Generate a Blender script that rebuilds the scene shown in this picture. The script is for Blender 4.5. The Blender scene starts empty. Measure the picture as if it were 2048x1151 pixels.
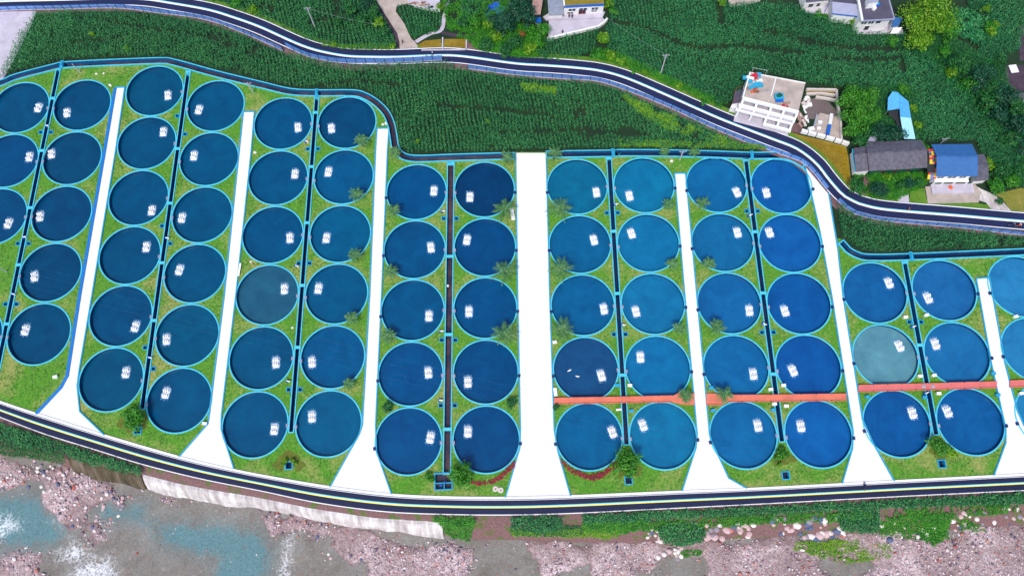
import bpy, bmesh, math, random
import numpy as np
from mathutils import Vector, Matrix
from mathutils.geometry import delaunay_2d_cdt

SC = bpy.context.scene
COL = SC.collection
R_ = math.radians

# ------------------------------------------------------------------ camera
F_PX, TILT, CAM_H, ROLL = 1520.93, 0.313569, 179.80, -0.048517
cam_d = bpy.data.cameras.new('camera')
cam_d.sensor_width = 36.0
cam_d.lens = F_PX * 36.0 / 2048.0
cam_d.clip_start = 1.0
cam_d.clip_end = 6000.0
cam = bpy.data.objects.new('camera', cam_d)
COL.objects.link(cam)
cam.matrix_world = Matrix.Translation((0, 0, CAM_H)) @ Matrix.Rotation(TILT, 4, 'X') @ Matrix.Rotation(ROLL, 4, 'Z')
SC.camera = cam

# ------------------------------------------------------------------ light
SUN_EL, SUN_AZ = 58.0, 200.0          # azimuth clockwise from +Y
w = bpy.data.worlds.new('World')
SC.world = w
w.use_nodes = True
nt = w.node_tree
nt.nodes.clear()
sky = nt.nodes.new('ShaderNodeTexSky')
sky.sky_type = 'NISHITA'
sky.sun_disc = False
sky.sun_elevation = R_(SUN_EL)
sky.sun_rotation = R_(SUN_AZ)
sky.air_density = 1.0
sky.dust_density = 2.0
bg = nt.nodes.new('ShaderNodeBackground')
bg.inputs[1].default_value = 0.135
out = nt.nodes.new('ShaderNodeOutputWorld')
nt.links.new(sky.outputs[0], bg.inputs[0])
nt.links.new(bg.outputs[0], out.inputs[0])
sun_d = bpy.data.lights.new('sun', 'SUN')
sun_d.energy = 1.9
sun_d.angle = R_(10)
sun_d.color = (1.0, 0.96, 0.9)
sun = bpy.data.objects.new('sun', sun_d)
COL.objects.link(sun)
sd = Vector((math.sin(R_(SUN_AZ)) * math.cos(R_(SUN_EL)), math.cos(R_(SUN_AZ)) * math.cos(R_(SUN_EL)), math.sin(R_(SUN_EL))))
sun.rotation_euler = sd.to_track_quat('Z', 'Y').to_euler()
sun.location = (0, 0, 300)
SC.view_settings.view_transform = 'Standard'
SC.view_settings.look = 'None'
SC.view_settings.gamma = 1.0
SC.view_settings.exposure = 0.55
SC.cycles.max_bounces = 5
SC.cycles.transparent_max_bounces = 8

# ------------------------------------------------------------------ plan helpers
_st, _ct = math.sin(TILT), math.cos(TILT)
_cr, _sr = math.cos(ROLL), math.sin(ROLL)


def W(px, py, z=0.0):
    """survey point of the aerial photograph -> place on the level z (metres)"""
    u, v = px - 1024.0, py - 575.5
    u, v = _cr * u + _sr * v, -_sr * u + _cr * v
    dx, up = u / F_PX, -v / F_PX
    dy, dz = _st + up * _ct, -_ct + up * _st
    k = (z - CAM_H) / dz
    return Vector((dx * k, dy * k, z))


def WW(pts, z=0.0):
    return [W(a, b, z) for a, b in pts]


def rise(base, top):
    """height of a wall whose foot is seen at base and whose top at top"""
    y0 = W(*base).y
    lo, hi = 0.0, 30.0
    for _ in range(40):
        m = (lo + hi) / 2
        if W(top[0], top[1], m).y > y0: lo = m
        else: hi = m
    return lo


def smooth(pts, n=6):
    P = [Vector(p) for p in pts]
    if len(P) < 3:
        return P
    o = []
    for i in range(len(P) - 1):
        a, b, c, d = P[max(i - 1, 0)], P[i], P[i + 1], P[min(i + 2, len(P) - 1)]
        for k in range(n):
            t = k / n
            o.append(0.5 * ((2 * b) + (c - a) * t + (2 * a - 5 * b + 4 * c - d) * t * t + (3 * b - a - 3 * c + d) * t ** 3))
    o.append(P[-1])
    return o


def resample(P, n=None, step=None):
    P = [Vector(p) for p in P]
    L = [0]
    for a, b in zip(P, P[1:]): L.append(L[-1] + (b - a).length)
    if n is None: n = max(2, int(round(L[-1] / step)) + 1)
    o, j = [], 0
    for i in range(n):
        s = L[-1] * i / (n - 1)
        while j < len(P) - 2 and L[j + 1] < s: j += 1
        d = L[j + 1] - L[j]
        o.append(P[j].lerp(P[j + 1], (s - L[j]) / d if d > 1e-9 else 0))
    return o


def normals(P, closed=False):
    N = []
    for i in range(len(P)):
        a = P[i - 1] if (i or closed) else P[0]
        b = P[(i + 1) % len(P)] if (i < len(P) - 1 or closed) else P[-1]
        d = (b - a)
        N.append(Vector((-d.y, d.x, 0)).normalized())
    return N


def offset(P, d, closed=False):
    return [p + n * d for p, n in zip(P, normals(P, closed))]


def inside(poly, X, Y):
    r = np.zeros(X.shape, bool)
    n = len(poly)
    for i in range(n):
        x0, y0 = poly[i][0], poly[i][1]
        x1, y1 = poly[(i + 1) % n][0], poly[(i + 1) % n][1]
        if y0 == y1: continue
        c = ((y0 > Y) != (y1 > Y)) & (X < (x1 - x0) * (Y - y0) / (y1 - y0) + x0)
        r ^= c
    return r


def seg_dist(line, X, Y, closed=False):
    d = np.full(X.shape, 1e9)
    n = len(line)
    for i in range(n if closed else n - 1):
        ax, ay = line[i][0], line[i][1]
        bx, by = line[(i + 1) % n][0], line[(i + 1) % n][1]
        vx, vy = bx - ax, by - ay
        L = vx * vx + vy * vy + 1e-12
        t = np.clip(((X - ax) * vx + (Y - ay) * vy) / L, 0, 1)
        d = np.minimum(d, np.hypot(X - ax - t * vx, Y - ay - t * vy))
    return d


def sdist(poly, X, Y):
    d = seg_dist(poly, X, Y, True)
    return np.where(inside(poly, X, Y), -d, d)


_rs = np.random.RandomState(5)
_NT = _rs.rand(256, 256)


def vnoise(X, Y, s):
    x, y = X / s + 57.3, Y / s + 91.7
    xi, yi = np.floor(x).astype(int), np.floor(y).astype(int)
    fx, fy = x - xi, y - yi
    fx, fy = fx * fx * (3 - 2 * fx), fy * fy * (3 - 2 * fy)
    g = lambda a, b: _NT[a % 256, b % 256]
    return (g(xi, yi) * (1 - fx) + g(xi + 1, yi) * fx) * (1 - fy) + (g(xi, yi + 1) * (1 - fx) + g(xi + 1, yi + 1) * fx) * fy


# ------------------------------------------------------------------ object helpers
def tag(o, label=None, cat=None, group=None, kind=None):
    if label: o['label'] = label
    if cat: o['category'] = cat
    if group: o['group'] = group
    if kind: o['kind'] = kind
    return o


def empty(name, loc, rz=0.0, label=None, cat=None, group=None, kind=None):
    o = bpy.data.objects.new(name, None)
    COL.objects.link(o)
    o.empty_display_size = 0.3
    o.location = loc
    o.rotation_euler = (0, 0, rz)
    return tag(o, label, cat, group, kind)


class MB:
    def __init__(s):
        s.v, s.f, s.m = [], [], []

    def face(s, vs, mi=0):
        b = len(s.v)
        s.v += [tuple(p) for p in vs]
        s.f.append(tuple(range(b, b + len(vs))))
        s.m.append(mi)

    def prism(s, poly, z0, z1, mi=0, bottom=False):
        n = len(poly)
        a = 0
        for i in range(n):
            p, q = poly[i], poly[(i + 1) % n]
            a += p[0] * q[1] - q[0] * p[1]
        if a < 0: poly = list(poly)[::-1]
        b = len(s.v)
        s.v += [(p[0], p[1], z0) for p in poly] + [(p[0], p[1], z1) for p in poly]
        for i in range(n):
            j = (i + 1) % n
            s.f.append((b + i, b + j, b + n + j, b + n + i)); s.m.append(mi)
        s.f.append(tuple(b + n + i for i in range(n))); s.m.append(mi)
        if bottom: s.f.append(tuple(b + i for i in range(n))[::-1]); s.m.append(mi)
        return s

    def box(s, c, size, rz=0.0, mi=0, rx=0.0):
        hx, hy, hz = size[0] / 2, size[1] / 2, size[2] / 2
        M = Matrix.Rotation(rz, 3, 'Z') @ Matrix.Rotation(rx, 3, 'X')
        b = len(s.v)
        for x, y, z in ((-1, -1, -1), (1, -1, -1), (1, 1, -1), (-1, 1, -1), (-1, -1, 1), (1, -1, 1), (1, 1, 1), (-1, 1, 1)):
            s.v.append(tuple(Vector(c) + M @ Vector((x * hx, y * hy, z * hz))))
        for f in ((0, 3, 2, 1), (4, 5, 6, 7), (0, 1, 5, 4), (1, 2, 6, 5), (2, 3, 7, 6), (3, 0, 4, 7)):
            s.f.append(tuple(b + i for i in f)); s.m.append(mi)
        return s

    def beam(s, a, c, w, h, mi=0):
        """box from a to c, w wide, h high, tops along the line"""
        a, c = Vector(a), Vector(c)
        d = (c - a); L = d.length
        q = d.to_track_quat('X', 'Z')
        b = len(s.v)
        for x, y, z in ((0, -1, -1), (1, -1, -1), (1, 1, -1), (0, 1, -1), (0, -1, 1), (1, -1, 1), (1, 1, 1), (0, 1, 1)):
            s.v.append(tuple(a + q @ Vector((x * L, y * w / 2, z * h / 2))))
        for f in ((0, 3, 2, 1), (4, 5, 6, 7), (0, 1, 5, 4), (1, 2, 6, 5), (2, 3, 7, 6), (3, 0, 4, 7)):
            s.f.append(tuple(b + i for i in f)); s.m.append(mi)
        return s

    def tube(s, pts, rad, n=8, mi=0, cap=True):
        P = [Vector(p) for p in pts]
        rings = []
        for i, p in enumerate(P):
            d = (P[min(i + 1, len(P) - 1)] - P[max(i - 1, 0)]).normalized()
            q = d.to_track_quat('Z', 'Y')
            r = rad[i] if isinstance(rad, (list, tuple)) else rad
            b = len(s.v); rings.append(b)
            for k in range(n):
                a = 2 * math.pi * k / n
                s.v.append(tuple(p + q @ Vector((r * math.cos(a), r * math.sin(a), 0))))
        for a, b in zip(rings, rings[1:]):
            for k in range(n):
                j = (k + 1) % n
                s.f.append((a + k, a + j, b + j, b + k)); s.m.append(mi)
        if cap:
            s.f.append(tuple(rings[0] + k for k in range(n))[::-1]); s.m.append(mi)
            s.f.append(tuple(rings[-1] + k for k in range(n))); s.m.append(mi)
        return s

    def sweep(s, P, prof, closed=False, mi=0):
        """ribbon: profile of (offset to the left, z) along P"""
        N = normals(P, closed)
        b = len(s.v); k = len(prof)
        for p, n in zip(P, N):
            for o, z in prof:
                s.v.append((p.x + n.x * o, p.y + n.y * o, z))
        m = len(P)
        for i in range(m if closed else m - 1):
            j = (i + 1) % m
            for t in range(k - 1):
                s.f.append((b + i * k + t, b + i * k + t + 1, b + j * k + t + 1, b + j * k + t)); s.m.append(mi)
        return s

    def lathe(s, prof, n=48, c=(0, 0), mi=0, closed=False):
        b = len(s.v); k = len(prof)
        for i in range(n):
            a = 2 * math.pi * i / n
            for r, z in prof:
                s.v.append((c[0] + r * math.cos(a), c[1] + r * math.sin(a), z))
        for i in range(n):
            j = (i + 1) % n
            for t in range(k if closed else k - 1):
                u = (t + 1) % k
                s.f.append((b + i * k + t, b + j * k + t, b + j * k + u, b + i * k + u)); s.m.append(mi)
        return s

    def disc(s, r, z, n=48, c=(0, 0), mi=0):
        s.face([(c[0] + r * math.cos(2 * math.pi * i / n), c[1] + r * math.sin(2 * math.pi * i / n), z) for i in range(n)], mi)
        return s

    def build(s, name, mat, parent=None, smooth_=False, local=False, bevel=0):
        me = bpy.data.meshes.new(name)
        V = s.v
        if parent is not None and not local:
            o0 = Vector((0, 0, 0)); p = parent; chain = []
            while p is not None: chain.append(p); p = p.parent
            M = Matrix()
            for q in reversed(chain):
                M = M @ Matrix.LocRotScale(q.location, q.rotation_euler.to_quaternion(), q.scale)
            Mi = M.inverted()
            V = [tuple(Mi @ Vector(v)) for v in V]
        me.from_pydata(V, [], s.f)
        mats = mat if isinstance(mat, (list, tuple)) else [mat]
        for m in mats: me.materials.append(m)
        if len(mats) > 1: me.polygons.foreach_set('material_index', s.m)
        if smooth_: me.polygons.foreach_set('use_smooth', [True] * len(me.polygons))
        me.update()
        o = bpy.data.objects.new(name, me)
        COL.objects.link(o)
        if parent is not None: o.parent = parent
        if bevel:
            md = o.modifiers.new('bevel', 'BEVEL'); md.width = bevel; md.segments = 2; md.limit_method = 'ANGLE'
        return o


def npmesh(name, V, faces4=None, faces3=None, mat=None, parent=None):
    """fast mesh from numpy arrays of vertices, quads and triangles"""
    me = bpy.data.meshes.new(name)
    V = np.asarray(V, np.float32)
    n4 = 0 if faces4 is None else len(faces4)
    n3 = 0 if faces3 is None else len(faces3)
    me.vertices.add(len(V)); me.vertices.foreach_set('co', V.ravel())
    idx = []
    if n4: idx.append(np.asarray(faces4, np.int32).ravel())
    if n3: idx.append(np.asarray(faces3, np.int32).ravel())
    idx = np.concatenate(idx)
    me.loops.add(len(idx)); me.loops.foreach_set('vertex_index', idx)
    st = np.concatenate([np.arange(n4) * 4, n4 * 4 + np.arange(n3) * 3]).astype(np.int32)
    me.polygons.add(n4 + n3)
    me.polygons.foreach_set('loop_start', st)
    me.update(calc_edges=True)
    me.validate()
    if mat is not None: me.materials.append(mat)
    o = bpy.data.objects.new(name, me)
    COL.objects.link(o)
    if parent is not None: o.parent = parent
    return o


def kids(o):
    return [c for c in bpy.data.objects if c.parent == o]


KID = {}


def copy_tree(o, parent=None, top=True):
    c = o.copy()
    COL.objects.link(c)
    if parent is not None: c.parent = parent
    if o.name not in KID: KID[o.name] = kids(o)
    for ch in KID[o.name]: copy_tree(ch, c, False)
    return c


# ------------------------------------------------------------------ materials
def srgb(r, g, b, k=1.0):
    f = lambda c: (c / 255 / 12.92 if c / 255 <= 0.04045 else ((c / 255 + 0.055) / 1.055) ** 2.4) * k
    return (f(r), f(g), f(b))


def new_mat(name):
    m = bpy.data.materials.new(name)
    m.use_nodes = True
    t = m.node_tree
    return m, t, t.nodes['Principled BSDF']


def noise_node(t, scale, detail=4, rough=0.6, vec=None, typ='noise', dist=0.0):
    if typ == 'noise':
        n = t.nodes.new('ShaderNodeTexNoise')
        n.inputs['Detail'].default_value = detail
        n.inputs['Roughness'].default_value = rough
        n.inputs['Distortion'].default_value = dist
    else:
        n = t.nodes.new('ShaderNodeTexVoronoi')
    n.inputs['Scale'].default_value = scale
    if vec is not None: t.links.new(vec, n.inputs['Vector'])
    return n


def ramp_node(t, stops, fac):
    r = t.nodes.new('ShaderNodeValToRGB')
    e = r.color_ramp.elements
    while len(e) < len(stops): e.new(0.5)
    for x, (p, c) in zip(e, stops):
        x.position = p
        x.color = (*c, 1) if len(c) == 3 else c
    t.links.new(fac, r.inputs[0])
    return r


def mix_node(t, fac, a, b, mode='MIX'):
    m = t.nodes.new('ShaderNodeMix')
    m.data_type = 'RGBA'
    m.blend_type = mode
    for sock, v in ((m.inputs[0], fac), (m.inputs[6], a), (m.inputs[7], b)):
        if hasattr(v, 'links'): t.links.new(v, sock)
        elif isinstance(v, (tuple, list)): sock.default_value = (*v, 1)
        else: sock.default_value = v
    return m.outputs[2]


def math_node(t, op, a, b=0.0):
    m = t.nodes.new('ShaderNodeMath')
    m.operation = op
    for sock, v in ((m.inputs[0], a), (m.inputs[1], b)):
        if hasattr(v, 'links'): t.links.new(v, sock)
        else: sock.default_value = v
    return m.outputs[0]


def pos(t):
    return t.nodes.new('ShaderNodeNewGeometry').outputs['Position']


def bump(t, bs, h, strength=0.3, dist=0.1):
    b = t.nodes.new('ShaderNodeBump')
    b.inputs['Strength'].default_value = strength
    b.inputs['Distance'].default_value = dist
    t.links.new(h, b.inputs['Height'])
    t.links.new(b.outputs[0], bs.inputs['Normal'])


def M_paint(name, c, rough=0.5, vary=0.25, scale=1.5, metal=0.0, fine=12.0, bmp=0.0):
    """painted / cast surface with soft wear: base colour c mottled by +-vary"""
    m, t, bs = new_mat(name)
    p = pos(t)
    a = noise_node(t, scale, 5, 0.65, p)
    b = noise_node(t, fine, 3, 0.6, p)
    f = math_node(t, 'ADD', math_node(t, 'MULTIPLY', a.outputs[0], 0.65), math_node(t, 'MULTIPLY', b.outputs[0], 0.35))
    lo = tuple(x * (1 - vary) for x in c); hi = tuple(min(1, x * (1 + vary)) for x in c)
    r = ramp_node(t, [(0.3, lo), (0.5, c), (0.7, hi)], f)
    t.links.new(r.outputs[0], bs.inputs['Base Color'])
    bs.inputs['Roughness'].default_value = rough
    bs.inputs['Metallic'].default_value = metal
    if bmp: bump(t, bs, b.outputs[0], bmp, 0.05)
    return m


def M_leaf(name, dark, mid, light, big=0.12, trans=0.25, isl=0.55):
    m, t, bs = new_mat(name)
    g = t.nodes.new('ShaderNodeNewGeometry')
    a = noise_node(t, big, 4, 0.6, g.outputs['Position'])
    f = math_node(t, 'ADD', math_node(t, 'MULTIPLY', g.outputs['Random Per Island'], isl), math_node(t, 'MULTIPLY', a.outputs[0], 1 - isl))
    r = ramp_node(t, [(0.15, dark), (0.5, mid), (0.85, light)], f)
    t.links.new(r.outputs[0], bs.inputs['Base Color'])
    bs.inputs['Roughness'].default_value = 0.55
    tr = t.nodes.new('ShaderNodeBsdfTranslucent')
    t.links.new(r.outputs[0], tr.inputs[0])
    mx = t.nodes.new('ShaderNodeMixShader')
    mx.inputs[0].default_value = trans
    t.links.new(bs.outputs[0], mx.inputs[1]); t.links.new(tr.outputs[0], mx.inputs[2])
    t.links.new(mx.outputs[0], t.nodes['Material Output'].inputs[0])
    return m


def M_ground(name, stops, scale=0.3, fine=4.0, rough=0.95, wts=(0.55, 0.45), bmp=0.4):
    m, t, bs = new_mat(name)
    p = pos(t)
    a = noise_node(t, scale, 6, 0.62, p)
    b = noise_node(t, fine, 4, 0.7, p)
    f = math_node(t, 'ADD', math_node(t, 'MULTIPLY', a.outputs[0], wts[0]), math_node(t, 'MULTIPLY', b.outputs[0], wts[1]))
    r = ramp_node(t, stops, f)
    t.links.new(r.outputs[0], bs.inputs['Base Color'])
    bs.inputs['Roughness'].default_value = rough
    if bmp: bump(t, bs, b.outputs[0], bmp, 0.15)
    return m


CYAN = srgb(84, 214, 240, 0.72)
M = {}
M['rim'] = M_paint('cyan_paint', CYAN, 0.5, 0.22, 0.7, fine=6)
M['kerb'] = M_paint('kerb_cyan_paint', srgb(40, 176, 222, 0.7), 0.5, 0.18, 0.8)
M['kerb_blue'] = M_paint('kerb_blue_paint', srgb(10, 128, 215, 0.7), 0.5, 0.18, 0.8)
M['tankwall'] = M_paint('tank_wall_paint', srgb(10, 75, 130, 0.6), 0.5, 0.3, 0.7)
M['chanwall'] = M_paint('channel_wall_paint', srgb(25, 120, 190, 0.5), 0.5, 0.3, 0.7)
M['white'] = M_paint('white_paint', (0.78, 0.78, 0.78), 0.5, 0.06, 1.0)
M['plaster'] = M_paint('white_plaster', (0.72, 0.71, 0.7), 0.7, 0.14, 0.6)
M['path'] = M_paint('pale_concrete', (0.755, 0.74, 0.745), 0.8, 0.07, 0.22, fine=2.0)
M['concrete'] = M_paint('grey_concrete', srgb(204, 196, 210, 0.8), 0.85, 0.25, 0.35, bmp=0.2)
M['tanconc'] = M_paint('tan_concrete', srgb(190, 174, 164, 0.8), 0.85, 0.34, 0.4, bmp=0.2)
M['asphalt'] = M_paint('asphalt', srgb(5, 20, 66, 0.8), 0.75, 0.28, 0.12, fine=3.0)
M['asphalt2'] = M_paint('worn_asphalt', srgb(14, 28, 76, 0.85), 0.75, 0.35, 0.18, fine=3.0)
M['linew'] = M_paint('white_line_paint', (0.8, 0.8, 0.8), 0.6, 0.06, 0.5)
M['liney'] = M_paint('yellow_line_paint', srgb(255, 240, 120, 0.88), 0.6, 0.08, 0.5)
M['linec'] = M_paint('cyan_line_paint', srgb(110, 225, 240, 0.8), 0.6, 0.1, 0.5)
M['coral'] = M_paint('coral_paint', srgb(244, 132, 104, 0.70), 0.65, 0.25, 0.35, fine=5)
M['pink'] = M_paint('pink_paint', srgb(240, 126, 124, 0.70), 0.6, 0.15, 0.5, fine=5)
M['orange'] = M_paint('orange_plastic', srgb(255, 110, 60, 0.7), 0.45, 0.1)
M['bluepl'] = M_paint('blue_plastic', srgb(20, 110, 215, 0.7), 0.4, 0.1)
M['darkpl'] = M_paint('dark_blue_plastic', srgb(12, 50, 110, 0.7), 0.4, 0.1)
M['steel'] = M_paint('galvanised_steel', (0.5, 0.52, 0.56), 0.4, 0.15, metal=0.5)
M['wood'] = M_paint('brown_wood', srgb(150, 95, 70, 0.7), 0.8, 0.3, 3.0)
M['dark'] = M_paint('dark_void', (0.02, 0.022, 0.028), 0.9, 0.3)
M['glass'] = M_paint('window_glass', (0.03, 0.045, 0.07), 0.12, 0.3)
M['red'] = M_paint('red_cloth', srgb(215, 35, 60, 0.7), 0.7, 0.2)
M['fencepost'] = M_paint('dark_blue_steel', srgb(25, 45, 110, 0.6), 0.5, 0.2)
M['greenpaint'] = M_paint('green_paint', srgb(0, 95, 70, 0.7), 0.7, 0.3)
M['stone'] = M_paint('pale_stone', srgb(235, 222, 214, 0.7), 0.85, 0.15, 2.0, bmp=0.3)
M['earth'] = M_ground('brown_earth', [(0.3, srgb(88, 62, 62, 0.7)), (0.5, srgb(128, 96, 96, 0.7)), (0.7, srgb(170, 140, 138, 0.7))], 0.4, 5)
M['darkearth'] = M_ground('dark_soil', [(0.3, srgb(50, 40, 52, 0.7)), (0.5, srgb(78, 62, 78, 0.7)), (0.7, srgb(105, 90, 104, 0.7))], 0.4, 5)

# lawn: green with straw patches and fine mottling
m, t, bs = new_mat('lawn_grass'); p = pos(t)
a = noise_node(t, 0.10, 5, 0.6, p, dist=0.4); b = noise_node(t, 1.6, 4, 0.7, p); c_ = noise_node(t, 7.0, 2, 0.6, p)
gr = ramp_node(t, [(0.28, srgb(50, 116, 20, 0.66)), (0.45, srgb(80, 149, 30, 0.68)), (0.58, srgb(110, 172, 48, 0.7)), (0.75, srgb(172, 198, 100, 0.72))],
               math_node(t, 'ADD', math_node(t, 'MULTIPLY', b.outputs[0], 0.55), math_node(t, 'MULTIPLY', c_.outputs[0], 0.45)))
st = ramp_node(t, [(0.30, srgb(126, 130, 50, 0.7)), (0.5, srgb(188, 176, 104, 0.7)), (0.70, srgb(214, 200, 150, 0.7))],
               math_node(t, 'ADD', math_node(t, 'MULTIPLY', b.outputs[0], 0.5), math_node(t, 'MULTIPLY', c_.outputs[0], 0.5)))
mk = ramp_node(t, [(0.48, (0, 0, 0)), (0.64, (0.75, 0.75, 0.75))], math_node(t, 'ADD', math_node(t, 'MULTIPLY', a.outputs[0], 0.72), math_node(t, 'MULTIPLY', b.outputs[0], 0.28)))
t.links.new(mix_node(t, mk.outputs[0], gr.outputs[0], st.outputs[0]), bs.inputs['Base Color'])
bs.inputs['Roughness'].default_value = 0.95
bump(t, bs, c_.outputs[0], 0.6, 0.12)
M['lawn'] = m

M['soilgreen'] = M_ground('field_ground', [(0.3, srgb(10, 40, 26, 0.6)), (0.5, srgb(22, 60, 30, 0.6)), (0.64, srgb(48, 78, 32, 0.6)), (0.8, srgb(86, 80, 52, 0.6))], 0.22, 3)
M['verge'] = M_ground('verge_grass', [(0.3, srgb(66, 108, 20, 0.7)), (0.5, srgb(96, 146, 30, 0.7)), (0.7, srgb(150, 160, 70, 0.7))], 0.4, 4)

# pond water: its own tone per pond from the object colour
m, t, bs = new_mat('pond_water'); p = pos(t)
oi = t.nodes.new('ShaderNodeObjectInfo')
a = noise_node(t, 0.22, 4, 0.6, p, dist=0.6); b = noise_node(t, 2.6, 3, 0.55, p)
v = ramp_node(t, [(0.3, (0.76, 0.80, 0.86)), (0.7, (1.2, 1.16, 1.12))], a.outputs[0])
mp = t.nodes.new('ShaderNodeMapping'); mp.inputs['Scale'].default_value = (1.0, 2.2, 1.0); mp.inputs['Rotation'].default_value = (0, 0, R_(25))
t.links.new(p, mp.inputs[0])
rp = noise_node(t, 1.1, 3, 0.6, mp.outputs[0], dist=0.5)
v2_ = ramp_node(t, [(0.3, (0.92, 0.93, 0.94)), (0.7, (1.07, 1.06, 1.05))], noise_node(t, 2.2, 4, 0.7, mp.outputs[0], dist=0.8).outputs[0])  # ripple reflections painted into the water colour as fine streaks
t.links.new(mix_node(t, 1.0, mix_node(t, 1.0, oi.outputs['Color'], v.outputs[0], 'MULTIPLY'), v2_.outputs[0], 'MULTIPLY'), bs.inputs['Base Color'])
bs.inputs['Roughness'].default_value = 0.16
bs.inputs['IOR'].default_value = 1.33
bump(t, bs, rp.outputs[0], 0.30, 0.12)
M['pond'] = m

m, t, bs = new_mat('channel_water'); p = pos(t)
a = noise_node(t, 0.15, 4, 0.6, p)
r = ramp_node(t, [(0.35, srgb(6, 42, 86, 0.7)), (0.55, srgb(20, 45, 84, 0.7)), (0.7, srgb(58, 46, 74, 0.7))], a.outputs[0])
t.links.new(r.outputs[0], bs.inputs['Base Color']); bs.inputs['Roughness'].default_value = 0.15
bump(t, bs, noise_node(t, 2, 3, 0.6, p).outputs[0], 0.2, 0.05)
M['chanwater'] = m
m, t, bs = new_mat('silty_channel_water'); p = pos(t)
a = noise_node(t, 0.3, 4, 0.6, p)
r = ramp_node(t, [(0.3, srgb(14, 40, 80, 0.7)), (0.5, srgb(72, 56, 70, 0.7)), (0.7, srgb(108, 78, 82, 0.7))], a.outputs[0])
t.links.new(r.outputs[0], bs.inputs['Base Color']); bs.inputs['Roughness'].default_value = 0.3
M['siltwater'] = m
M['ochre'] = M_ground('ochre_pond_water', [(0.3, srgb(120, 96, 10, 0.7)), (0.5, srgb(156, 128, 24, 0.7)), (0.7, srgb(184, 156, 60, 0.7))], 0.25, 2, 0.25, bmp=0.05)
M['mudwater'] = M_ground('mud_water', [(0.3, srgb(110, 96, 96, 0.7)), (0.7, srgb(142, 126, 122, 0.7))], 0.25, 2, 0.2, bmp=0.05)

# foam and splash
M['foam'] = M_paint('water_foam', (0.85, 0.86, 0.88), 0.9, 0.06)
m, t, bs = new_mat('light_foam')
bs.inputs['Base Color'].default_value = (*srgb(150, 205, 250, 0.8), 1); bs.inputs['Roughness'].default_value = 0.8
tr = t.nodes.new('ShaderNodeBsdfTransparent'); mx = t.nodes.new('ShaderNodeMixShader')
nz = noise_node(t, 2.4, 3, 0.7, pos(t))
rr = ramp_node(t, [(0.42, (0, 0, 0)), (0.66, (0.8, 0.8, 0.8))], nz.outputs[0])
t.links.new(rr.outputs[0], mx.inputs[0]); t.links.new(tr.outputs[0], mx.inputs[1]); t.links.new(bs.outputs[0], mx.inputs[2])
t.links.new(mx.outputs[0], t.nodes['Material Output'].inputs[0])
M['foamthin'] = m

# fence mesh, half open
m, t, bs = new_mat('fence_mesh')
bs.inputs['Base Color'].default_value = (*srgb(120, 170, 250, 0.8), 1); bs.inputs['Roughness'].default_value = 0.5
tr = t.nodes.new('ShaderNodeBsdfTransparent'); mx = t.nodes.new('ShaderNodeMixShader'); mx.inputs[0].default_value = 0.72
t.links.new(tr.outputs[0], mx.inputs[1]); t.links.new(bs.outputs[0], mx.inputs[2])
t.links.new(mx.outputs[0], t.nodes['Material Output'].inputs[0])
M['mesh'] = m

# roofs
def M_roof(name, c, c2, scale, rz=0.0):
    m, t, bs = new_mat(name); p = pos(t)
    mp = t.nodes.new('ShaderNodeMapping'); mp.inputs['Rotation'].default_value = (0, 0, rz)
    t.links.new(p, mp.inputs[0])
    wv = t.nodes.new('ShaderNodeTexWave'); wv.inputs['Scale'].default_value = scale; wv.inputs['Distortion'].default_value = 0.5
    t.links.new(mp.outputs[0], wv.inputs['Vector'])
    nz = noise_node(t, 1.2, 5, 0.7, p)
    f = math_node(t, 'ADD', math_node(t, 'MULTIPLY', wv.outputs['Fac'], 0.3), math_node(t, 'MULTIPLY', nz.outputs[0], 0.7))
    r = ramp_node(t, [(0.3, c), (0.7, c2)], f)
    t.links.new(r.outputs[0], bs.inputs['Base Color']); bs.inputs['Roughness'].default_value = 0.6
    bump(t, bs, wv.outputs['Fac'], 0.5, 0.08)
    return m


M['rooftile'] = M_roof('dark_roof_tiles', srgb(60, 58, 74, 0.75), srgb(128, 124, 138, 0.78), 2.2)
M['roofblue'] = M_roof('blue_metal_roof', srgb(38, 96, 160, 0.78), srgb(56, 120, 188, 0.78), 1.3)
M['roofcyan'] = M_roof('bright_blue_metal_roof', srgb(70, 176, 248, 0.75), srgb(110, 205, 255, 0.75), 1.5, R_(80))
M['roofpale'] = M_roof('pale_blue_metal_roof', srgb(160, 230, 255, 0.85), srgb(190, 244, 255, 0.85), 1.5, R_(80))
M['roofgrey'] = M_roof('grey_metal_roof', srgb(120, 128, 142, 0.7), srgb(176, 184, 204, 0.75), 1.6)
M['rooflight'] = M_roof('light_grey_roof', srgb(158, 160, 190, 0.75), srgb(186, 188, 214, 0.75), 1.2)
M['flatroof'] = M_paint('dark_flat_roof', srgb(92, 88, 108, 0.7), 0.85, 0.35, 0.4)
M['oliveroof'] = M_paint('olive_flat_roof', srgb(150, 132, 40, 0.7), 0.85, 0.4, 0.35)
M['rustroof'] = M_paint('rusty_roof', srgb(186, 150, 140, 0.7), 0.85, 0.4, 0.9)
M['tarp'] = M_paint('blue_tarpaulin', srgb(30, 100, 225, 0.7), 0.5, 0.2, 1.0)
M['teal'] = M_paint('teal_plastic', srgb(50, 180, 220, 0.7), 0.5, 0.25, 1.0)

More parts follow.
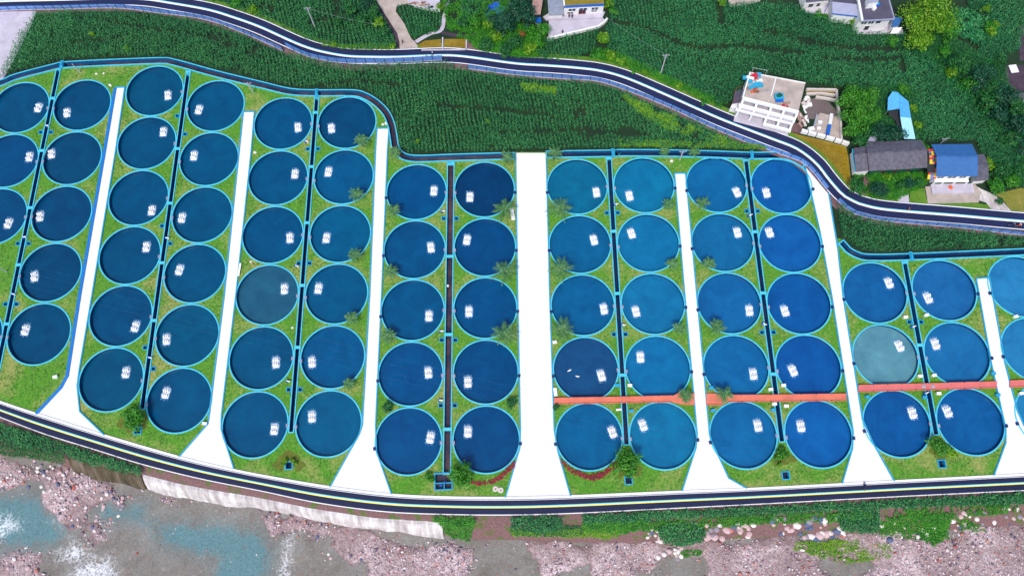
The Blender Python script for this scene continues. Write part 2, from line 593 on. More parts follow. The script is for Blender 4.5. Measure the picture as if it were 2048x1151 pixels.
# vegetation
M['corn'] = M_leaf('corn_leaf', srgb(8, 66, 36, 0.9), srgb(28, 118, 62, 0.95), srgb(92, 170, 92, 0.95), 0.05)
M['corn2'] = M_leaf('bluish_corn_leaf', srgb(8, 70, 40, 0.9), srgb(28, 122, 68, 0.95), srgb(92, 174, 100, 0.95), 0.05)
M['weed'] = M_leaf('weed_leaf', srgb(60, 120, 16, 0.9), srgb(104, 165, 24, 0.9), srgb(160, 196, 46, 0.9), 0.3)
M['hedge'] = M_leaf('hedge_leaf', srgb(8, 66, 34, 0.9), srgb(26, 108, 50, 0.9), srgb(70, 150, 66, 0.9), 0.3)
M['shrub'] = M_leaf('bright_shrub_leaf', srgb(16, 92, 20, 0.85), srgb(46, 142, 24, 0.85), srgb(112, 190, 40, 0.85), 0.4, .25, .5)
M['lime'] = M_leaf('yellow_green_leaf', srgb(38, 98, 10, 0.85), srgb(96, 162, 16, 0.85), srgb(178, 216, 40, 0.85), 0.3, .25, .5)
M['tree'] = M_leaf('tree_leaf', srgb(8, 70, 30, 0.9), srgb(24, 108, 46, 0.9), srgb(70, 150, 60, 0.9), 0.3)
M['treed'] = M_leaf('dark_tree_leaf', srgb(4, 52, 36, 0.9), srgb(14, 82, 56, 0.9), srgb(40, 120, 80, 0.9), 0.3)
M['bamboo'] = M_leaf('bamboo_leaf', srgb(20, 92, 14, 0.9), srgb(56, 140, 26, 0.9), srgb(108, 184, 44, 0.9), 0.3)
M['palm'] = M_leaf('palm_leaf', srgb(36, 96, 46, 0.9), srgb(74, 136, 74, 0.9), srgb(150, 190, 120, 0.9), 0.5)
M['redleaf'] = M_leaf('red_shrub_leaf', srgb(96, 16, 34, 0.9), srgb(160, 36, 56, 0.9), srgb(200, 70, 84, 0.9), 0.5)
M['rustleaf'] = M_leaf('rusty_leaf', srgb(110, 78, 30, 0.8), srgb(160, 110, 50, 0.8), srgb(190, 150, 80, 0.8), 0.5)
M['bark'] = M_paint('bark', srgb(120, 98, 84, 0.6), 0.9, 0.35, 3.0, bmp=0.4)

# ------------------------------------------------------------------ plan of the farm
LRT = [(-420, 640), (-200, 728), (0, 802), (104, 836), (208, 869), (360, 913), (466, 938), (560, 956), (662, 973), (780, 987.5), (890, 993), (1013, 994), (1139, 991), (1366, 981.5), (1491, 976.5), (1686, 966.5), (1785, 961), (1989, 950.5), (2048, 947.5), (2300, 933), (2520, 920)]
LRB = [(-420, 672), (-200, 759), (0, 834), (90, 868), (190, 899), (287, 929), (400, 957), (520, 981), (640, 1006), (771, 1023), (900, 1028.5), (1024, 1029.5), (1150, 1026), (1281, 1019.5), (1540, 1006.5), (1789, 993), (2048, 980.5), (2300, 967), (2520, 955)]
NR = 160
lr_top = resample(smooth(WW(LRT)), NR)
lr_bot = resample(smooth(WW(LRB)), NR)
lr_mid = [a.lerp(b, 0.5) for a, b in zip(lr_top, lr_bot)]

SUP_L = [(-260, 232), (-120, 205), (0, 168), (32, 155), (112, 134), (128, 131), (200, 127), (320, 122.5), (345, 125), (376, 133), (430, 148), (520, 170), (580, 184), (632, 187), (705, 187), (730, 193), (752, 206), (771, 225), (782, 248), (787, 272), (791, 295), (802, 310), (820, 317), (850, 318), (900, 316), (992, 313.5), (1026, 312.5)]
SUP_M = [(1094, 309.5), (1223, 307.5), (1240, 306.5), (1330, 307), (1420, 309), (1502, 312), (1545, 311.5), (1567, 313), (1586, 318.5), (1607, 330)]
SUP_R = [(1682, 485), (1690, 494), (1698, 502), (1716, 511), (1738, 515), (1815, 514), (2048, 504), (2300, 492)]
sup = [smooth(WW(x), 4) for x in (SUP_L, SUP_M, SUP_R)]

B1, B5 = W(164, 209.5, .15), W(77.5, 667, .15)
cols = {}
def column(key, top, bot, n):
    a, b = W(*top, .15), W(*bot, .15)
    cols[key] = [a.lerp(b, k / (n - 1)) for k in range(n)]
column('B', (164, 209.5), (77.5, 667), 5)
stepB = cols['B'][1] - cols['B'][0]
a1 = W(40.5, 214.5, .15)
cols['A'] = [a1 + stepB * k for k in range(5)]
column('C', (309, 181), (222, 758), 6)
column('D', (431, 211), (358, 799.5), 6)
column('E', (566, 246.3), (510, 848), 6)
column('F', (694, 244.5), (657, 846), 6)
column('G', (833, 383), (817, 881), 5)
column('H', (969, 378), (972.5, 877.5), 5)
column('I', (1154.6, 372.3), (1178, 872), 5)
column('J', (1288, 369.5), (1326, 870), 5)
column('K', (1433, 368.5), (1487, 868.5), 5)
column('L', (1563, 371), (1637, 866.5), 5)
column('M', (1750, 584.5), (1794, 846), 3)
column('N', (1889, 579.5), (1941.5, 842), 3)
column('O', (2041, 572), (2099, 831), 3)
SKIP = {('A', 3)}
PR = 8.0      # outer radius of a pond rim


def line_x(key, y):
    a, b = cols[key][0], cols[key][-1]
    return a.x + (b.x - a.x) * (y - a.y) / (b.y - a.y)


chan_defs = {  # pair: top px y, bottom px y on the mid line, half width
    'AB': (141, 760, 0.46), 'CD': (150, 817, 0.46), 'EF': (197, 863, 0.46), 'GH': (326, 946, 0.74),
    'IJ': (317, 888, 0.5), 'KL': (320, 882, 0.5), 'MN': (521, 868, 0.5)}
CHX = {'AB': (111, -15), 'CD': (377, 283), 'EF': (632, 582.5), 'GH': (901, 893), 'IJ': (1218, 1252), 'KL': (1495, 1564), 'MN': (1808, 1873)}
chan = {}
for k, (y0, y1, hw) in chan_defs.items():
    wy0, wy1 = W(CHX[k][0], y0).y, W(CHX[k][1], y1).y
    f = lambda y: Vector(((line_x(k[0], y) + line_x(k[1], y)) / 2, y, 0))
    chan[k] = (f(wy0), f(wy1), hw)

PATHS = {
    'p1': ([(233.8, 176.5), (213, 300), (163, 590), (138, 752), (125, 776), (75, 829)], [(249, 176), (231, 300), (208, 440), (183.5, 590), (158, 740), (154, 771), (159, 823), (209, 871)]),
    'p2': ([(488, 225), (480, 300), (450, 590), (420, 830), (417, 848), (359, 914)], [(508, 225), (501.8, 300), (471, 590), (442, 830), (441.5, 858), (467, 937)]),
    'p3': ([(755, 258), (752.4, 300), (740.7, 590), (726, 851), (720, 868), (661, 974)], [(777, 258), (774, 300), (762, 590), (750, 851), (752, 903), (782, 988)]),
    'p4': ([(1032.5, 306), (1036.5, 590), (1042, 860), (1041, 895), (1012, 995)], [(1091, 306), (1098, 590), (1107, 860), (1115, 905), (1140, 992)]),
    'p5': ([(1350, 348), (1370.6, 590), (1395.4, 868), (1393, 895), (1365, 982)], [(1369.8, 348), (1392, 590), (1417.5, 868), (1422, 883), (1456, 956), (1493, 977)]),
    'p6': ([(1611, 334), (1640, 460), (1664, 590), (1707, 862), (1705.5, 897), (1685, 967)], [(1655.7, 387), (1674, 498.6), (1684, 590), (1723, 838), (1744, 885), (1787, 962)]),
    'p7': ([(1953, 558), (1983, 726), (2012, 858), (2012, 885), (1988, 951)], [(1977, 556), (2008, 726), (2033, 822), (2062, 884), (2092, 946)]),
}
paths = {k: (WW(a), WW(b)) for k, (a, b) in PATHS.items()}

FARM = [(-420, 300), (-260, 215), (-120, 190), (0, 154), (112, 120), (200, 113), (330, 109), (430, 132), (520, 156), (632, 174), (705, 174), (735, 180), (768, 200), (795, 240), (802, 288), (815, 303), (850, 305), (1000, 301), (1030, 304), (1093, 304), (1223, 294), (1420, 295), (1502, 298), (1575, 303), (1612, 330),
        (1657, 383), (1674, 476), (1688, 478), (1705, 493), (1722, 501), (1740, 504), (1815, 503), (2048, 493), (2300, 481), (2500, 478)]
up0, up1, up2 = offset(sup[0], 1.2), offset(sup[1], 1.2), offset(sup[2], 1.1)
farm_poly = WW([(-420, 300)]) + up0 + WW([(1030, 304), (1093, 304)]) + up1 + WW([(1614, 328), (1657, 383), (1674, 476), (1680, 477)]) + up2 + WW([(2500, 478)]) + [p.copy() for p in reversed(lr_mid)]
farm_poly = [Vector((p.x, p.y, 0)) for p in farm_poly]

# ------------------------------------------------------------------ ground and lawn (one triangulation, split at the farm's edge)
holes = []
for key, ps in cols.items():
    for i, c in enumerate(ps):
        if (key, i) in SKIP: continue
        holes.append([(c.x + 7.8 * math.cos(2 * math.pi * k / 48), c.y + 7.8 * math.sin(2 * math.pi * k / 48)) for k in range(48)])
for k, (a, b, hw) in chan.items():
    d = (b - a).normalized(); n = Vector((-d.y, d.x, 0))
    holes.append([(q.x, q.y) for q in (a + n * hw, b + n * hw, b - n * hw, a - n * hw)])
SUPW = 0.78
for s_ in sup:
    L, Rr = offset(s_, SUPW), offset(s_, -SUPW)
    holes.append([(q.x, q.y) for q in L + Rr[::-1]])
BOX_SPOTS = [(276, 860), (578, 930), (1257, 960), (1571, 950), (1883, 927)]
for q in WW(BOX_SPOTS):
    holes.append([(q.x + a * .72, q.y + b * .78) for a, b in ((-1, -1), (1, -1), (1, 1), (-1, 1))])
tb = W(887, 962)
holes.append([(tb.x + a * 1.85, tb.y + b * 1.75) for a, b in ((-1, -1), (1, -1), (1, 1), (-1, 1))])
# side basins along the channels
BAS = {'AB': [(82, 264.6), (97.8, 264.6), (35, 487), (53, 487), (12, 608), (27, 608)],
       'CD': [(356, 232), (367.6, 268.5), (326, 451.6), (337.6, 487), (291, 694.6), (303, 737)],
       'EF': [(617, 298), (632, 298), (600, 526), (615, 526), (580, 778.5), (597, 778.5)],
       'GH': [(889, 437), (911.4, 437), (885, 679.5), (909, 679.5), (883.5, 810), (907.5, 810)],
       'IJ': [(1216, 425.5), (1232.4, 425.5), (1230.6, 668), (1247.6, 668)],
       'KL': [(1498, 422), (1514.7, 422), (1528, 664), (1545, 664)],
       'MN': [(1822, 643.5), (1839.5, 643.5)]}
bas = {}
for k, L in BAS.items():
    a, b, hw = chan[k]
    d = (b - a).normalized(); n = Vector((-d.y, d.x, 0))
    bas[k] = []
    for px in L:
        q = W(*px)
        tt = (q - a).dot(d); side = 1 if (q - a).dot(n) > 0 else -1
        c = a + d * tt + n * side * (hw + 0.36 + 0.55)
        bas[k].append((c, math.atan2(d.y, d.x)))
        holes.append([(c + d * (x * .42) + n * (y * .42))[:2] for x, y in ((-1, -1), (1, -1), (1, 1), (-1, 1))])

BANK_TOP = offset(lr_bot, 0.0)
G0 = 1600.0
gpoly = [Vector((-G0, lr_bot[0].y + 0.2, 0))] + lr_bot + [Vector((G0, lr_bot[-1].y, 0)), Vector((G0, 1800, 0)), Vector((-G0, 1800, 0))]
V2, E2 = [], []
def add_loop(pts):
    b = len(V2)
    for p in pts: V2.append(Vector((p[0], p[1])))
    n = len(pts)
    for i in range(n): E2.append((b + i, b + (i + 1) % n))
add_loop(gpoly); add_loop(farm_poly)
for h in holes: add_loop(h)
rv, re, rf, *_ = delaunay_2d_cdt(V2, E2, [], 0, 1e-5)
RV = np.array([(p.x, p.y) for p in rv])
RF = np.array([f for f in rf if len(f) == 3])
CX, CY = RV[RF].mean(1).T
in_g = inside(gpoly, CX, CY); in_f = inside(farm_poly, CX, CY)
in_h = np.zeros(len(CX), bool)
for h in holes: in_h |= inside(h, CX, CY)
V3 = np.c_[RV, np.zeros(len(RV))]
def flip_up(F):
    a, b, c = V3[F[:, 0]], V3[F[:, 1]], V3[F[:, 2]]
    s_ = np.cross(b - a, c - a)[:, 2] < 0
    F = F.copy(); F[s_] = F[s_][:, ::-1]
    return F
def sub(F):
    F = flip_up(F); u, inv = np.unique(F, return_inverse=True)
    return V3[u], inv.reshape(F.shape)
v_, f_ = sub(RF[in_g & ~in_f]); tag(npmesh('ground', v_, None, f_, M['soilgreen']), kind='structure')
v_, f_ = sub(RF[in_f & ~in_h]); tag(npmesh('lawn', v_, None, f_, M['lawn']), kind='structure')

# ------------------------------------------------------------------ roads
def band(P0, P1, t0, t1, z, name, mat, parent=None, kind=None):
    mb = MB(); b = 0
    for p, q in zip(P0, P1):
        a, c = p.lerp(q, t0), p.lerp(q, t1)
        mb.v += [(a.x, a.y, z), (c.x, c.y, z)]
    n = len(P0)
    for i in range(n - 1):
        mb.f.append((2 * i, 2 * i + 1, 2 * i + 3, 2 * i + 2)); mb.m.append(0)
    o = mb.build(name, mat, parent)
    if kind: o['kind'] = kind
    return o


def slab(P0, P1, t0, t1, z0, z1, name, mat, parent=None, kind=None):
    mb = MB()
    for p, q in zip(P0, P1):
        a, c = p.lerp(q, t0), p.lerp(q, t1)
        mb.v += [(a.x, a.y, z0), (a.x, a.y, z1), (c.x, c.y, z1), (c.x, c.y, z0)]
    n = len(P0)
    for i in range(n - 1):
        for k in range(3):
            mb.f.append((4 * i + k, 4 * i + k + 1, 4 * i + 4 + k + 1, 4 * i + 4 + k)); mb.m.append(0)
    o = mb.build(name, mat, parent)
    if kind: o['kind'] = kind
    return o


road = slab(lr_top, lr_bot, 0.0, 1.0, -0.3, 0.12, 'road', M['asphalt'], None, 'structure')
slab(lr_top, lr_bot, -0.05, 0.10, -0.3, 0.24, 'pavement', M['path'], None, 'structure')
band(lr_top, lr_bot, 0.135, 0.165, 0.126, 'edge_line', M['linew'], road)
band(lr_top, lr_bot, 0.47, 0.525, 0.126, 'centre_line', M['linec'], road)
band(lr_top, lr_bot, 0.525, 0.60, 0.130, 'centre_line', M['liney'], road)
slab(lr_top, lr_bot, 0.955, 1.005, -0.3, 0.22, 'kerb', M['linew'], road)

UR = [(-300, 30), (-120, 8), (0, 3), (130, 0), (230, -3), (290, -1), (339, 6), (417, 20), (470, 36), (520, 54), (573, 78), (606, 92), (640, 102.5), (692, 112), (745, 114), (797, 114), (875, 111), (927, 113), (1030, 127), (1090, 131), (1150, 135.5), (1202, 142), (1255, 157), (1333, 190), (1437, 236), (1540, 276), (1593, 297), (1632, 326.5), (1658, 359), (1684, 388), (1703, 400), (1723.5, 408.6), (1775, 419), (1919, 431), (2048, 442.5), (2300, 462), (2500, 476)]
ur = resample(smooth(WW(UR)), 220)
UH = 2.55
ur_t, ur_b = offset(ur, UH), offset(ur, -UH)
uroad = slab(ur_t, ur_b, 0.0, 1.0, -0.3, 0.14, 'upper_road', M['asphalt2'], None, 'structure')
band(ur_t, ur_b, 0.02, 0.07, 0.146, 'edge_line', M['linew'], uroad)
band(ur_t, ur_b, 0.44, 0.48, 0.146, 'centre_line', M['linec'], uroad)
band(ur_t, ur_b, 0.48, 0.58, 0.150, 'centre_line', M['linew'], uroad)
band(ur_t, ur_b, 0.93, 0.98, 0.146, 'edge_line', M['linew'], uroad)
# verge of bare earth under the fence
vb = offset(ur, -UH - 1.9)
band(ur_b, vb, 0.0, 1.0, 0.02, 'verge', M['earth'], None, 'structure')
band(offset(ur, UH + 1.3), ur_t, 0.0, 1.0, 0.02, 'verge', M['verge'], None, 'structure')


def fence(px, label, step=2.6, h=1.75):
    P = resample(smooth(WW(px)), step=step)
    root = empty('fence', (P[0].x, P[0].y, 0), 0, label, 'fence', 'blue mesh fences along the upper road')
    mb = MB()
    for a, b in zip(P, P[1:]):
        mb.face([(a.x, a.y, .25), (b.x, b.y, .25), (b.x, b.y, h), (a.x, a.y, h)])
    mb.build('mesh_panel', M['mesh'], root)
    mb = MB()
    for a, b in zip(P, P[1:]):
        mb.beam((a.x, a.y, .12), (b.x, b.y, .12), .18, .26)
    mb.build('base_kerb', M['concrete'], root)
    mb = MB()
    for a, b in zip(P, P[1:]):
        mb.beam((a.x, a.y, h + .03), (b.x, b.y, h + .03), .09, .09)
    mb.build('top_rail', M['kerb_blue'], root)
    for p in P:
        MB().beam((p.x, p.y, 0), (p.x, p.y, h + .12), .13, .13).build('post', M['fencepost'], root)
    return root


fence([(-160, 34), (0, 22), (130, 19), (235, 17), (313, 26), (391, 36), (443, 49.5), (520, 81), (567, 103)], 'blue mesh fence at the left end of the upper road')
fence([(573, 94), (606, 110), (635, 119), (692, 127), (797, 125.5), (885, 121)], 'blue mesh fence below the upper road opposite the farm track', h=2.2)
fence([(936, 138), (1030, 150), (1124, 158), (1189, 162), (1241, 177), (1333, 213), (1411, 250), (1489, 283), (1540, 301), (1567, 311), (1606, 326), (1632, 352.6), (1653, 380)], 'long blue mesh fence curving down beside the field and the right ponds')
fence([(1674, 401), (1690, 416), (1710, 428), (1750, 438.6), (1815, 446.4), (1919, 455.5), (1997, 464.6), (2048, 470), (2250, 486)], 'blue mesh fence below the upper road at its right end')

# ------------------------------------------------------------------ white farm paths with cyan kerbs
PL = {'p1': 'first', 'p2': 'second', 'p3': 'third', 'p4': 'broad middle', 'p5': 'fourth', 'p6': 'fifth', 'p7': 'sixth'}
for k, (L, Rr) in paths.items():
    L, Rr = [Vector(p) for p in L], [Vector(p) for p in Rr]
    p = MB().prism(L + Rr[::-1], -0.3, 0.06).build('path', M['path'])
    p['kind'] = 'structure'
    wl = 0.75 if k == 'p1' else 0.3
    for side, line in (('l', L), ('r', Rr)):
        ww = wl if side == 'l' else 0.3
        s = 1 if side == 'r' else -1
        prof = [(0, -0.2), (0, 0.28), (s * ww, 0.28), (s * ww, -0.2)]
        if s < 0: prof = prof[::-1]
        q = MB().sweep(line, prof).build('kerb', M['kerb_blue'] if (k == 'p1' and side == 'l') else M['kerb'], p)
    if k not in ('p6',):
        MB().beam(L[0] + Vector((-.3, .15, .04)), Rr[0] + Vector((.3, .15, .04)), .3, .5).build('kerb', M['kerb'], p) if k != 'p4' else None

# ------------------------------------------------------------------ channels
def channel(name, P, hw, label, cat, water, zt, group, wall=0.26, caps=True):
    root = empty(name, (P[0].x, P[0].y, 0), 0, label, cat, group)
    mb = MB()
    for s in (1, -1):
        pr = [(s * hw, -1.4), (s * hw, zt), (s * (hw + wall), zt), (s * (hw + wall), -0.25)]
        mb.sweep(P, pr if s < 0 else pr)
    if caps:
        for e, d in ((P[0], (P[0] - P[1]).normalized()), (P[-1], (P[-1] - P[-2]).normalized())):
            n = Vector((-d.y, d.x, 0))
            c = e + d * (wall / 2)
            mb.box((c.x, c.y, zt / 2 - .6), (wall, 2 * (hw + wall), zt + 1.2), math.atan2(d.y, d.x))
    mb.build('channel_wall', M['rim'], root)
    mb = MB()
    for s in (1, -1):
        q = hw - 0.012
        mb.sweep(P, [(s * q, -1.3), (s * q, zt - .05)])
    mb.build('inner_face', M['chanwall'], root)
    MB().sweep(P, [(hw, -1.0), (-hw, -1.0)]).build('water', water, root)
    return root


SUPO = []
SUPO.append(channel('supply_channel', sup[0], SUPW, 'long bent supply channel between the cornfield and the left ponds', 'water channel', M['siltwater'], 0.34, 'supply channels', 0.3))
SUPO.append(channel('supply_channel', sup[1], SUPW, 'supply channel along the top of the ponds right of the broad path', 'water channel', M['chanwater'], 0.34, 'supply channels', 0.3))
SUPO.append(channel('supply_channel', sup[2], SUPW - .1, 'supply channel with a curled end above the ponds at the far right', 'water channel', M['chanwater'], 0.34, 'supply channels', 0.3))
for k_, px_, rz_ in ((0, (125, 131), 1.5), (0, (634, 187), 1.57), (1, (1226, 307), 1.57), (1, (1503, 312), 1.5), (2, (1821, 513.5), 1.6)):
    q_ = W(*px_)
    MB().box((q_.x, q_.y, .42), (2.5, .85, .22), rz_).box((q_.x, q_.y, .7), (.9, .5, .4), rz_).build('sluice_gate', M['kerb'], SUPO[k_])
ORD = ['first', 'second', 'third', 'fourth', 'fifth', 'sixth', 'seventh', 'eighth', 'ninth', 'tenth', 'eleventh', 'twelfth', 'thirteenth', 'fourteenth', 'fifteenth']
BARS = {'AB': [(102.5, 197.6), (82, 302), (58.6, 416), (36, 530), (11.7, 648)],
        'CD': [(376, 145), (356, 298), (339, 407), (323, 526), (307, 641)],
        'EF': [(630, 226), (622, 334), (613, 446), (604, 571), (595, 694.6)],
        'GH': [(901, 329), (899, 513), (896, 669), (894.5, 858)],
        'IJ': [(1218.6, 317), (1226.7, 463), (1235, 587), (1244.7, 750)],
        'KL': [(1495, 320), (1512, 464), (1527, 586), (1547.5, 748)], 'MN': [(1809, 525), (1840, 690)]}
for ci, (k, (a, b, hw)) in enumerate(chan.items()):
    P = resample([a, b], 12)
    lab = 'straight drain channel between the %s and %s pond columns' % (ORD[ord(k[0]) - 65], ORD[ord(k[1]) - 65])
    root = channel('drain_channel', P, hw, lab, 'water channel', M['siltwater'] if k in ('GH',) else M['chanwater'], 0.26, 'drain channels between pond columns', 0.24)
    d = (b - a).normalized(); rz = math.atan2(d.y, d.x)
    for px in BARS[k]:
        tt = (W(*px) - a).dot(d); c = a + d * tt
        MB().box((c.x, c.y, .24), (.75, 2 * hw + .62, .2), rz).build('crossing_slab', M['rim'], root)
    for c, rz in bas[k]:
        mb = MB()
        for s in (1, -1):
            e = Matrix.Rotation(rz, 3, 'Z') @ Vector((s * .5, 0, 0))
            mb.box((c.x + e.x, c.y + e.y, -.2), (.16, 1.16, .8), rz)
            e = Matrix.Rotation(rz, 3, 'Z') @ Vector((0, s * .5, 0))
            mb.box((c.x + e.x, c.y + e.y, -.202), (.84, .16, .796), rz)
        bb = mb.build('side_basin', M['kerb'], root)
        MB().box((c.x, c.y, -.75), (.84, .84, .3), rz).build('water', M['chanwater'], bb)
        e = Matrix.Rotation(rz, 3, 'Z') @ Vector((0, .02, 0))
        MB().tube([(c.x + e.x, c.y + e.y, -.6), (c.x + e.x, c.y + e.y, .12)], .1, 8).build('valve', M['darkpl'], bb)

# ------------------------------------------------------------------ ponds
TONE = {'A': (0, 76, 122), 'B': (0, 72, 114), 'C': (0, 80, 120), 'D': (0, 84, 124), 'E': (0, 84, 126), 'F': (0, 90, 134), 'G': (0, 82, 132), 'H': (0, 76, 128),
        'I': (8, 98, 148), 'J': (18, 116, 166), 'K': (18, 106, 162), 'L': (14, 98, 168), 'M': (30, 104, 162), 'N': (30, 108, 168), 'O': (40, 132, 184)}
SPEC = {('E', 3): (34, 98, 126), ('M', 1): (92, 154, 166), ('I', 0): (8, 112, 152), ('J', 0): (14, 118, 162), ('I', 3): (22, 80, 130), ('M', 2): (12, 90, 156), ('N', 2): (12, 92, 156), ('L', 2): (10, 90, 160), ('L', 3): (10, 90, 162), ('F', 0): (0, 76, 118), ('H', 0): (0, 62, 106), ('M', 0): (22, 98, 160)}
NAMES = {('E', 3): 'greyish round pond', ('M', 1): 'murky pale teal round pond'}
rnd = random.Random(3)


def hue(c):
    return 'mid blue' if c[2] > 165 else ('deep blue' if c[2] > 136 else 'dark blue')


AER = {'A': [(77, 215), (59, 313), (17, 446), None, None], 'B': [(134, 225), (103, 307), (80, 432), (69, 552), (51, 659)],
       'C': [(336, 190), (327, 263), (304, 420), (293, 493), (271, 652), (252, 744)], 'D': [(398, 219), (388, 311), (364, 435), (359, 539), (333, 678), (332, 785)],
       'E': [(596, 254), (590, 347), (580, 475), (569, 577), (552, 724), (549, 857)], 'F': [(663, 256), (657, 343), (653, 475), (637, 576), (624, 723), (624, 832)],
       'G': [(868, 381), (862, 494), (858, 631), (857, 744), (861, 874)], 'H': [(940, 393), (934, 479), (938, 622), (936, 763), (936, 862)],
       'I': [(1193, 384), (1188, 479), (1208, 617), (1203, 750), (1225, 863)], 'J': [(1259, 391), (1263, 466), (1272, 622), (1281, 713), (1286, 849)],
       'K': [(1474, 384), (1475, 464), (1499, 620), (1507, 747), (1516, 850)], 'L': [(1533, 385), (1539, 464), (1570, 621), (1586, 740), (1602, 851)],
       'M': [(1778, 565), (1799, 691), (1825, 825)], 'N': [(1856, 595), (1871, 687), (1895, 822)], 'O': [None, None, None]}
WZ = -0.85
# prototype aerator: three floats under a frame, motors at one end, two rows of splash
aer = empty('aerator', (0, 0, 0))
for x in (-.72, 0, .72):
    fl = MB()
    sec = [(-1.45, .10), (-1.25, .24), (-.8, .29), (.8, .29), (1.25, .24), (1.45, .10)]
    fl.tube([(x, y, .08) for y, r in sec], [r for y, r in sec], 10)
    f_o = fl.build('float', M['white'], aer, True)
    for s in (1, -1): MB().tube([(x, s * 1.40, .1), (x, s * 1.62, .06)], [.15, .05], 8).build('float_tip', M['bluepl'], f_o, True)
    MB().box((x, -1.36, .3), (.24, .16, .16)).build('end_cap', M['orange'], f_o)
fr = MB()
for y in (-.62, .62): fr.box((0, y, .40), (1.95, .09, .07))
for x in (-.36, .36): fr.box((x, 0, .37), (.07, 2.2, .08))
fr.build('frame', M['white'], aer)
for x in (-.36, .36):
    MB().tube([(x, -.15, .52), (x, .2, .52)], .12, 10).build('motor', M['steel'], aer, True)
for y in (-.74, .74):
    sp = MB().tube([(-1.05, y, .42), (1.05, y, .42)], .05, 6)
    for x in (-.72, 0, .72):
        sp.tube([(x - .27, y, .42), (x - .22, y, .42), (x + .22, y, .42), (x + .27, y, .42)], [.1, .38, .38, .1], 9)
    sp.build('paddle_wheel', M['white'], aer)
# boiling white water: one bumpy foam sheet
gx, gy = np.meshgrid(np.linspace(-1.45, 1.45, 21), np.linspace(-2.0, 2.0, 29))
lob_ = np.zeros(gx.shape)
for x in (-.72, 0, .72):
    for y in (-.8, .8): lob_ = np.maximum(lob_, np.exp(-((gx - x) / .40) ** 4 - ((gy - y) / .80) ** 4))
edge = np.clip(1.25 - (np.abs(gx) / 1.3) ** 6 - (np.abs(gy) / 1.75) ** 6, 0, 1)
zz = -.06 + (.16 + .24 * lob_) * edge + (vnoise(gx * 5, gy * 5, 1.0) - .5) * .16 * edge - .06 * (1 - edge)
ii_ = (np.arange(28)[:, None] * 21 + np.arange(20)[None]).ravel()
npmesh('splash', np.c_[gx.ravel(), gy.ravel(), zz.ravel()], np.c_[ii_, ii_ + 1, ii_ + 22, ii_ + 21], None, M['foam'], aer)
fo = MB(); pts = []
for i in range(48):
    a = 2 * math.pi * i / 48
    w_ = 1 + rnd.uniform(-.14, .16); ca, sa = math.cos(a), math.sin(a)
    q = (abs(ca) ** 4 + abs(sa) ** 4) ** -0.25
    pts.append((1.55 * q * ca * w_, 2.1 * q * sa * w_, .02))
fo.face(pts)
fo.build('foam_fringe', M['foamthin'], aer)
aer_proto = aer
used = False

for key, ps in cols.items():
    ci = ord(key) - 65
    for i, c in enumerate(ps):
        if (key, i) in SKIP: continue
        tone = SPEC.get((key, i), TONE[key])
        tone = tuple(max(1, x + rnd.uniform(-3, 3)) for x in tone)
        nm = NAMES.get((key, i), hue(tone) + ' round pond')
        wh = '%s down in the %s pond column from the left' % (ORD[i], ORD[ci])
        if i == 0: wh = 'at the top of the %s pond column from the left' % ORD[ci]
        if i == len(ps) - 1: wh = 'at the foot of the %s pond column from the left' % ORD[ci]
        root = empty('fish_pond', (c.x, c.y, 0), 0, nm + ' ' + wh, 'fish pond', 'round fish ponds')
        mb = MB().lathe([(PR - .37, -1.2), (PR - .37, .10), (PR - .33, .15), (PR - .06, .15), (PR - .02, .10), (PR - .02, -.3)], 64)
        mb.build('rim', M['rim'], root, local=True)
        MB().lathe([(PR - .375, .02), (PR - .375, -1.3)], 64).build('tank_wall', M['tankwall'], root, local=True)
        wo = MB().disc(PR - .36, WZ, 64).build('water', M['pond'], root, local=True)
        wo.color = (*srgb(*tone, 0.74), 1)
        # inlet bracket on the channel side
        pair = {'A': 1, 'B': -1, 'C': 1, 'D': -1, 'E': 1, 'F': -1, 'G': 1, 'H': -1, 'I': 1, 'J': -1, 'K': 1, 'L': -1, 'M': 1, 'N': -1, 'O': 1}[key]
        ang = -.06 - rnd.uniform(0, .05) if pair > 0 else math.pi + .06 + rnd.uniform(0, .05)
        ex, ey = (PR - .2) * math.cos(ang), (PR - .2) * math.sin(ang)
        iv = MB().box((ex - pair * .1, ey, .20), (.62, .7, .10)).box((ex - pair * .38, ey, .24), (.08, 1.0, .14)).box((ex - pair * .1, ey, .3), (.14, .8, .1))
        iv.build('inlet_bracket', M['rooflight'], root, local=True)
        if ci >= 6:
            an2 = (math.pi + .18) if pair > 0 else -.18
            MB().box(((PR + .02) * math.cos(an2), (PR + .02) * math.sin(an2), .2), (.7, .75, .24), an2).build('outlet_box', M['darkpl'], root, local=True)
        ap = AER[key][i]
        if ap:
            q = W(ap[0], ap[1], WZ + .1)
            o = aer_proto if not used else copy_tree(aer_proto)
            used = True
            o.location = (q.x, q.y, WZ)
            o.rotation_euler = (0, 0, rnd.uniform(-.16, .2) + (0.1 if ci > 7 else -.06))
            o.scale = (.70, .80, .9)
            wh2 = ('top pond' if i == 0 else 'lowest pond' if i == len(ps) - 1 else ORD[i] + ' pond down') + ' of the %s column from the left' % ORD[ci]
            tag(o, 'white floating aerator splashing in the ' + wh2, 'aerator', 'floating aerators in the ponds')

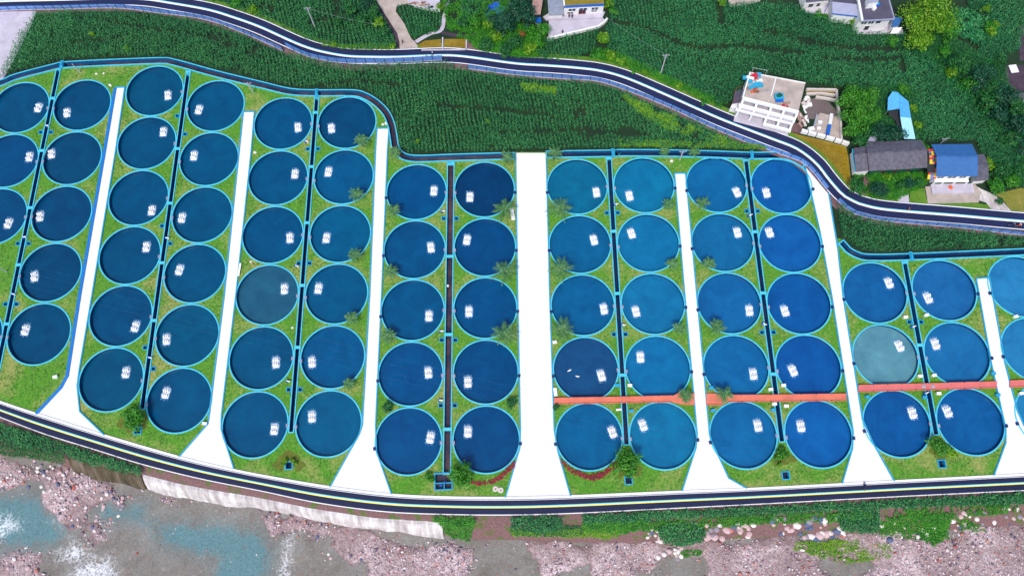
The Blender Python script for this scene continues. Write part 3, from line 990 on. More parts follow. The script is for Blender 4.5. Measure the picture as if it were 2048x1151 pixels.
# ------------------------------------------------------------------ inspection chambers
for px, lab in zip(BOX_SPOTS, ('below a small tree, leftmost', 'ringed by lime bushes, second from the left', 'below a leafy tree right of the broad path', 'below a low bush, fourth from the left', 'below a small tree at the far right')):
    q = W(*px)
    root = empty('inspection_chamber', q, 0, 'square cyan edged water chamber ' + lab, 'water chamber', 'square water chambers')
    mb = MB()
    for s in (1, -1):
        mb.box((s * .82, 0, -.3), (.24, 1.96, 1.1)).box((0, s * .86, -.302), (1.4, .24, 1.096))
    mb.build('rim', M['kerb'], root, local=True)
    MB().box((0, 0, -1.0), (1.4, 1.48, .2)).build('water', M['chanwater'], root, local=True)
root = empty('outfall_basin', tb, 0, 'large rectangular cyan basin at the foot of the widest drain channel', 'water basin')
mb = MB()
for s in (1, -1): mb.box((s * 2.0, 0, -.35), (.3, 3.9, 1.3)).box((0, s * 1.85, -.352), (3.7, .3, 1.296))
mb.box((0, -.35, -.3), (3.7, .22, 1.0)).box((.15, -1.05, -.3), (.2, 1.3, 1.0))
mb.build('rim', M['kerb'], root, local=True)
MB().box((0, 0, -1.15), (3.7, 3.4, .2)).build('water', M['siltwater'], root, local=True)
MB().tube([(-.9, -.9, -.9), (-.3, -.7, -.7)], .3, 10).tube([(.3, -.5, .25), (.3, .1, .25)], .14, 8).build('pipe', M['bluepl'], root, local=True)

# ------------------------------------------------------------------ coral walkways on the ponds
def deck(pts, m, lab, posts=8):
    P = WW(pts, .5)
    root = empty('walkway_deck', (P[0].x, P[0].y, 0), 0, lab, 'walkway', 'coral walkways across the ponds')
    MB().prism(P, .34, .5, bottom=True).build('deck', m, root)
    lo = [p for p in P]
    n = len(P)
    mb = MB()
    for i in range(n):
        a, b = P[i], P[(i + 1) % n]
        if (b - a).length > 3.2:
            mb.beam((a.x, a.y, 0.62), (b.x, b.y, 0.62), .16, .24)
    mb.build('edge_curb', M['coral'] if m is M['pink'] else M['coral'], root)
    for i in range(n):
        a, b = P[i], P[(i + 1) % n]
        L = (b - a).length
        if L > 6:
            for k in range(1, int(L / 4.2) + 1):
                p = a.lerp(b, k / (int(L / 4.2) + 1))
                MB().tube([(p.x, p.y, .5), (p.x, p.y, .98)], .07, 6).build('post', M['dark'], root)
    # legs down to the pond floor
    for k in range(posts):
        a = P[0].lerp(P[1], (k + .5) / posts); 
        b2 = P[-1].lerp(P[-2], (k + .5) / posts)
        c = a.lerp(b2, .5)
        MB().tube([(c.x, c.y, -1.2), (c.x, c.y, .36)], .18, 8).build('leg', M['concrete'], root)
    return root


deck([(1108, 795.5), (1230, 793.5), (1345, 791), (1355, 786), (1389, 787), (1389, 809), (1368, 809), (1345, 803.5), (1230, 805), (1108, 807.5)], M['coral'], 'coral walkway right of the broad path, widening round a palm')
deck([(1413, 786), (1440, 786), (1452, 790), (1570, 789), (1693, 787), (1693, 800.5), (1570, 802), (1455, 803), (1445, 809), (1413, 809)], M['coral'], 'coral walkway between the fourth and fifth white paths, with a palm')
deck([(1717, 770), (1860, 766.5), (1994, 762.5), (1994, 775), (1860, 779), (1717, 783)], M['pink'], 'pinkish walkway over the ponds between the fifth and sixth paths')
deck([(2020, 761), (2080, 759), (2140, 757), (2140, 770), (2080, 772), (2020, 774)], M['pink'], 'end of a pinkish walkway at the right edge of the photo', 3)
for k, px in enumerate(((1847.5, 772.5), (1865.5, 772.5))):
    q = W(px[0], px[1], .5)
    tag(MB().box((q.x, q.y, .56), (.9, .7, .1), 0).box((q.x, q.y, .66), (.5, .3, .1), 0).build('floor_plate', M['steel']), 'pale metal plate lying on the pinkish walkway, %s of the two' % ('left' if k == 0 else 'right'), 'metal plate', 'plates on the walkway')

# ------------------------------------------------------------------ riverbank and river
S_PX = [(-420, 750), (-260, 800), (0, 880), (60, 893), (128, 908), (167, 926), (229, 941), (286, 952), (360, 971), (430, 984), (510, 997), (620, 1019), (750, 1039), (850, 1045), (885, 1049), (960, 1052), (1100, 1058), (1250, 1062), (1400, 1052), (1600, 1040), (1800, 1035), (2048, 1022), (2300, 1010), (2520, 1000)]
T_PX = [(-420, 790), (-260, 838), (0, 912), (60, 918), (128, 931), (167, 948), (221, 964), (280, 974), (360, 993), (430, 1003), (510, 1014), (600, 1034), (690, 1050), (760, 1060), (850, 1068), (885, 1071), (960, 1082), (1100, 1084), (1250, 1088), (1400, 1082), (1600, 1074), (1800, 1070), (2048, 1052), (2300, 1040), (2520, 1030)]
ZS, ZT = -0.9, -4.3


def y_of(line, x):
    xs = [p.x for p in line]; ys = [p.y for p in line]
    return np.interp(x, xs, ys)


S_W, T_W = WW(S_PX, ZS), WW(T_PX, ZT)
xs = np.linspace(-250, 240, 400)
top_y = y_of(lr_bot, xs); s_y = y_of(S_W, xs); t_y = y_of(T_W, xs)
rows = [(np.full_like(xs, 0.35) + top_y, -0.35 + 0 * xs), (top_y - 0.05, -0.12 + 0 * xs), (top_y * .75 + s_y * .25, -0.22 + 0 * xs), (top_y * .4 + s_y * .6, -0.5 + 0 * xs), (s_y, ZS + 0 * xs),
        (s_y * .75 + t_y * .25, -1.75 + 0 * xs), (s_y * .45 + t_y * .55, -2.8 + 0 * xs), (t_y, ZT + 0 * xs), (t_y - 3, -5.2 + 0 * xs)]
V = []; Q = []
for k, (yy, zz) in enumerate(rows):
    n_ = (vnoise(xs, yy, 1.7) - .5) * (0.5 if 2 <= k <= 7 else 0.1)
    V.append(np.c_[xs, yy + n_, zz + n_ * .4])
nX = len(xs); V = np.concatenate(V)
for k in range(len(rows) - 1):
    for i in range(nX - 1): Q.append((k * nX + i, (k + 1) * nX + i, (k + 1) * nX + i + 1, k * nX + i + 1))
m, t, bs = new_mat('bank_earth'); p = pos(t)
a = noise_node(t, 0.35, 5, 0.65, p); b = noise_node(t, 4.0, 4, 0.7, p); vo = noise_node(t, 3.2, vec=p, typ='v')
r1 = ramp_node(t, [(0.3, srgb(96, 66, 64, 0.7)), (0.5, srgb(134, 98, 96, 0.7)), (0.7, srgb(176, 140, 140, 0.7))], b.outputs[0])
r2 = ramp_node(t, [(0.0, srgb(220, 196, 198, 0.75)), (0.25, srgb(150, 112, 112, 0.7)), (1, srgb(110, 80, 80, 0.7))], vo.outputs['Distance'])
c1 = mix_node(t, 0.45, r1.outputs[0], r2.outputs[0])
mk = ramp_node(t, [(0.52, (0, 0, 0)), (0.64, (1, 1, 1))], a.outputs[0])
gr = ramp_node(t, [(0.3, srgb(48, 92, 24, 0.7)), (0.7, srgb(120, 140, 60, 0.7))], b.outputs[0])
t.links.new(mix_node(t, mk.outputs[0], c1, gr.outputs[0]), bs.inputs['Base Color']); bs.inputs['Roughness'].default_value = 0.95
bump(t, bs, b.outputs[0], 0.5, 0.2)
M['bank'] = m
tag(npmesh('riverbank', V, Q, None, M['bank']), kind='structure')


def bank_wall(x0, x1, name, label, mat, th=0.35, lip=0.12):
    sx = sorted([W(x, 960, -1).x for x in (x0, x1)])
    X = np.linspace(sx[0], sx[1], 90)
    sy, ty = y_of(S_W, X), y_of(T_W, X)
    mb = MB(); B = 0
    P = []
    for x, a, b in zip(X, sy, ty):
        j = .05 + (vnoise(np.array([x]), np.array([3.0]), 3.1)[0] - .5) * 1.0 + (vnoise(np.array([x]), np.array([9.0]), 1.3)[0] - .5) * .4
        P.append([(x, a + .45, ZS + lip - .5), (x, a + .45, ZS + lip + .1), (x, a - .3, ZS + lip + .1), (x, (a + b + j) / 2 - .3, (ZS + ZT) / 2 + .55), (x, b + j - .25, ZT + .35), (x, b + j - .25, ZT - .9)])
    for pr in P: mb.v += pr
    k = 6
    for i in range(len(P) - 1):
        for q in range(k - 1):
            mb.f.append((i * k + q, i * k + q + 1, i * k + k + q + 1, i * k + k + q)); mb.m.append(0)
    mb.f.append(tuple(range(k))); mb.m.append(0)
    mb.f.append(tuple((len(P) - 1) * k + q for q in range(k))[::-1]); mb.m.append(0)
    return tag(mb.build(name, mat), label, 'retaining wall', 'retaining walls of the riverbank')


m, t, bs = new_mat('stained_concrete'); p = pos(t)
mp = t.nodes.new('ShaderNodeMapping'); mp.inputs['Scale'].default_value = (1.0, .12, .12); t.links.new(p, mp.inputs[0])
a = noise_node(t, 0.8, 5, 0.7, mp.outputs[0]); b = noise_node(t, 0.25, 3, 0.6, p)
r = ramp_node(t, [(0.30, srgb(124, 110, 104, 0.7)), (0.40, srgb(184, 172, 170, 0.74)), (0.52, srgb(216, 208, 206, 0.78)), (0.64, srgb(248, 244, 244, 0.84))], math_node(t, 'ADD', math_node(t, 'MULTIPLY', a.outputs[0], .6), math_node(t, 'MULTIPLY', b.outputs[0], .4)))
t.links.new(r.outputs[0], bs.inputs['Base Color']); bs.inputs['Roughness'].default_value = 0.85
M['bankconc'] = m
m, t, bs = new_mat('mossy_concrete'); p = pos(t)
mp = t.nodes.new('ShaderNodeMapping'); mp.inputs['Scale'].default_value = (1.0, .2, .2); t.links.new(p, mp.inputs[0])
a = noise_node(t, 0.6, 5, 0.7, mp.outputs[0])
r = ramp_node(t, [(0.3, srgb(52, 50, 26, 0.7)), (0.5, srgb(96, 84, 62, 0.7)), (0.7, srgb(140, 124, 110, 0.7))], a.outputs[0])
t.links.new(r.outputs[0], bs.inputs['Base Color']); bs.inputs['Roughness'].default_value = 0.9
M['mossconc'] = m
bank_wall(286, 883, 'retaining_wall', 'pale concrete retaining wall sloping from the lower road to the river', M['bankconc'])
bank_wall(130, 283, 'retaining_wall', 'dark mossy retaining wall under the hedge at the lower left', M['mossconc'])

# river grids
RX = np.arange(-185, 185.1, .55); RY = np.arange(-42, 32.1, .55)
GX, GY = np.meshgrid(RX, RY)
BAR_PX = [[(-160, 905), (0, 920), (85, 918), (128, 932), (165, 952), (215, 968), (264, 1000), (240, 1008), (205, 1012), (195, 1030), (228, 1042), (235, 1060), (190, 1078), (160, 1070), (130, 1052), (100, 1030), (82, 1005), (70, 985), (35, 983), (0, 992), (-160, 1005)],
          [(-160, 1090), (30, 1090), (60, 1097), (86, 1118), (82, 1135), (95, 1175), (-160, 1175)],
          [(278, 977), (362, 999), (372, 1006), (345, 1008), (300, 999)],
          [(360, 996), (500, 1016), (600, 1040), (690, 1056), (800, 1072), (790, 1090), (700, 1080), (640, 1070), (560, 1050), (500, 1030), (430, 1018), (372, 1008)],
          [(700, 1064), (830, 1074), (900, 1074), (1250, 1084), (1600, 1070), (2048, 1050), (2420, 1035), (2420, 1260), (700, 1260), (720, 1160), (690, 1125), (660, 1092)]]
POOL_PX = [[(955, 1114), (1000, 1104), (1060, 1108), (1092, 1122), (1088, 1175), (950, 1175)],
           [(1325, 1120), (1405, 1110), (1412, 1128), (1396, 1152), (1300, 1152)],
           [(1655, 1132), (1760, 1119), (1784, 1130), (1710, 1152), (1660, 1148)],
           [(1060, 1150), (1300, 1142), (1300, 1215), (1060, 1215)]]
sdb = np.full(GX.shape, 99.0)
for pp in BAR_PX: sdb = np.minimum(sdb, sdist(WW(pp, -4), GX, GY))
for pp in POOL_PX: sdb = np.maximum(sdb, -sdist(WW(pp, -4), GX, GY))
sdb = sdb + (vnoise(GX, GY, 7.0) - .5) * 4.0 + (vnoise(GX, GY, 2.6) - .5) * 2.6 + (vnoise(GX, GY, 1.1) - .5) * 1.2
hz = np.clip(-sdb * .22, -.5, .45) + (vnoise(GX, GY, 4.5) - .5) * .25 * (sdb < 0) - 4.06 + (vnoise(GX, GY, .9) - .5) * .12
ny_, nx_ = GX.shape
ii = (np.arange(ny_ - 1)[:, None] * nx_ + np.arange(nx_ - 1)[None, :]).ravel()
quads = np.c_[ii, ii + 1, ii + nx_ + 1, ii + nx_]
m, t, bs = new_mat('river_gravel'); p = pos(t)
v1 = noise_node(t, 2.4, vec=p, typ='v'); v2 = noise_node(t, 5.2, vec=p, typ='v')
big = noise_node(t, 0.09, 5, 0.6, p, dist=0.5); med = noise_node(t, 0.9, 4, 0.65, p)
sepa = t.nodes.new('ShaderNodeSeparateColor'); t.links.new(v1.outputs['Color'], sepa.inputs[0])
sepb = t.nodes.new('ShaderNodeSeparateColor'); t.links.new(v2.outputs['Color'], sepb.inputs[0])
stops = [(0.0, srgb(104, 96, 104, 0.76)), (0.18, srgb(160, 138, 144, 0.78)), (0.42, srgb(196, 172, 176, 0.8)), (0.68, srgb(230, 212, 212, 0.82)), (0.86, srgb(248, 232, 234, 0.82)), (0.97, srgb(214, 140, 128, 0.78))]
ra = ramp_node(t, stops, sepa.outputs[0]); rb = ramp_node(t, stops, sepb.outputs[1])
peb = mix_node(t, 0.5, ra.outputs[0], rb.outputs[0])
mud = ramp_node(t, [(0.3, srgb(110, 86, 84, 0.72)), (0.5, srgb(146, 120, 118, 0.74)), (0.7, srgb(180, 154, 152, 0.76))], med.outputs[0])
mk = ramp_node(t, [(0.42, (0.04, 0.04, 0.04)), (0.54, (0.92, 0.92, 0.92))], math_node(t, 'ADD', math_node(t, 'MULTIPLY', big.outputs[0], .75), math_node(t, 'MULTIPLY', med.outputs[0], .25)))
sx3 = t.nodes.new('ShaderNodeSeparateXYZ'); t.links.new(p, sx3.inputs[0])
wet = ramp_node(t, [(0.0, (0.55, 0.52, 0.52)), (1.0, (1, 1, 1))], math_node(t, 'MULTIPLY', math_node(t, 'ADD', sx3.outputs[2], 4.02), 4.5))
dry = mix_node(t, mk.outputs[0], peb, mix_node(t, 0.22, mud.outputs[0], peb))
t.links.new(mix_node(t, 1.0, dry, wet.outputs[0], 'MULTIPLY'), bs.inputs['Base Color']); bs.inputs['Roughness'].default_value = 0.9
bump(t, bs, v1.outputs['Distance'], 0.7, -0.2)
M['gravel'] = m
tag(npmesh('gravel_bars', np.c_[GX.ravel(), GY.ravel(), hz.ravel()], quads, None, M['gravel']), kind='structure')
mb = MB(); mb.face([(-1600, -1600, -4.85), (1600, -1600, -4.85), (1600, 60, -4.85), (-1600, 60, -4.85)])
mb.build('riverbed', M['gravel'])['kind'] = 'structure'

TEAL = [[(-160, 980), (0, 995), (70, 990), (95, 1030), (128, 1062), (112, 1085), (60, 1092), (-160, 1080)], [(300, 1045), (400, 1050), (520, 1062), (545, 1100), (535, 1175), (420, 1175), (440, 1115), (330, 1092)], [(200, 1015), (290, 1012), (285, 1038), (215, 1038)]]
FOAM = [[(-160, 1015), (30, 1022), (60, 1040), (45, 1064), (20, 1080), (0, 1092), (-160, 1090)], [(92, 1025), (104, 1022), (150, 1070), (185, 1090), (195, 1115), (150, 1135), (100, 1125), (98, 1100), (130, 1085), (120, 1060)], [(570, 1046), (600, 1050), (592, 1090), (588, 1175), (545, 1175), (560, 1090)], [(150, 1110), (230, 1100), (260, 1175), (110, 1175)]]
def soft(L, wd):
    d = np.full(GX.shape, 99.0)
    for pp in L: d = np.minimum(d, sdist(WW(pp, -4), GX, GY))
    return np.clip(.5 - d / wd, 0, 1)
ft, ff = soft(TEAL, 8), soft(FOAM, 7)
wv = npmesh('river', np.c_[GX.ravel(), GY.ravel(), np.full(GX.size, -4.0) + (vnoise(GX, GY, 1.6).ravel() - .5) * (.05 + .35 * ff.ravel())], quads)
for nm_, arr in (('teal', ft), ('foam', ff)):
    at = wv.data.attributes.new(nm_, 'FLOAT', 'POINT'); at.data.foreach_set('value', arr.ravel().astype(np.float32))
m, t, bs = new_mat('river_water'); p = pos(t)
def attr(n):
    a_ = t.nodes.new('ShaderNodeAttribute'); a_.attribute_name = n; return a_.outputs['Fac']
n1 = noise_node(t, 0.18, 5, 0.6, p, dist=0.6); n2 = noise_node(t, 2.2, 5, 0.7, p, dist=0.8); n3 = noise_node(t, 0.8, 4, 0.7, p, dist=1.2)
brown = ramp_node(t, [(0.3, srgb(108, 100, 92, 0.76)), (0.5, srgb(142, 134, 126, 0.78)), (0.7, srgb(176, 166, 158, 0.8))], math_node(t, 'ADD', math_node(t, 'MULTIPLY', n1.outputs[0], .45), math_node(t, 'MULTIPLY', n2.outputs[0], .55)))
# stones seen through the shallow water
vs_ = noise_node(t, 1.15, vec=p, typ='v'); spc = t.nodes.new('ShaderNodeSeparateColor'); t.links.new(vs_.outputs['Color'], spc.inputs[0])
spot = ramp_node(t, [(0.20, (1, 1, 1)), (0.30, (0, 0, 0))], vs_.outputs['Distance'])
some = ramp_node(t, [(0.70, (0, 0, 0)), (0.76, (0.7, 0.7, 0.7))], spc.outputs[0])
stc = ramp_node(t, [(0.0, srgb(178, 116, 92, 0.72)), (0.45, srgb(160, 126, 112, 0.74)), (0.75, srgb(196, 176, 170, 0.76)), (1.0, srgb(86, 84, 96, 0.7))], spc.outputs[1])
brown2 = mix_node(t, math_node(t, 'MULTIPLY', spot.outputs[0], some.outputs[0]), brown.outputs[0], stc.outputs[0])
teal = ramp_node(t, [(0.3, srgb(78, 124, 128, 0.76)), (0.7, srgb(112, 160, 168, 0.78))], n2.outputs[0])
tf = ramp_node(t, [(0.30, (0.0, 0.0, 0.0)), (0.50, (0.22, 0.22, 0.22)), (0.64, (0.85, 0.85, 0.85))], math_node(t, 'ADD', math_node(t, 'MULTIPLY', attr('teal'), .42), math_node(t, 'ADD', math_node(t, 'MULTIPLY', n1.outputs[0], .34), math_node(t, 'MULTIPLY', n3.outputs[0], .34))))
c1 = mix_node(t, tf.outputs[0], brown2, teal.outputs[0])
wp = noise_node(t, 0.7, 4, 0.7, p); wm = t.nodes.new('ShaderNodeVectorMath'); wm.operation = 'MULTIPLY_ADD'
t.links.new(wp.outputs['Color'], wm.inputs[0]); wm.inputs[1].default_value = (2.6, 2.6, 0); t.links.new(p, wm.inputs[2])
vr = t.nodes.new('ShaderNodeTexVoronoi'); vr.feature = 'DISTANCE_TO_EDGE'; vr.inputs['Scale'].default_value = 1.25; t.links.new(wm.outputs[0], vr.inputs['Vector'])
lace = ramp_node(t, [(0.0, (1, 1, 1)), (0.16, (0.25, 0.25, 0.25)), (0.4, (0, 0, 0))], vr.outputs['Distance'])
n4 = noise_node(t, 0.55, 5, 0.75, p, dist=1.5)
fm = ramp_node(t, [(0.66, (0, 0, 0)), (0.92, (0.95, 0.95, 0.95))], math_node(t, 'ADD', math_node(t, 'MULTIPLY', attr('foam'), .45), math_node(t, 'ADD', math_node(t, 'MULTIPLY', lace.outputs[0], .20), math_node(t, 'MULTIPLY', n4.outputs[0], .52))))
t.links.new(mix_node(t, fm.outputs[0], c1, (0.82, 0.84, 0.88)), bs.inputs['Base Color'])
rr = ramp_node(t, [(0, (0.16, 0.16, 0.16)), (1, (0.8, 0.8, 0.8))], fm.outputs[0])
t.links.new(rr.outputs[0], bs.inputs['Roughness'])
bs.inputs['IOR'].default_value = 1.33
bump(t, bs, n2.outputs[0], 0.35, 0.15)
wv.data.materials.append(m); wv['kind'] = 'structure'

# ------------------------------------------------------------------ stones
RS = np.random.RandomState(11)
def ico(seed, jit=.22, sub=1):
    bm = bmesh.new(); bmesh.ops.create_icosphere(bm, subdivisions=sub, radius=1)
    r = np.random.RandomState(seed)
    for v in bm.verts:
        v.co *= 1 + r.uniform(-jit, jit)
    v_ = np.array([v.co[:] for v in bm.verts]); f_ = np.array([[x.index for x in f.verts] for f in bm.faces])
    bm.free(); return v_, f_
m, t, bs = new_mat('river_stones')
g = t.nodes.new('ShaderNodeNewGeometry')
r = ramp_node(t, [(0.0, srgb(92, 92, 124, 0.75)), (0.12, srgb(140, 120, 136, 0.75)), (0.3, srgb(196, 166, 176, 0.78)), (0.55, srgb(228, 206, 210, 0.8)), (0.8, srgb(246, 236, 236, 0.82)), (0.9, srgb(216, 130, 112, 0.76)), (1.0, srgb(196, 92, 84, 0.74))], g.outputs['Random Per Island'])
t.links.new(r.outputs[0], bs.inputs['Base Color']); bs.inputs['Roughness'].default_value = 0.85
M['stones'] = m
def height_at(x, y):
    i = np.clip(((y - RY[0]) / .55).astype(int), 0, ny_ - 1); j = np.clip(((x - RX[0]) / .55).astype(int), 0, nx_ - 1)
    return hz[i, j], sdb[i, j]
N0 = 60000
px_ = RS.uniform(-150, 150, N0); py_ = RS.uniform(-20, 26, N0)
hh, ss = height_at(px_, py_)
dens = np.where(ss < .4, .35 + .9 * (vnoise(px_, py_, 5.0) > .5), 0.012)
dens = np.where((ss > .4) & (px_ > -75) & (px_ < -20) & (py_ < 8), 0.05, dens)
under = py_ < y_of(T_W, px_) + .4
keep = (RS.rand(N0) < dens * .42) & under
sx_, sy_, sh_ = px_[keep], py_[keep], hh[keep]
SV, SF = ico(1, .28)
n = len(sx_); sz = RS.gamma(2.2, .055, n) + .07
ang = RS.uniform(0, 6.28, n); el = RS.uniform(.75, 1.5, n)
Vx = SV[None] * sz[:, None, None] * np.stack([el, 1 / el, np.full(n, .7)], 1)[:, None, :]
ca, sa = np.cos(ang)[:, None], np.sin(ang)[:, None]
X_ = Vx[..., 0] * ca - Vx[..., 1] * sa + sx_[:, None]; Y_ = Vx[..., 0] * sa + Vx[..., 1] * ca + sy_[:, None]
Z_ = Vx[..., 2] + np.maximum(sh_, -4.05)[:, None] + .3 * sz[:, None]
o = npmesh('pebbles', np.stack([X_, Y_, Z_], -1).reshape(-1, 3), None, (SF[None] + (np.arange(n) * len(SV))[:, None, None]).reshape(-1, 3), M['stones'])
tag(o, 'pinkish white and grey pebbles strewn over the river gravel', 'pebbles', kind='stuff')

BM = {'pale pink': M_paint('pink_stone', srgb(222, 188, 190, 0.74), 0.85, 0.16, 3.0), 'whitish': M_paint('white_stone', srgb(244, 234, 230, 0.8), 0.85, 0.1, 3.0), 'blue grey': M_paint('blue_grey_stone', srgb(98, 112, 152, 0.75), 0.85, 0.2, 3.0), 'reddish': M_paint('red_stone', srgb(216, 128, 112, 0.75), 0.85, 0.2, 3.0), 'grey': M_paint('grey_stone', srgb(160, 150, 160, 0.75), 0.85, 0.2, 3.0)}
bmesh_cache = {}
for cn in BM:
    for k in range(3):
        v_, f_ = ico(20 + k, .13, 2)
        ob = npmesh('boulder', v_, None, f_, BM[cn]); me = ob.data
        me.polygons.foreach_set('use_smooth', [True] * len(me.polygons))
        bmesh_cache[cn, k] = me; bpy.data.objects.remove(ob)
ZONES = [([(60, 905), (130, 925), (262, 1000), (230, 1040), (190, 1070), (140, 1050), (85, 990)], 90, 'gravel bar beside the rapids below the mossy wall', .22, .5),
         ([(-5, 940), (60, 930), (60, 985), (0, 985)], 18, 'shingle at the left edge of the photo', .2, .45),
         ([(0, 1095), (80, 1110), (85, 1150), (0, 1150)], 16, 'shingle in the bottom left corner', .2, .45),
         ([(600, 1060), (900, 1080), (900, 1150), (640, 1150)], 14, 'wet gravel below the pale retaining wall', .2, .4),
         ([(1290, 1055), (1320, 1052), (1325, 1085), (1285, 1090)], 14, 'bank left of the round corn patch', .3, .55),
         ([(1318, 1093), (1370, 1090), (1362, 1118), (1312, 1116)], 16, 'shore below the round corn patch', .35, .7),
         ([(1405, 1050), (1500, 1042), (1500, 1072), (1410, 1078)], 26, 'bank right of the round corn patch', .4, .85),
         ([(1530, 1036), (1675, 1030), (1690, 1072), (1640, 1082), (1535, 1068)], 54, 'rocky bank left of the square corn patch', .35, .85),
         ([(1765, 1035), (1900, 1050), (1890, 1082), (1720, 1078)], 22, 'bank right of the square corn patch', .3, .6),
         ([(1890, 1022), (2040, 1010), (2044, 1050), (1900, 1060)], 30, 'rocky bank at the right edge of the photo', .3, .65)]
for poly, cnt, where, r0, r1 in ZONES:
    wp = WW(poly, -4)
    bx = [p.x for p in wp]; by = [p.y for p in wp]
    c = 0
    while c < cnt:
        x, y = rnd.uniform(min(bx), max(bx)), rnd.uniform(min(by), max(by))
        if not inside(wp, np.array([x]), np.array([y]))[0]: continue
        cn = rnd.choices(list(BM), [4, 4.5, 1.6, .5, 1.8])[0]
        ob = bpy.data.objects.new('boulder', bmesh_cache[cn, rnd.randrange(3)])
        COL.objects.link(ob)
        s = .95 * rnd.uniform(r0, r1) * (1 if rnd.random() > .12 else 1.25)
        z = float(height_at(np.array([x]), np.array([y]))[0][0])
        ty, sy = float(y_of(T_W, x)), float(y_of(S_W, x))
        if y > ty: z = ZT + (ZS - ZT) * min(1, (y - ty) / max(.1, sy - ty))
        z = max(z, -4.1)
        ob.location = (x, y, z + s * .25); ob.scale = (s * rnd.uniform(.9, 1.35), s, s * rnd.uniform(.6, .85)); ob.rotation_euler = (rnd.uniform(-.2, .2), rnd.uniform(-.2, .2), rnd.uniform(0, 6.28))
        tag(ob, cn + ' boulder on the ' + where, 'boulder', 'boulders, ' + cn + ', ' + where)
        c += 1

# ------------------------------------------------------------------ plants
def leaf_mesh(P, h, nl, L, wid, rng, up=(.25, .5), droop=(-.15, .3), base=(.2, .9)):
    """P (n,3) plant feet, h (n) heights -> verts, quads, tris of bent leaves"""
    n = len(P); k = nl
    A = rng.uniform(0, 2 * np.pi, (n, 1)) + np.arange(k)[None] * 2.4 + rng.uniform(-.4, .4, (n, k))
    hb = h[:, None] * (base[0] + (base[1] - base[0]) * (np.arange(k)[None] + rng.uniform(0, .6, (n, k))) / k)
    Ln = L * (h / h.mean())[:, None] * rng.uniform(.75, 1.2, (n, k))
    dx, dy = np.cos(A), np.sin(A)
    B = np.stack([P[:, None, 0] + 0 * A, P[:, None, 1] + 0 * A, P[:, None, 2] + hb], -1)
    D = np.stack([dx, dy, 0 * dx], -1); Pp = np.stack([-dy, dx, 0 * dx], -1)
    U = np.array([0, 0, 1.0])
    mid = B + D * (Ln * .5)[..., None] + U * (Ln * rng.uniform(*up, (n, k)))[..., None]
    tip = B + D * Ln[..., None] + U * (Ln * rng.uniform(*droop, (n, k)))[..., None]
    w_ = wid * rng.uniform(.8, 1.2, (n, k))[..., None]
    V = np.stack([B - Pp * w_ * .3, B + Pp * w_ * .3, mid + Pp * w_ * .5, mid - Pp * w_ * .5, tip], 2).reshape(-1, 3)
    b = np.arange(n * k) * 5
    return V, np.c_[b, b + 1, b + 2, b + 3], np.c_[b + 3, b + 2, b + 4]


def field_points(poly, sx, sy, rot, rng, excl=(), ew=.7, thin=.30, jit=.13):
    xs_ = [p.x for p in poly]; ys_ = [p.y for p in poly]
    cx_, cy_ = (min(xs_) + max(xs_)) / 2, (min(ys_) + max(ys_)) / 2
    R = math.hypot(max(xs_) - min(xs_), max(ys_) - min(ys_)) / 2 + 2
    gx, gy = np.meshgrid(np.arange(-R, R, sx), np.arange(-R, R, sy))
    gx, gy = gx.ravel(), gy.ravel()
    gx = gx + (vnoise(gx, gy, 6.0) - .5) * 1.2 + rng.uniform(-jit, jit, gx.shape) * sx
    gy = gy + rng.uniform(-.5, .5, gy.shape) * sy
    c, s = math.cos(rot), math.sin(rot)
    X, Y = cx_ + gx * c - gy * s, cy_ + gx * s + gy * c
    k = inside(poly, X, Y)
    X, Y = X[k], Y[k]
    for e in excl:
        d = seg_dist(e, X, Y); k = d > ew * (.6 + .8 * vnoise(X, Y, 2.0)); X, Y = X[k], Y[k]
    if thin:
        v = vnoise(X, Y, 3.0) * .6 + vnoise(X, Y, 9.0) * .4
        k = rng.rand(len(X)) < np.clip((v - thin + .22) * 4.5, .06, 1); X, Y = X[k], Y[k]
    return X, Y


def crop(name, label, cat, px, mat, sx=.95, sy=.5, rot=0.0, h=2.0, nl=8, L=.58, wid=.15, excl=(), thin=.28, z=0.0, seed=1, hv=.2, ew=.7, zf=None, up=(.25, .5), droop=(-.15, .3)):
    rng = np.random.RandomState(seed)
    poly = px if isinstance(px[0], Vector) else WW(px, z)
    X, Y = field_points(poly, sx, sy, rot, rng, [WW(e) for e in excl], ew, thin)
    n = len(X)
    hh = h * (1 - 1.6 * hv + 3.2 * hv * rng.rand(n)) * (.8 + .4 * vnoise(X, Y, 7.0))
    Z = np.full(n, z) if zf is None else zf(X, Y)
    V, q, t3 = leaf_mesh(np.c_[X, Y, Z], hh, nl, L, wid, rng, up, droop)
    o = npmesh(name, V, q, t3, mat)
    return tag(o, label, cat, kind='stuff')


F1 = WW([(72, 31), (130, 27), (235, 25), (313, 33), (391, 43), (443, 57), (520, 88), (567, 110), (600, 116), (635, 128), (692, 136), (797, 134), (888, 129), (935, 146), (1030, 158), (1124, 166), (1189, 170), (1241, 186), (1333, 223), (1411, 259), (1489, 292), (1520, 299)])
F1 += [p for p in reversed(offset(sup[1], 1.55)) if p.x < W(1525, 300).x] + WW([(1091, 300), (1032, 300)]) + [p for p in reversed(offset(sup[0], 1.55)) if p.x > W(2, 150).x] + WW([(2, 158), (15, 130)])
crop('maize_crop', 'dense green maize between the upper road and the left supply channel', 'maize', F1, M['corn'], rot=.10, seed=1, thin=.34,
     excl=[[(200, 45), (300, 60), (400, 75), (480, 100)], [(640, 175), (720, 165), (800, 175)], [(880, 215), (1000, 222), (1100, 235)], [(1060, 175), (1110, 185)], [(1240, 200), (1300, 235), (1400, 270)], [(150, 90), (250, 80)], [(1000, 270), (1150, 262), (1300, 275)]], ew=.5)
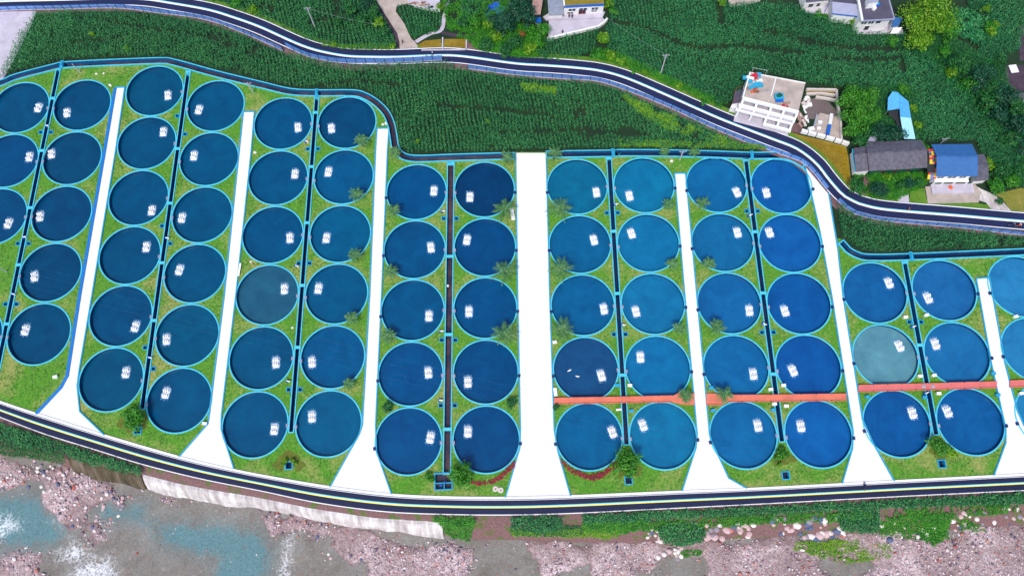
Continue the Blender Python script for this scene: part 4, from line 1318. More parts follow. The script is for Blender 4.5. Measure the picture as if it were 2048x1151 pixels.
crop('maize_crop', 'maize on the slope above the upper road at the top left', 'maize', [(400, -60), (760, -60), (752, 10), (772, 45), (793, 85), (793, 99), (745, 103), (692, 101), (640, 90), (600, 75), (540, 45), (500, 30), (450, 12), (400, -2)], M['corn'], rot=.2, seed=2, thin=.30)
crop('maize_crop', 'small maize plot right of the concrete farm track', 'maize', [(794, 16), (800, 13), (880, 26), (884, 30), (882, 58), (860, 64), (828, 78), (818, 70), (808, 45)], M['corn'], rot=.15, seed=3, thin=.2)
crop('maize_crop', 'tall maize strip right of the narrow stone path', 'maize', [(925, -40), (965, -40), (965, 10), (960, 30), (930, 62), (920, 50)], M['corn'], rot=.2, seed=4, thin=.2)
crop('maize_crop', 'maize plot below the white yard wall', 'maize', [(1090, 86), (1195, 63), (1200, 80), (1185, 108), (1150, 118), (1088, 118)], M['corn'], rot=.05, seed=5, thin=.2)
BIG = [(1216, -60), (1440, -60), (1450, 12), (1560, 14), (1600, 22), (1640, 42), (1662, 42), (1710, 55), (1716, 70), (1780, 72), (1818, 74), (1850, 118), (1880, 150), (1935, 190), (1990, 255), (2035, 310), (2030, 335), (1985, 345), (1962, 312), (1950, 284), (1862, 284), (1840, 285), (1842, 272), (1832, 232), (1825, 190), (1795, 178), (1690, 172), (1672, 178), (1612, 166), (1552, 152), (1500, 142), (1478, 190), (1466, 205), (1440, 208), (1400, 190), (1333, 158), (1290, 140), (1250, 118), (1222, 104), (1212, 90), (1208, 68), (1218, 50)]
crop('maize_crop', 'broad maize field between the houses and the upper road', 'maize', BIG, M['corn2'], rot=.06, seed=6, thin=.16, h=2.2,
     excl=[[(1212, 45), (1280, 58), (1340, 83), (1372, 97), (1411, 101), (1465, 97), (1540, 104), (1600, 112)], [(1528, 69), (1567, 76), (1645, 96), (1711, 101), (1800, 103)], [(1799, 118), (1800, 148)], [(1436, 10), (1440, 50)], [(1640, 122), (1720, 124), (1800, 120)]], ew=.75)
crop('maize_crop', 'maize field in the upper right corner', 'maize', [(1925, -60), (2130, -60), (2130, 60), (2045, 58), (2035, 100), (2005, 118), (1965, 130), (1945, 118), (1955, 90), (1985, 70), (1975, 40), (1930, 20)], M['corn2'], rot=.5, seed=7, thin=.2, sx=1.0)
crop('maize_crop', 'maize strip between the upper road and the far right supply channel', 'maize', [(1672, 408), (1690, 420), (1710, 434), (1750, 446), (1815, 454), (1919, 463), (2048, 477), (2250, 492), (2250, 480), (2048, 492), (1815, 502), (1740, 503), (1722, 500), (1706, 492), (1690, 477), (1680, 472)], M['corn'], rot=.05, seed=8, thin=.3)
crop('bean_crop', 'low bean plants beside the farm track maize', 'beans', [(822, 72), (850, 60), (880, 58), (878, 63), (830, 80)], M['hedge'], sx=.6, sy=.5, h=.9, nl=6, L=.5, wid=.25, seed=9, thin=.2)
crop('vegetable_crop', 'broad leafed vegetables in the upper right plots', 'vegetables', [(1890, 30), (1925, 15), (1970, 40), (1985, 70), (1950, 88), (1905, 72), (1885, 60)], M['corn2'], sx=.9, sy=.8, h=1.0, nl=7, L=.9, wid=.4, seed=10, thin=.2)
# low weeds and rough grass that no one could count
for i, (lab, px, mt, hh_, th) in enumerate([
        ('yellow green weeds in the middle of the lower maize field', [(1040, 172), (1075, 176), (1112, 180), (1110, 192), (1078, 188), (1050, 186)], 'weed', 1.9, .2),
        ('rough yellow weeds along the fence right of the middle', [(1240, 190), (1330, 228), (1400, 262), (1480, 292), (1440, 290), (1330, 262), (1270, 225)], 'weed', 1.5, .6),
        ('rough weeds above the right supply channel', [(1240, 283), (1500, 290), (1540, 300), (1400, 296), (1240, 295)], 'weed', 1.2, .46),
        ('bright weeds on the bank below the small maize plots', [(900, 72), (960, 74), (1080, 112), (1120, 122), (1030, 116), (950, 98), (934, 80)], 'shrub', 1.0, .4),
        ('green undergrowth between the track and the village houses', [(888, 20), (905, 5), (1060, 5), (1062, 60), (1090, 80), (1085, 118), (1000, 108), (950, 70), (895, 62)], 'shrub', 1.1, .44),
        ('lime weeds along the uphill side of the road', [(1205, 95), (1250, 112), (1330, 152), (1440, 202), (1462, 216), (1440, 216), (1330, 168), (1250, 133), (1200, 122)], 'shrub', 1.1, .42),
        ('green undergrowth along the tree line on the right', [(1820, 40), (1890, 70), (1950, 110), (2005, 128), (2014, 178), (2060, 195), (2060, 350), (1990, 268), (1915, 185), (1845, 118)], 'hedge', 1.4, .12),
        ('undergrowth beside the blue roofed shed', [(1690, 175), (1790, 172), (1835, 190), (1848, 285), (1830, 288), (1800, 250), (1780, 280), (1705, 290), (1688, 240)], 'hedge', 1.3, .25),
        ('garden greens in front of the dark tiled house', [(1706, 350), (1855, 346), (1850, 372), (1795, 400), (1745, 398), (1712, 372)], 'shrub', .8, .42),
        ('rough green growth behind the right houses', [(1975, 320), (2048, 330), (2048, 372), (1985, 380), (1968, 362)], 'hedge', 1.0, .35),
        ('weeds along the lower edge of the farm track hedge', [(640, 92), (690, 100), (790, 100), (790, 90), (700, 92)], 'weed', .8, .4),
        ('lime weeds spilling over the end of the pale retaining wall', [(880, 1040), (950, 1034), (945, 1062), (935, 1082), (905, 1074), (882, 1062)], 'shrub', .8, .25),
        ('bright green bank weeds below the middle hedge', [(1020, 1060), (1110, 1056), (1240, 1060), (1235, 1076), (1100, 1072), (1025, 1070)], 'weed', .6, .38),
        ('green weeds among the rocks near the middle right bank', [(1165, 1042), (1300, 1038), (1290, 1052), (1240, 1070), (1165, 1058)], 'shrub', .7, .36),
        ('green grass patch on the shore below the round maize patch', [(1352, 1110), (1370, 1100), (1415, 1096), (1408, 1108), (1370, 1116)], 'shrub', .6, .15),
        ('weeds strewn over the gravel right of the middle', [(1600, 1084), (1700, 1078), (1790, 1088), (1800, 1112), (1700, 1128), (1640, 1112), (1595, 1098)], 'weed', .6, .47),
        ('weeds among the boulders right of the square maize patch', [(1762, 1034), (1900, 1028), (1960, 1045), (1985, 1060), (1900, 1082), (1770, 1072)], 'shrub', .7, .36),
        ('mixed green growth on the bank under the long hedge strip', [(1166, 1046), (1281, 1043), (1400, 1036), (1540, 1028), (1789, 1020), (2048, 1004), (2048, 1026), (1800, 1040), (1540, 1046), (1400, 1056), (1281, 1062), (1166, 1066)], 'shrub', .7, .45),
        ('rough green growth below the left hedge', [(-160, 838), (0, 884), (128, 908), (134, 928), (60, 916), (0, 908), (-160, 868)], 'hedge', .7, .28),
        ('green growth at the foot of the middle hedge strip', [(1020, 1052), (1060, 1058), (1120, 1050), (1166, 1052), (1166, 1068), (1100, 1072), (1024, 1070)], 'hedge', .7, .3),
        ('thick green bush growth spilling onto the far right gravel', [(1855, 1045), (1895, 1042), (1905, 1075), (1880, 1090), (1850, 1078)], 'shrub', .9, .12)]):
    def zf(X, Y):
        ty, sy, ry = y_of(T_W, X), y_of(S_W, X), y_of(lr_bot, X)
        z1 = np.where(Y > sy, ZS * np.clip((ry - Y) / np.maximum(.1, ry - sy), 0, 1), ZT + (ZS - ZT) * np.clip((Y - ty) / np.maximum(.1, sy - ty), 0, 1))
        return np.where(Y < ty, -4.0, z1)
    bank = px[0][1] > 1000
    crop('weeds', lab, 'weeds', px, M[mt], sx=.45, sy=.4, h=hh_, nl=7, L=.5 * max(.8, hh_ ** .5), wid=.16, seed=30 + i, thin=th, z=-1.0 if bank else 0.0, zf=zf if bank else None)
# crop strips beside the lower road
def zf2(X, Y): return np.full(len(X), -.35)
for i, (lab, px, h_) in enumerate([
        ('dark green hedge between the lower road and the river at the left', [(-200, 775), (0, 846), (90, 874), (190, 905), (283, 934), (286, 948), (229, 938), (167, 922), (128, 906), (60, 896), (0, 884), (-200, 815)], 1.1),
        ('dark green hedge strip below the lower road near the middle', [(1020, 1034), (1124, 1032), (1124, 1050), (1100, 1066), (1060, 1062), (1022, 1056)], 1.1),
        ('long dark green hedge strip below the lower road at the right', [(1166, 1031), (1281, 1025), (1540, 1013), (1789, 999), (2048, 986), (2250, 976), (2250, 998), (2048, 1006), (1900, 1012), (1700, 1019), (1540, 1026), (1400, 1034), (1250, 1042), (1166, 1046)], 1.1),
        ('leafy green patch above the end of the pale retaining wall', [(868, 1034), (950, 1034), (950, 1046), (905, 1052), (870, 1042)], .9)]):
    crop('hedge_strip', lab, 'hedge', px, M['corn'] if i < 3 else M['shrub'], sx=.55, sy=.45, rot=.05, h=h_ + .3, nl=7, L=.62, wid=.2, seed=60 + i, thin=.14, z=-.3, zf=zf2)
for i, (lab, c, rx, ry) in enumerate([('round dark green maize patch on the rocky bank', (1361, 1066), 46, 23), ('square dark green maize patch on the rocky bank', (1717, 1040), 40, 25)]):
    px = [(c[0] + rx * math.copysign(abs(math.cos(a)) ** (.8 if i == 0 else .5), math.cos(a)), c[1] + ry * math.copysign(abs(math.sin(a)) ** (.8 if i == 0 else .5), math.sin(a))) for a in [2 * math.pi * k / 24 for k in range(24)]]
    crop('maize_patch', lab, 'maize', px, M['corn'], sx=.7, sy=.45, rot=.1, h=1.8, nl=8, L=.7, wid=.2, seed=70 + i, thin=0, z=-1.4, zf=lambda X, Y: np.full(len(X), -1.6))
crop('red_hedge', 'dark red low hedge curving under the pond left of the broad path', 'hedge', [(938, 957), (950, 962), (975, 962), (1000, 950), (1028, 922), (1031, 930), (1008, 955), (985, 968), (955, 971), (940, 964)], M['redleaf'], sx=.35, sy=.35, h=.45, nl=6, L=.3, wid=.16, seed=80, thin=.1)
crop('red_hedge', 'dark red low hedge curving under the pond right of the broad path', 'hedge', [(1118, 912), (1128, 922), (1150, 938), (1180, 950), (1205, 942), (1232, 920), (1236, 930), (1210, 952), (1188, 960), (1165, 955), (1140, 944), (1122, 926)], M['redleaf'], sx=.35, sy=.35, h=.45, nl=6, L=.3, wid=.16, seed=81, thin=.1)
# grass blades of the lawn, thin enough to let the soil show
rng = np.random.RandomState(90)
X = rng.uniform(-150, 150, 150000); Y = rng.uniform(5, 140, 150000)
k = inside(farm_poly, X, Y) & (y_of(lr_top, X) + 1.0 < Y)
X, Y = X[k], Y[k]
bad = np.zeros(len(X), bool)
for key, ps in cols.items():
    for i, c in enumerate(ps):
        if (key, i) not in SKIP: bad |= np.hypot(X - c.x, Y - c.y) < PR + .2
for kk, (L_, R2) in paths.items(): bad |= inside([*L_, *R2[::-1]], X, Y) | (seg_dist(L_, X, Y) < .9) | (seg_dist(R2, X, Y) < .5)
for kk, (a, b, hw) in chan.items(): bad |= seg_dist([a, b], X, Y) < hw + .5
for s_ in sup: bad |= seg_dist(s_, X, Y) < SUPW + .5
for kk in bas:
    for c, _ in bas[kk]: bad |= np.hypot(X - c.x, Y - c.y) < .9
for q in WW(BOX_SPOTS): bad |= np.hypot(X - q.x, Y - q.y) < 1.5
bad |= (abs(X - tb.x) < 2.3) & (abs(Y - tb.y) < 2.2)
X, Y = X[~bad], Y[~bad]
k = rng.rand(len(X)) < np.clip((vnoise(X, Y, 2.2) * .6 + vnoise(X, Y, .8) * .4 - .35) * 3, 0, 1); X, Y = X[k], Y[k]
M['grassblade'] = M_leaf('grass_blade', srgb(40, 112, 18, 0.78), srgb(84, 158, 34, 0.8), srgb(172, 206, 106, 0.83), 0.12, .25, .7)
V, q, t3 = leaf_mesh(np.c_[X, Y, np.zeros(len(X))], rng.uniform(.07, .16, len(X)), 4, .26, .09, rng)
tag(npmesh('grass', V, q, t3, M['grassblade']), 'short tufted grass on the lawns round the ponds', 'grass', kind='stuff')


M['mulch'] = M_ground('mulch', [(0.32, srgb(94, 96, 34, 0.66)), (0.5, srgb(112, 122, 40, 0.67)), (0.68, srgb(122, 152, 44, 0.68))], .7, 4)
for cx_, cy_, rx, ry in ((578, 924, 30, 20), (1566, 917, 24, 13), (268, 848, 30, 20), (1882, 903, 22, 14), (1258, 940, 24, 18), (922, 952, 24, 16)):
    pl_ = []
    for k in range(28):
        a = 2 * math.pi * k / 28; q = 1 + .18 * math.sin(3 * a + cx_) + .1 * math.sin(7 * a + cy_)
        pl_.append((cx_ + rx * q * math.cos(a), cy_ + ry * q * math.sin(a)))
    hb = [b_ for b_ in BOX_SPOTS if abs(b_[0] - cx_) < 60]
    pl_ = [(x_, min(y_, hb[0][1] - 9) if hb and abs(x_ - hb[0][0]) < 11 else y_) for x_, y_ in pl_]
    MB().face(WW(pl_, .012)[::-1]) if False else None
    mb = MB(); mb.face(WW(pl_, .012)[::-1]); mb.build('soil_bed', M['mulch'])['kind'] = 'structure'


# ------------------------------------------------------------------ trees
def crown_np(lobes, nleaf, size, rng, flat=.75, long=1.0):
    tot = sum(r * r for *_, r in lobes)
    Vs = []
    for x, y, z, r in lobes:
        n = max(20, int(nleaf * r * r / tot))
        d = rng.normal(size=(n, 3)); d[:, 2] = np.abs(d[:, 2]) * 1.0 - .35 * rng.rand(n)
        d /= np.linalg.norm(d, axis=1)[:, None]
        rr = r * rng.uniform(.35, 1.45, n) ** .7
        c = np.array([x, y, z]) + d * rr[:, None] * np.array([1, 1, flat])
        nn = d + rng.normal(size=(n, 3)) * .55 + np.array([0, 0, .35]); nn /= np.linalg.norm(nn, axis=1)[:, None]
        a = np.cross(nn, rng.normal(size=(n, 3))); a /= np.linalg.norm(a, axis=1)[:, None]
        b = np.cross(nn, a)
        s = size * rng.uniform(.6, 1.3, n)[:, None]
        Vs.append(np.stack([c - a * s * .5 * long, c + b * s * .32 + nn * s * .1, c + a * s * .55 * long, c - b * s * .32 + nn * s * .1], 1))
    V = np.concatenate(Vs).reshape(-1, 3)
    q = np.arange(len(V)).reshape(-1, 4)
    return V, q


def tree(px, r_px, h, mat, label, cat='tree', name='tree', group=None, seed=None, leaf=.5, nl=None, lob=None, z0=0.0, trunk=True):
    """crown centre seen at px, radius r_px photo pixels, height h"""
    rng = np.random.RandomState(seed if seed is not None else int(px[0] * 7 + px[1] * 13) % 100000)
    p = W(px[0], px[1], h * .62 + z0)
    mpp = (W(px[0] + 10, px[1], h * .6) - W(px[0], px[1], h * .6)).length / 10
    r = r_px * mpp
    root = empty(name, (p.x, p.y, z0), 0, label, cat, group)
    k = lob or max(8, int(7 + r * 3.4))
    lobes = [(0, 0, h * .66, r * .6)]
    for i in range(k):
        a = 2.4 * i + rng.uniform(-.5, .5); d = r * rng.uniform(.2, .84)
        lobes.append((d * math.cos(a), d * math.sin(a), h * rng.uniform(.40, .92) - .12 * h * d / r, r * rng.uniform(.16, .40)))
    n = nl or int(200 + 110 * r * r)
    n = min(n, 5200)
    V, q = crown_np(lobes, n, leaf, rng)
    if trunk:
        mb = MB()
        tr = max(.07, h * .022)
        mb.tube([(0, 0, -.1), (.05, .03, h * .3), (.02, .08, h * .62)], [tr * 1.3, tr, tr * .5], 8)
        for lo in lobes[1:5]:
            mb.tube([(.03, .04, h * .3), (lo[0] * .5, lo[1] * .5, h * .3 + (lo[2] - h * .3) * .6), lo[:3]], [tr * .7, tr * .5, tr * .2], 6)
        mb.build('trunk', M['bark'], root, local=True)
    npmesh('crown', V, q, None, mat, root)
    return root


T_ = M['tree']; TD = M['treed']; LI = M['lime']; BA = M['bamboo']; SH = M['shrub']; HE = M['hedge']
trees = [
    ((1858, 28), 46, 9, LI, 'tall spreading yellow green tree at the top right corner of the maize'), ((1838, 78), 27, 6, LI, 'yellow green tree below the tall spreading one at the top right'), ((1895, 60), 20, 6, BA, 'mid green tree right of the tall yellow green tree'),
    ((1888, 103), 13, 4, SH, 'small bright bush at the head of the right tree line'), ((1922, 128), 24, 6, T_, 'green tree in the middle of the right tree line'), ((1905, 142), 14, 4.5, LI, 'lime bush beside the stream gap in the right tree line'),
    ((1960, 152), 26, 7, TD, 'dark bluish tree left of the dark plots at the right edge'), ((1938, 165), 16, 5, SH, 'bright bushy tree below the middle of the right tree line'), ((1985, 175), 20, 6, T_, 'green tree beside the dark bluish tree on the right'),
    ((1978, 200), 24, 6, T_, 'broad green tree above the dip in the right tree line'), ((2012, 195), 26, 7, TD, 'dark tree right of the broad green tree'), ((2035, 215), 22, 6, T_, 'green tree near the right edge below the dark plots'),
    ((2002, 228), 22, 6, TD, 'dark tree on the inner side of the right tree line'), ((2040, 250), 26, 7, TD, 'large dark tree at the right edge of the photo'), ((2022, 278), 18, 5, T_, 'small green tree below the large dark tree'), ((2046, 292), 18, 5, TD, 'dark bush lowest in the right tree line'),
    ((1978, 52), 14, 3.5, SH, 'round bright bush in the upper right vegetable plots'), ((1990, 48), 9, 3, LI, 'small lime bush in the upper right corner plots'), ((1972, 18), 9, 3.5, LI, 'yellowish sapling between the upper right plots'), ((1983, 62), 10, 3.5, LI, 'yellow tinged sapling lowest between the upper right plots'), ((2005, 118), 12, 3, HE, 'dark low bush by the dark plots'),
    ((1704, 196), 27, 8, BA, 'bamboo clump nearest the walled basin'), ((1736, 194), 22, 8, BA, 'bamboo clump left of the blue roofed shed'), ((1722, 228), 30, 9, BA, 'largest bamboo clump in the middle of the grove'), ((1748, 230), 16, 6, BA, 'bamboo clump above the dark trees'),
    ((1705, 258), 17, 6, BA, 'low bamboo clump at the foot of the grove'), ((1758, 268), 20, 5.5, TD, 'dark round tree behind the tiled roof house'), ((1790, 268), 21, 5.5, TD, 'dark tree under the long blue shed roof'), ((1722, 282), 16, 5, T_, 'green bush at the back corner of the tiled roof house'), ((1736, 262), 14, 5, T_, 'green bush between bamboo and dark trees'),
    ((1848, 295), 11, 4, SH, 'bright bush between the tiled house and the blue roofed house'), ((1806, 178), 12, 2.5, BA, 'green bush behind the top of the blue shed'), ((1826, 215), 9, 2.5, LI, 'yellowish bush at the right of the blue shed'), ((1836, 250), 9, 2.5, LI, 'lowest yellowish bush beside the blue shed'),
    ((1714, 372), 18, 4.5, T_, 'green tree left of the earth path in the front garden'), ((1760, 380), 20, 4.5, TD, 'dark round tree right of the earth path in the front garden'), ((1820, 366), 12, 3.5, TD, 'round dark bush nearest the concrete yard'), ((1802, 370), 9, 3, T_, 'small round bush beside the pale path in the garden'), ((1838, 362), 9, 2.5, HE, 'low bush by the banners of the blue house'), ((1776, 352), 8, 2.5, LI, 'lime shrub in front of the tiled roof house'),
    ((1992, 372), 17, 3.2, SH, 'bright bush right of the pale driveway'), ((2008, 340), 19, 4, T_, 'green bush behind the small grey roof'), ((2024, 362), 16, 3, SH, 'bright bush at the right of the driveway bend'), ((2040, 340), 14, 3.5, T_, 'green bush at the right edge above the dry garden'),
    ((1982, 330), 12, 3.2, LI, 'lime bush beside the small grey roof'), ((2000, 402), 8, 1.4, HE, 'small round bush in the dry garden at the right edge'),
    ((950, 42), 16, 5.5, BA, 'tall pale green tree beside the narrow stone path'), ((925, 45), 13, 4, T_, 'green tree nearest the narrow stone path'), ((978, 48), 12, 4, LI, 'lime tree right of the tall pale green tree'), ((970, 15), 9, 4, SH, 'bright bush left of the blue tarpaulin'), ((880, 12), 9, 3, LI, 'lime bush at the top of the stone path'), ((890, 2), 8, 3, SH, 'small bush at the top edge beside the stone path'),
    ((1010, 45), 26, 6, TD, 'broad dark tree below the blue tarpaulin'), ((1045, 28), 26, 7, TD, 'tall dark tree left of the rusty roof'), ((1035, 2), 22, 7, TD, 'dark tree at the top edge left of the rusty roof'), ((985, 40), 16, 5, TD, 'dark bush under the left of the blue tarpaulin'), ((1062, 62), 14, 3.5, SH, 'bright bush below the blue three wheeler'),
    ((1088, 60), 14, 4, SH, 'bright bush at the left end of the yard'), ((1075, 82), 18, 4, SH, 'broad bright bush left of the white yard wall'), ((1060, 98), 14, 3.5, LI, 'lime bush above the road near the rubble'), ((1030, 84), 16, 3.5, HE, 'dark bush left of the lime bushes'), ((1012, 98), 16, 3, HE, 'dark bush at the left end of the roadside bushes'),
    ((990, 72), 14, 2.8, LI, 'pale lime bush above the roadside maize'), ((972, 88), 16, 2.5, HE, 'low dark bush right of the second ochre pond'), ((1045, 68), 8, 3, M['rustleaf'], 'small rusty orange shrub among the green bushes'), ((1085, 105), 10, 2.5, HE, 'dark bush at the corner of the yard maize'),
    ((1208, 76), 13, 3.5, LI, 'lime bush below the corner of the white yard wall'), ((1196, 108), 15, 3.2, SH, 'bright bush above the road below the yard maize'), ((1222, 112), 12, 3, LI, 'second lime bush above the road right of the yard maize'), ((1243, 124), 10, 2.8, LI, 'third lime bush along the uphill roadside'), ((1268, 136), 10, 2.6, SH, 'fourth bush along the uphill roadside'), ((1290, 147), 8, 2.6, LI, 'fifth lime bush along the uphill roadside'),
    ((1358, 172), 8, 2.5, LI, 'lime bush right of the roadside power pole'), ((1410, 196), 12, 2.6, SH, 'bush at the roadside left of the unfinished house'), ((1436, 200), 10, 2.6, HE, 'dark bush next to the unfinished house'), ((1216, 6), 12, 4, LI, 'lime tree at the top right corner of the blue edged house'), ((1226, 22), 9, 3, BA, 'mid green bush right of the blue edged house'),
    ((1637, 28), 9, 3, SH, 'bright bush in the yard of the top right house'), ((1650, 32), 7, 2.5, SH, 'smaller bright bush in the yard of the top right house'), ((1705, 42), 7, 2.4, LI, 'lime shrub under the grey metal roof'), ((1783, 82), 12, 2.8, BA, 'yellowish bush row below the pale awning'), ((1446, 4), 9, 3.5, LI, 'lime bush at the top edge above the maize'),
    ((748, 22), 13, 5, T_, 'green tree left of the farm track'), ((758, 45), 12, 4.5, LI, 'lime tree left of the farm track'), ((735, 8), 15, 5, TD, 'dark tree at the top edge left of the farm track'), ((770, 66), 13, 3.5, HE, 'dark bush left of the lower farm track'), ((786, 92), 8, 2.5, LI, 'lime bush at the foot of the farm track'), ((669, 88), 6, 2.2, LI, 'small lime shrub above the upper road'),
    ((700, 20), 13, 4.5, T_, 'green tree in the maize at the top left'), ((676, 40), 10, 4, T_, 'small green tree in the maize near the pole'), ((725, 40), 12, 4.5, T_, 'third green tree in the maize at the top left'), ((505, 20), 13, 2.4, LI, 'lime bush patch above the upper road at the top left'), ((470, 8), 12, 2.4, SH, 'bright bush at the top edge above the upper road'),
    ((253, 96), 7, 1.8, LI, 'small yellow green bush in the left maize'), ((185, 68), 6, 2, LI, 'tiny lime bush in the left maize'), ((835, 282), 6, 2, LI, 'small lime bush in the maize by the channel bend'), ((976, 242), 5, 2, LI, 'tiny lime bush in the middle maize'),
    ((266, 836), 25, 4.2, SH, 'small leafy tree above the chamber of the third and fourth columns'), ((1257, 926), 29, 4.5, BA, 'leafy tree right of the broad path foot'), ((921, 948), 25, 4, BA, 'leafy tree beside the outfall basin'), ((1878, 892), 19, 3.6, BA, 'small tree above the chamber at the far right'), ((1900, 902), 12, 2.4, LI, 'pale lower shrub beside the far right tree'), ((1563, 908), 14, 1.6, BA, 'low green mound above the fourth chamber'),
    ((1560, 928), 4, 1.2, LI, 'round lime ball shrub above the fourth chamber'), ((1222, 931), 5, 1.2, LI, 'lime ball shrub beside the leafy tree'),
    ((570, 920), 5, 1.2, LI, 'left lime ball shrub round the second chamber'), ((584, 920), 5, 1.2, LI, 'right lime ball shrub round the second chamber'), ((566, 927), 4.5, 1.2, LI, 'lower left lime ball shrub round the second chamber'), ((590, 926), 4.5, 1.2, LI, 'lower right lime ball shrub round the second chamber'), ((855, 950), 8, 1.6, SH, 'round shrub left of the outfall basin'), ((863, 958), 6, 1.4, SH, 'smaller round shrub left of the outfall basin'),
    ((1023, 804), 11, 1.6, HE, 'dark low bush left of the broad path by the lowest ponds'), ((776, 812), 11, 1.6, HE, 'dark low bush right of the third path'), ((1112, 812), 7, 1.2, HE, 'low scrub below the left end of the coral walkway')]
for px, r, h, mt, lab in trees:
    w_ = lab.split()
    kind = 'bamboo' if 'bamboo' in w_ else 'tree' if any(x in ('tree', 'sapling') for x in w_) else 'bush'
    nm = {'bamboo': 'bamboo_clump', 'tree': 'leafy_tree', 'bush': 'bush'}[kind]
    tree(px, r * 1.08, h, mt, lab, {'bamboo': 'bamboo', 'tree': 'tree', 'bush': 'bush'}[kind], nm, leaf=.5 if r > 20 else .42 if r > 9 else .32)


# ------------------------------------------------------------------ palms
def palm(px, r_px, h, lab, seed):
    rng = np.random.RandomState(seed)
    p = W(px[0], px[1], h)
    zb = .5 if 'walkway' in lab and 'through' in lab else 0.0
    root = empty('palm_tree', (p.x, p.y, zb), 0, lab, 'palm tree', 'palms on the pond lawns')
    R = r_px * .125 * 1.5
    MB().tube([(0, 0, -.1), (.03, .02, h * .5), (0, 0, h - zb)], [.26, .2, .17], 9).build('trunk', M['bark'], root, local=True)
    V = []; Q = []; T3 = []
    nf = int(rng.randint(15, 22))
    for i in range(nf):
        a = 2.399 * i + rng.uniform(-.25, .25); el = rng.uniform(.05, 1.05); L = R * rng.uniform(.8, 1.12)
        d = np.array([math.cos(a), math.sin(a), 0]); s_ = np.array([-math.sin(a), math.cos(a), 0])
        pts = []
        for k in range(7):
            t_ = k / 6
            pts.append(d * L * t_ * math.cos(el * (1 - .5 * t_)) + np.array([0, 0, h - zb + L * (math.sin(el) * t_ - .62 * t_ * t_)]))
        pts = np.array(pts)
        for k in range(6):                                   # rachis and pinnae
            for m_ in range(2):
                c = pts[k] + (pts[k + 1] - pts[k]) * (m_ * .5); t_ = (k + m_ * .5) / 6
                ll = R * .30 * math.sin(math.pi * min(1, .16 + t_ * .86)) + .05
                for sg in (-1, 1):
                    b0 = len(V)
                    tip = c + s_ * sg * ll * .8 + d * ll * .55 - np.array([0, 0, ll * .25])
                    wv_ = d * .07
                    V += [c - wv_, c + wv_, tip]; T3.append((b0, b0 + 1, b0 + 2))
        for k in range(6):
            b0 = len(V); w2 = .045
            V += [pts[k] - s_ * w2, pts[k] + s_ * w2, pts[k + 1] + s_ * w2, pts[k + 1] - s_ * w2]; Q.append((b0, b0 + 1, b0 + 2, b0 + 3))
    npmesh('crown', np.array(V), np.array(Q), np.array(T3), M['palm'], root)
    return root


PALMS = [((722, 281), 13, 2.6, 'beside the top pond of the sixth column'), ((713, 389), 13, 2.6, 'beside the second pond down of the sixth column'), ((709, 510), 12, 2.4, 'beside the third pond down of the sixth column'), ((703, 636), 11, 2.2, 'beside the fourth pond down of the sixth column'), ((697, 767), 9, 1.6, 'beside the fifth pond down of the sixth column'),
         ((786, 420), 12, 2.6, 'below the top pond of the seventh column'), ((780, 543), 12, 2.4, 'below the second pond down of the seventh column'), ((776, 671), 12, 2.2, 'below the third pond down of the seventh column'), ((789, 303), 10, 2.4, 'between the third path and the bent channel'),
         ((1008, 418), 18, 3, 'left of the broad path near the white bench'), ((1009, 543), 20, 3, 'left of the broad path below the second row of ponds'), ((1009, 668), 19, 3, 'left of the broad path below the third row of ponds'), ((1014, 314), 12, 3, 'left of the top of the broad path'),
         ((1120, 417), 20, 3.2, 'right of the broad path below the top row of ponds'), ((1122, 538), 19, 3, 'right of the broad path below the second row of ponds'), ((1125, 659), 18, 2.8, 'right of the broad path below the third row of ponds'), ((1109, 306), 13, 3.2, 'right of the top of the broad path'),
         ((1337, 408), 10, 2.8, 'left of the fourth path below the top pond'), ((1345, 527), 10, 2.6, 'left of the fourth path below the second pond down'), ((1358, 656), 10, 2.2, 'left of the fourth path below the third pond down'),
         ((1405, 406), 12, 2.8, 'right of the fourth path below the top pond'), ((1418, 526), 11, 2.6, 'right of the fourth path below the second pond down'), ((1435, 653), 13, 2.8, 'right of the fourth path below the third pond down'),
         ((1371, 791), 11, 2.4, 'growing through the wide end of the left coral walkway'), ((1449, 788), 13, 2.8, 'growing through the left end of the middle coral walkway'), ((1329, 302), 9, 2.6, 'left of the pale pole beside the right supply channel'), ((1389, 303), 9, 2.6, 'right of the pale pole beside the right supply channel')]
for i, (px, r, h, wh) in enumerate(PALMS):
    palm(px, r, h, ('large' if r > 16 else 'small') + ' palm ' + wh, 200 + i)

# ------------------------------------------------------------------ paved yards, tracks and plots outside the farm
def plot(name, px, mat, z=0.05, th=.35, kind='structure'):
    o = MB().prism(WW(px, 0), z - th, z).build(name, mat)
    o['kind'] = kind
    return o


plot('concrete_lot', [(-200, 40), (0, 24), (72, 22.5), (66, 45), (50, 78), (28, 120), (8, 155), (0, 161), (-200, 215)], M['concrete'], .06)
trk_l = WW([(735, -60), (751.7, 0), (771, 30), (786, 54), (794.7, 67), (799, 85), (800, 105.5)])
trk_r = WW([(800, -60), (815, 0), (815, 8), (793, 13), (791.6, 23.4), (808.7, 48), (817, 66), (823, 78), (830.6, 84), (836, 95), (843, 104.5)])
MB().prism(trk_l + trk_r[::-1], -.2, .07).build('farm_track', M['tanconc'])['kind'] = 'structure'
s_l = smooth(WW([(832, 84), (845, 76), (862, 67), (880, 62), (886, 52), (888, 35), (893, 15), (900, -40)]), 4)
MB().sweep(s_l, [(.55, -.1), (.55, .06), (-.55, .06), (-.55, -.1)]).build('stone_path', M['concrete'])['kind'] = 'structure'
s_l = smooth(WW([(884, 66), (905, 70), (930, 72), (955, 68), (985, 58), (1015, 45), (1060, 38)]), 4)
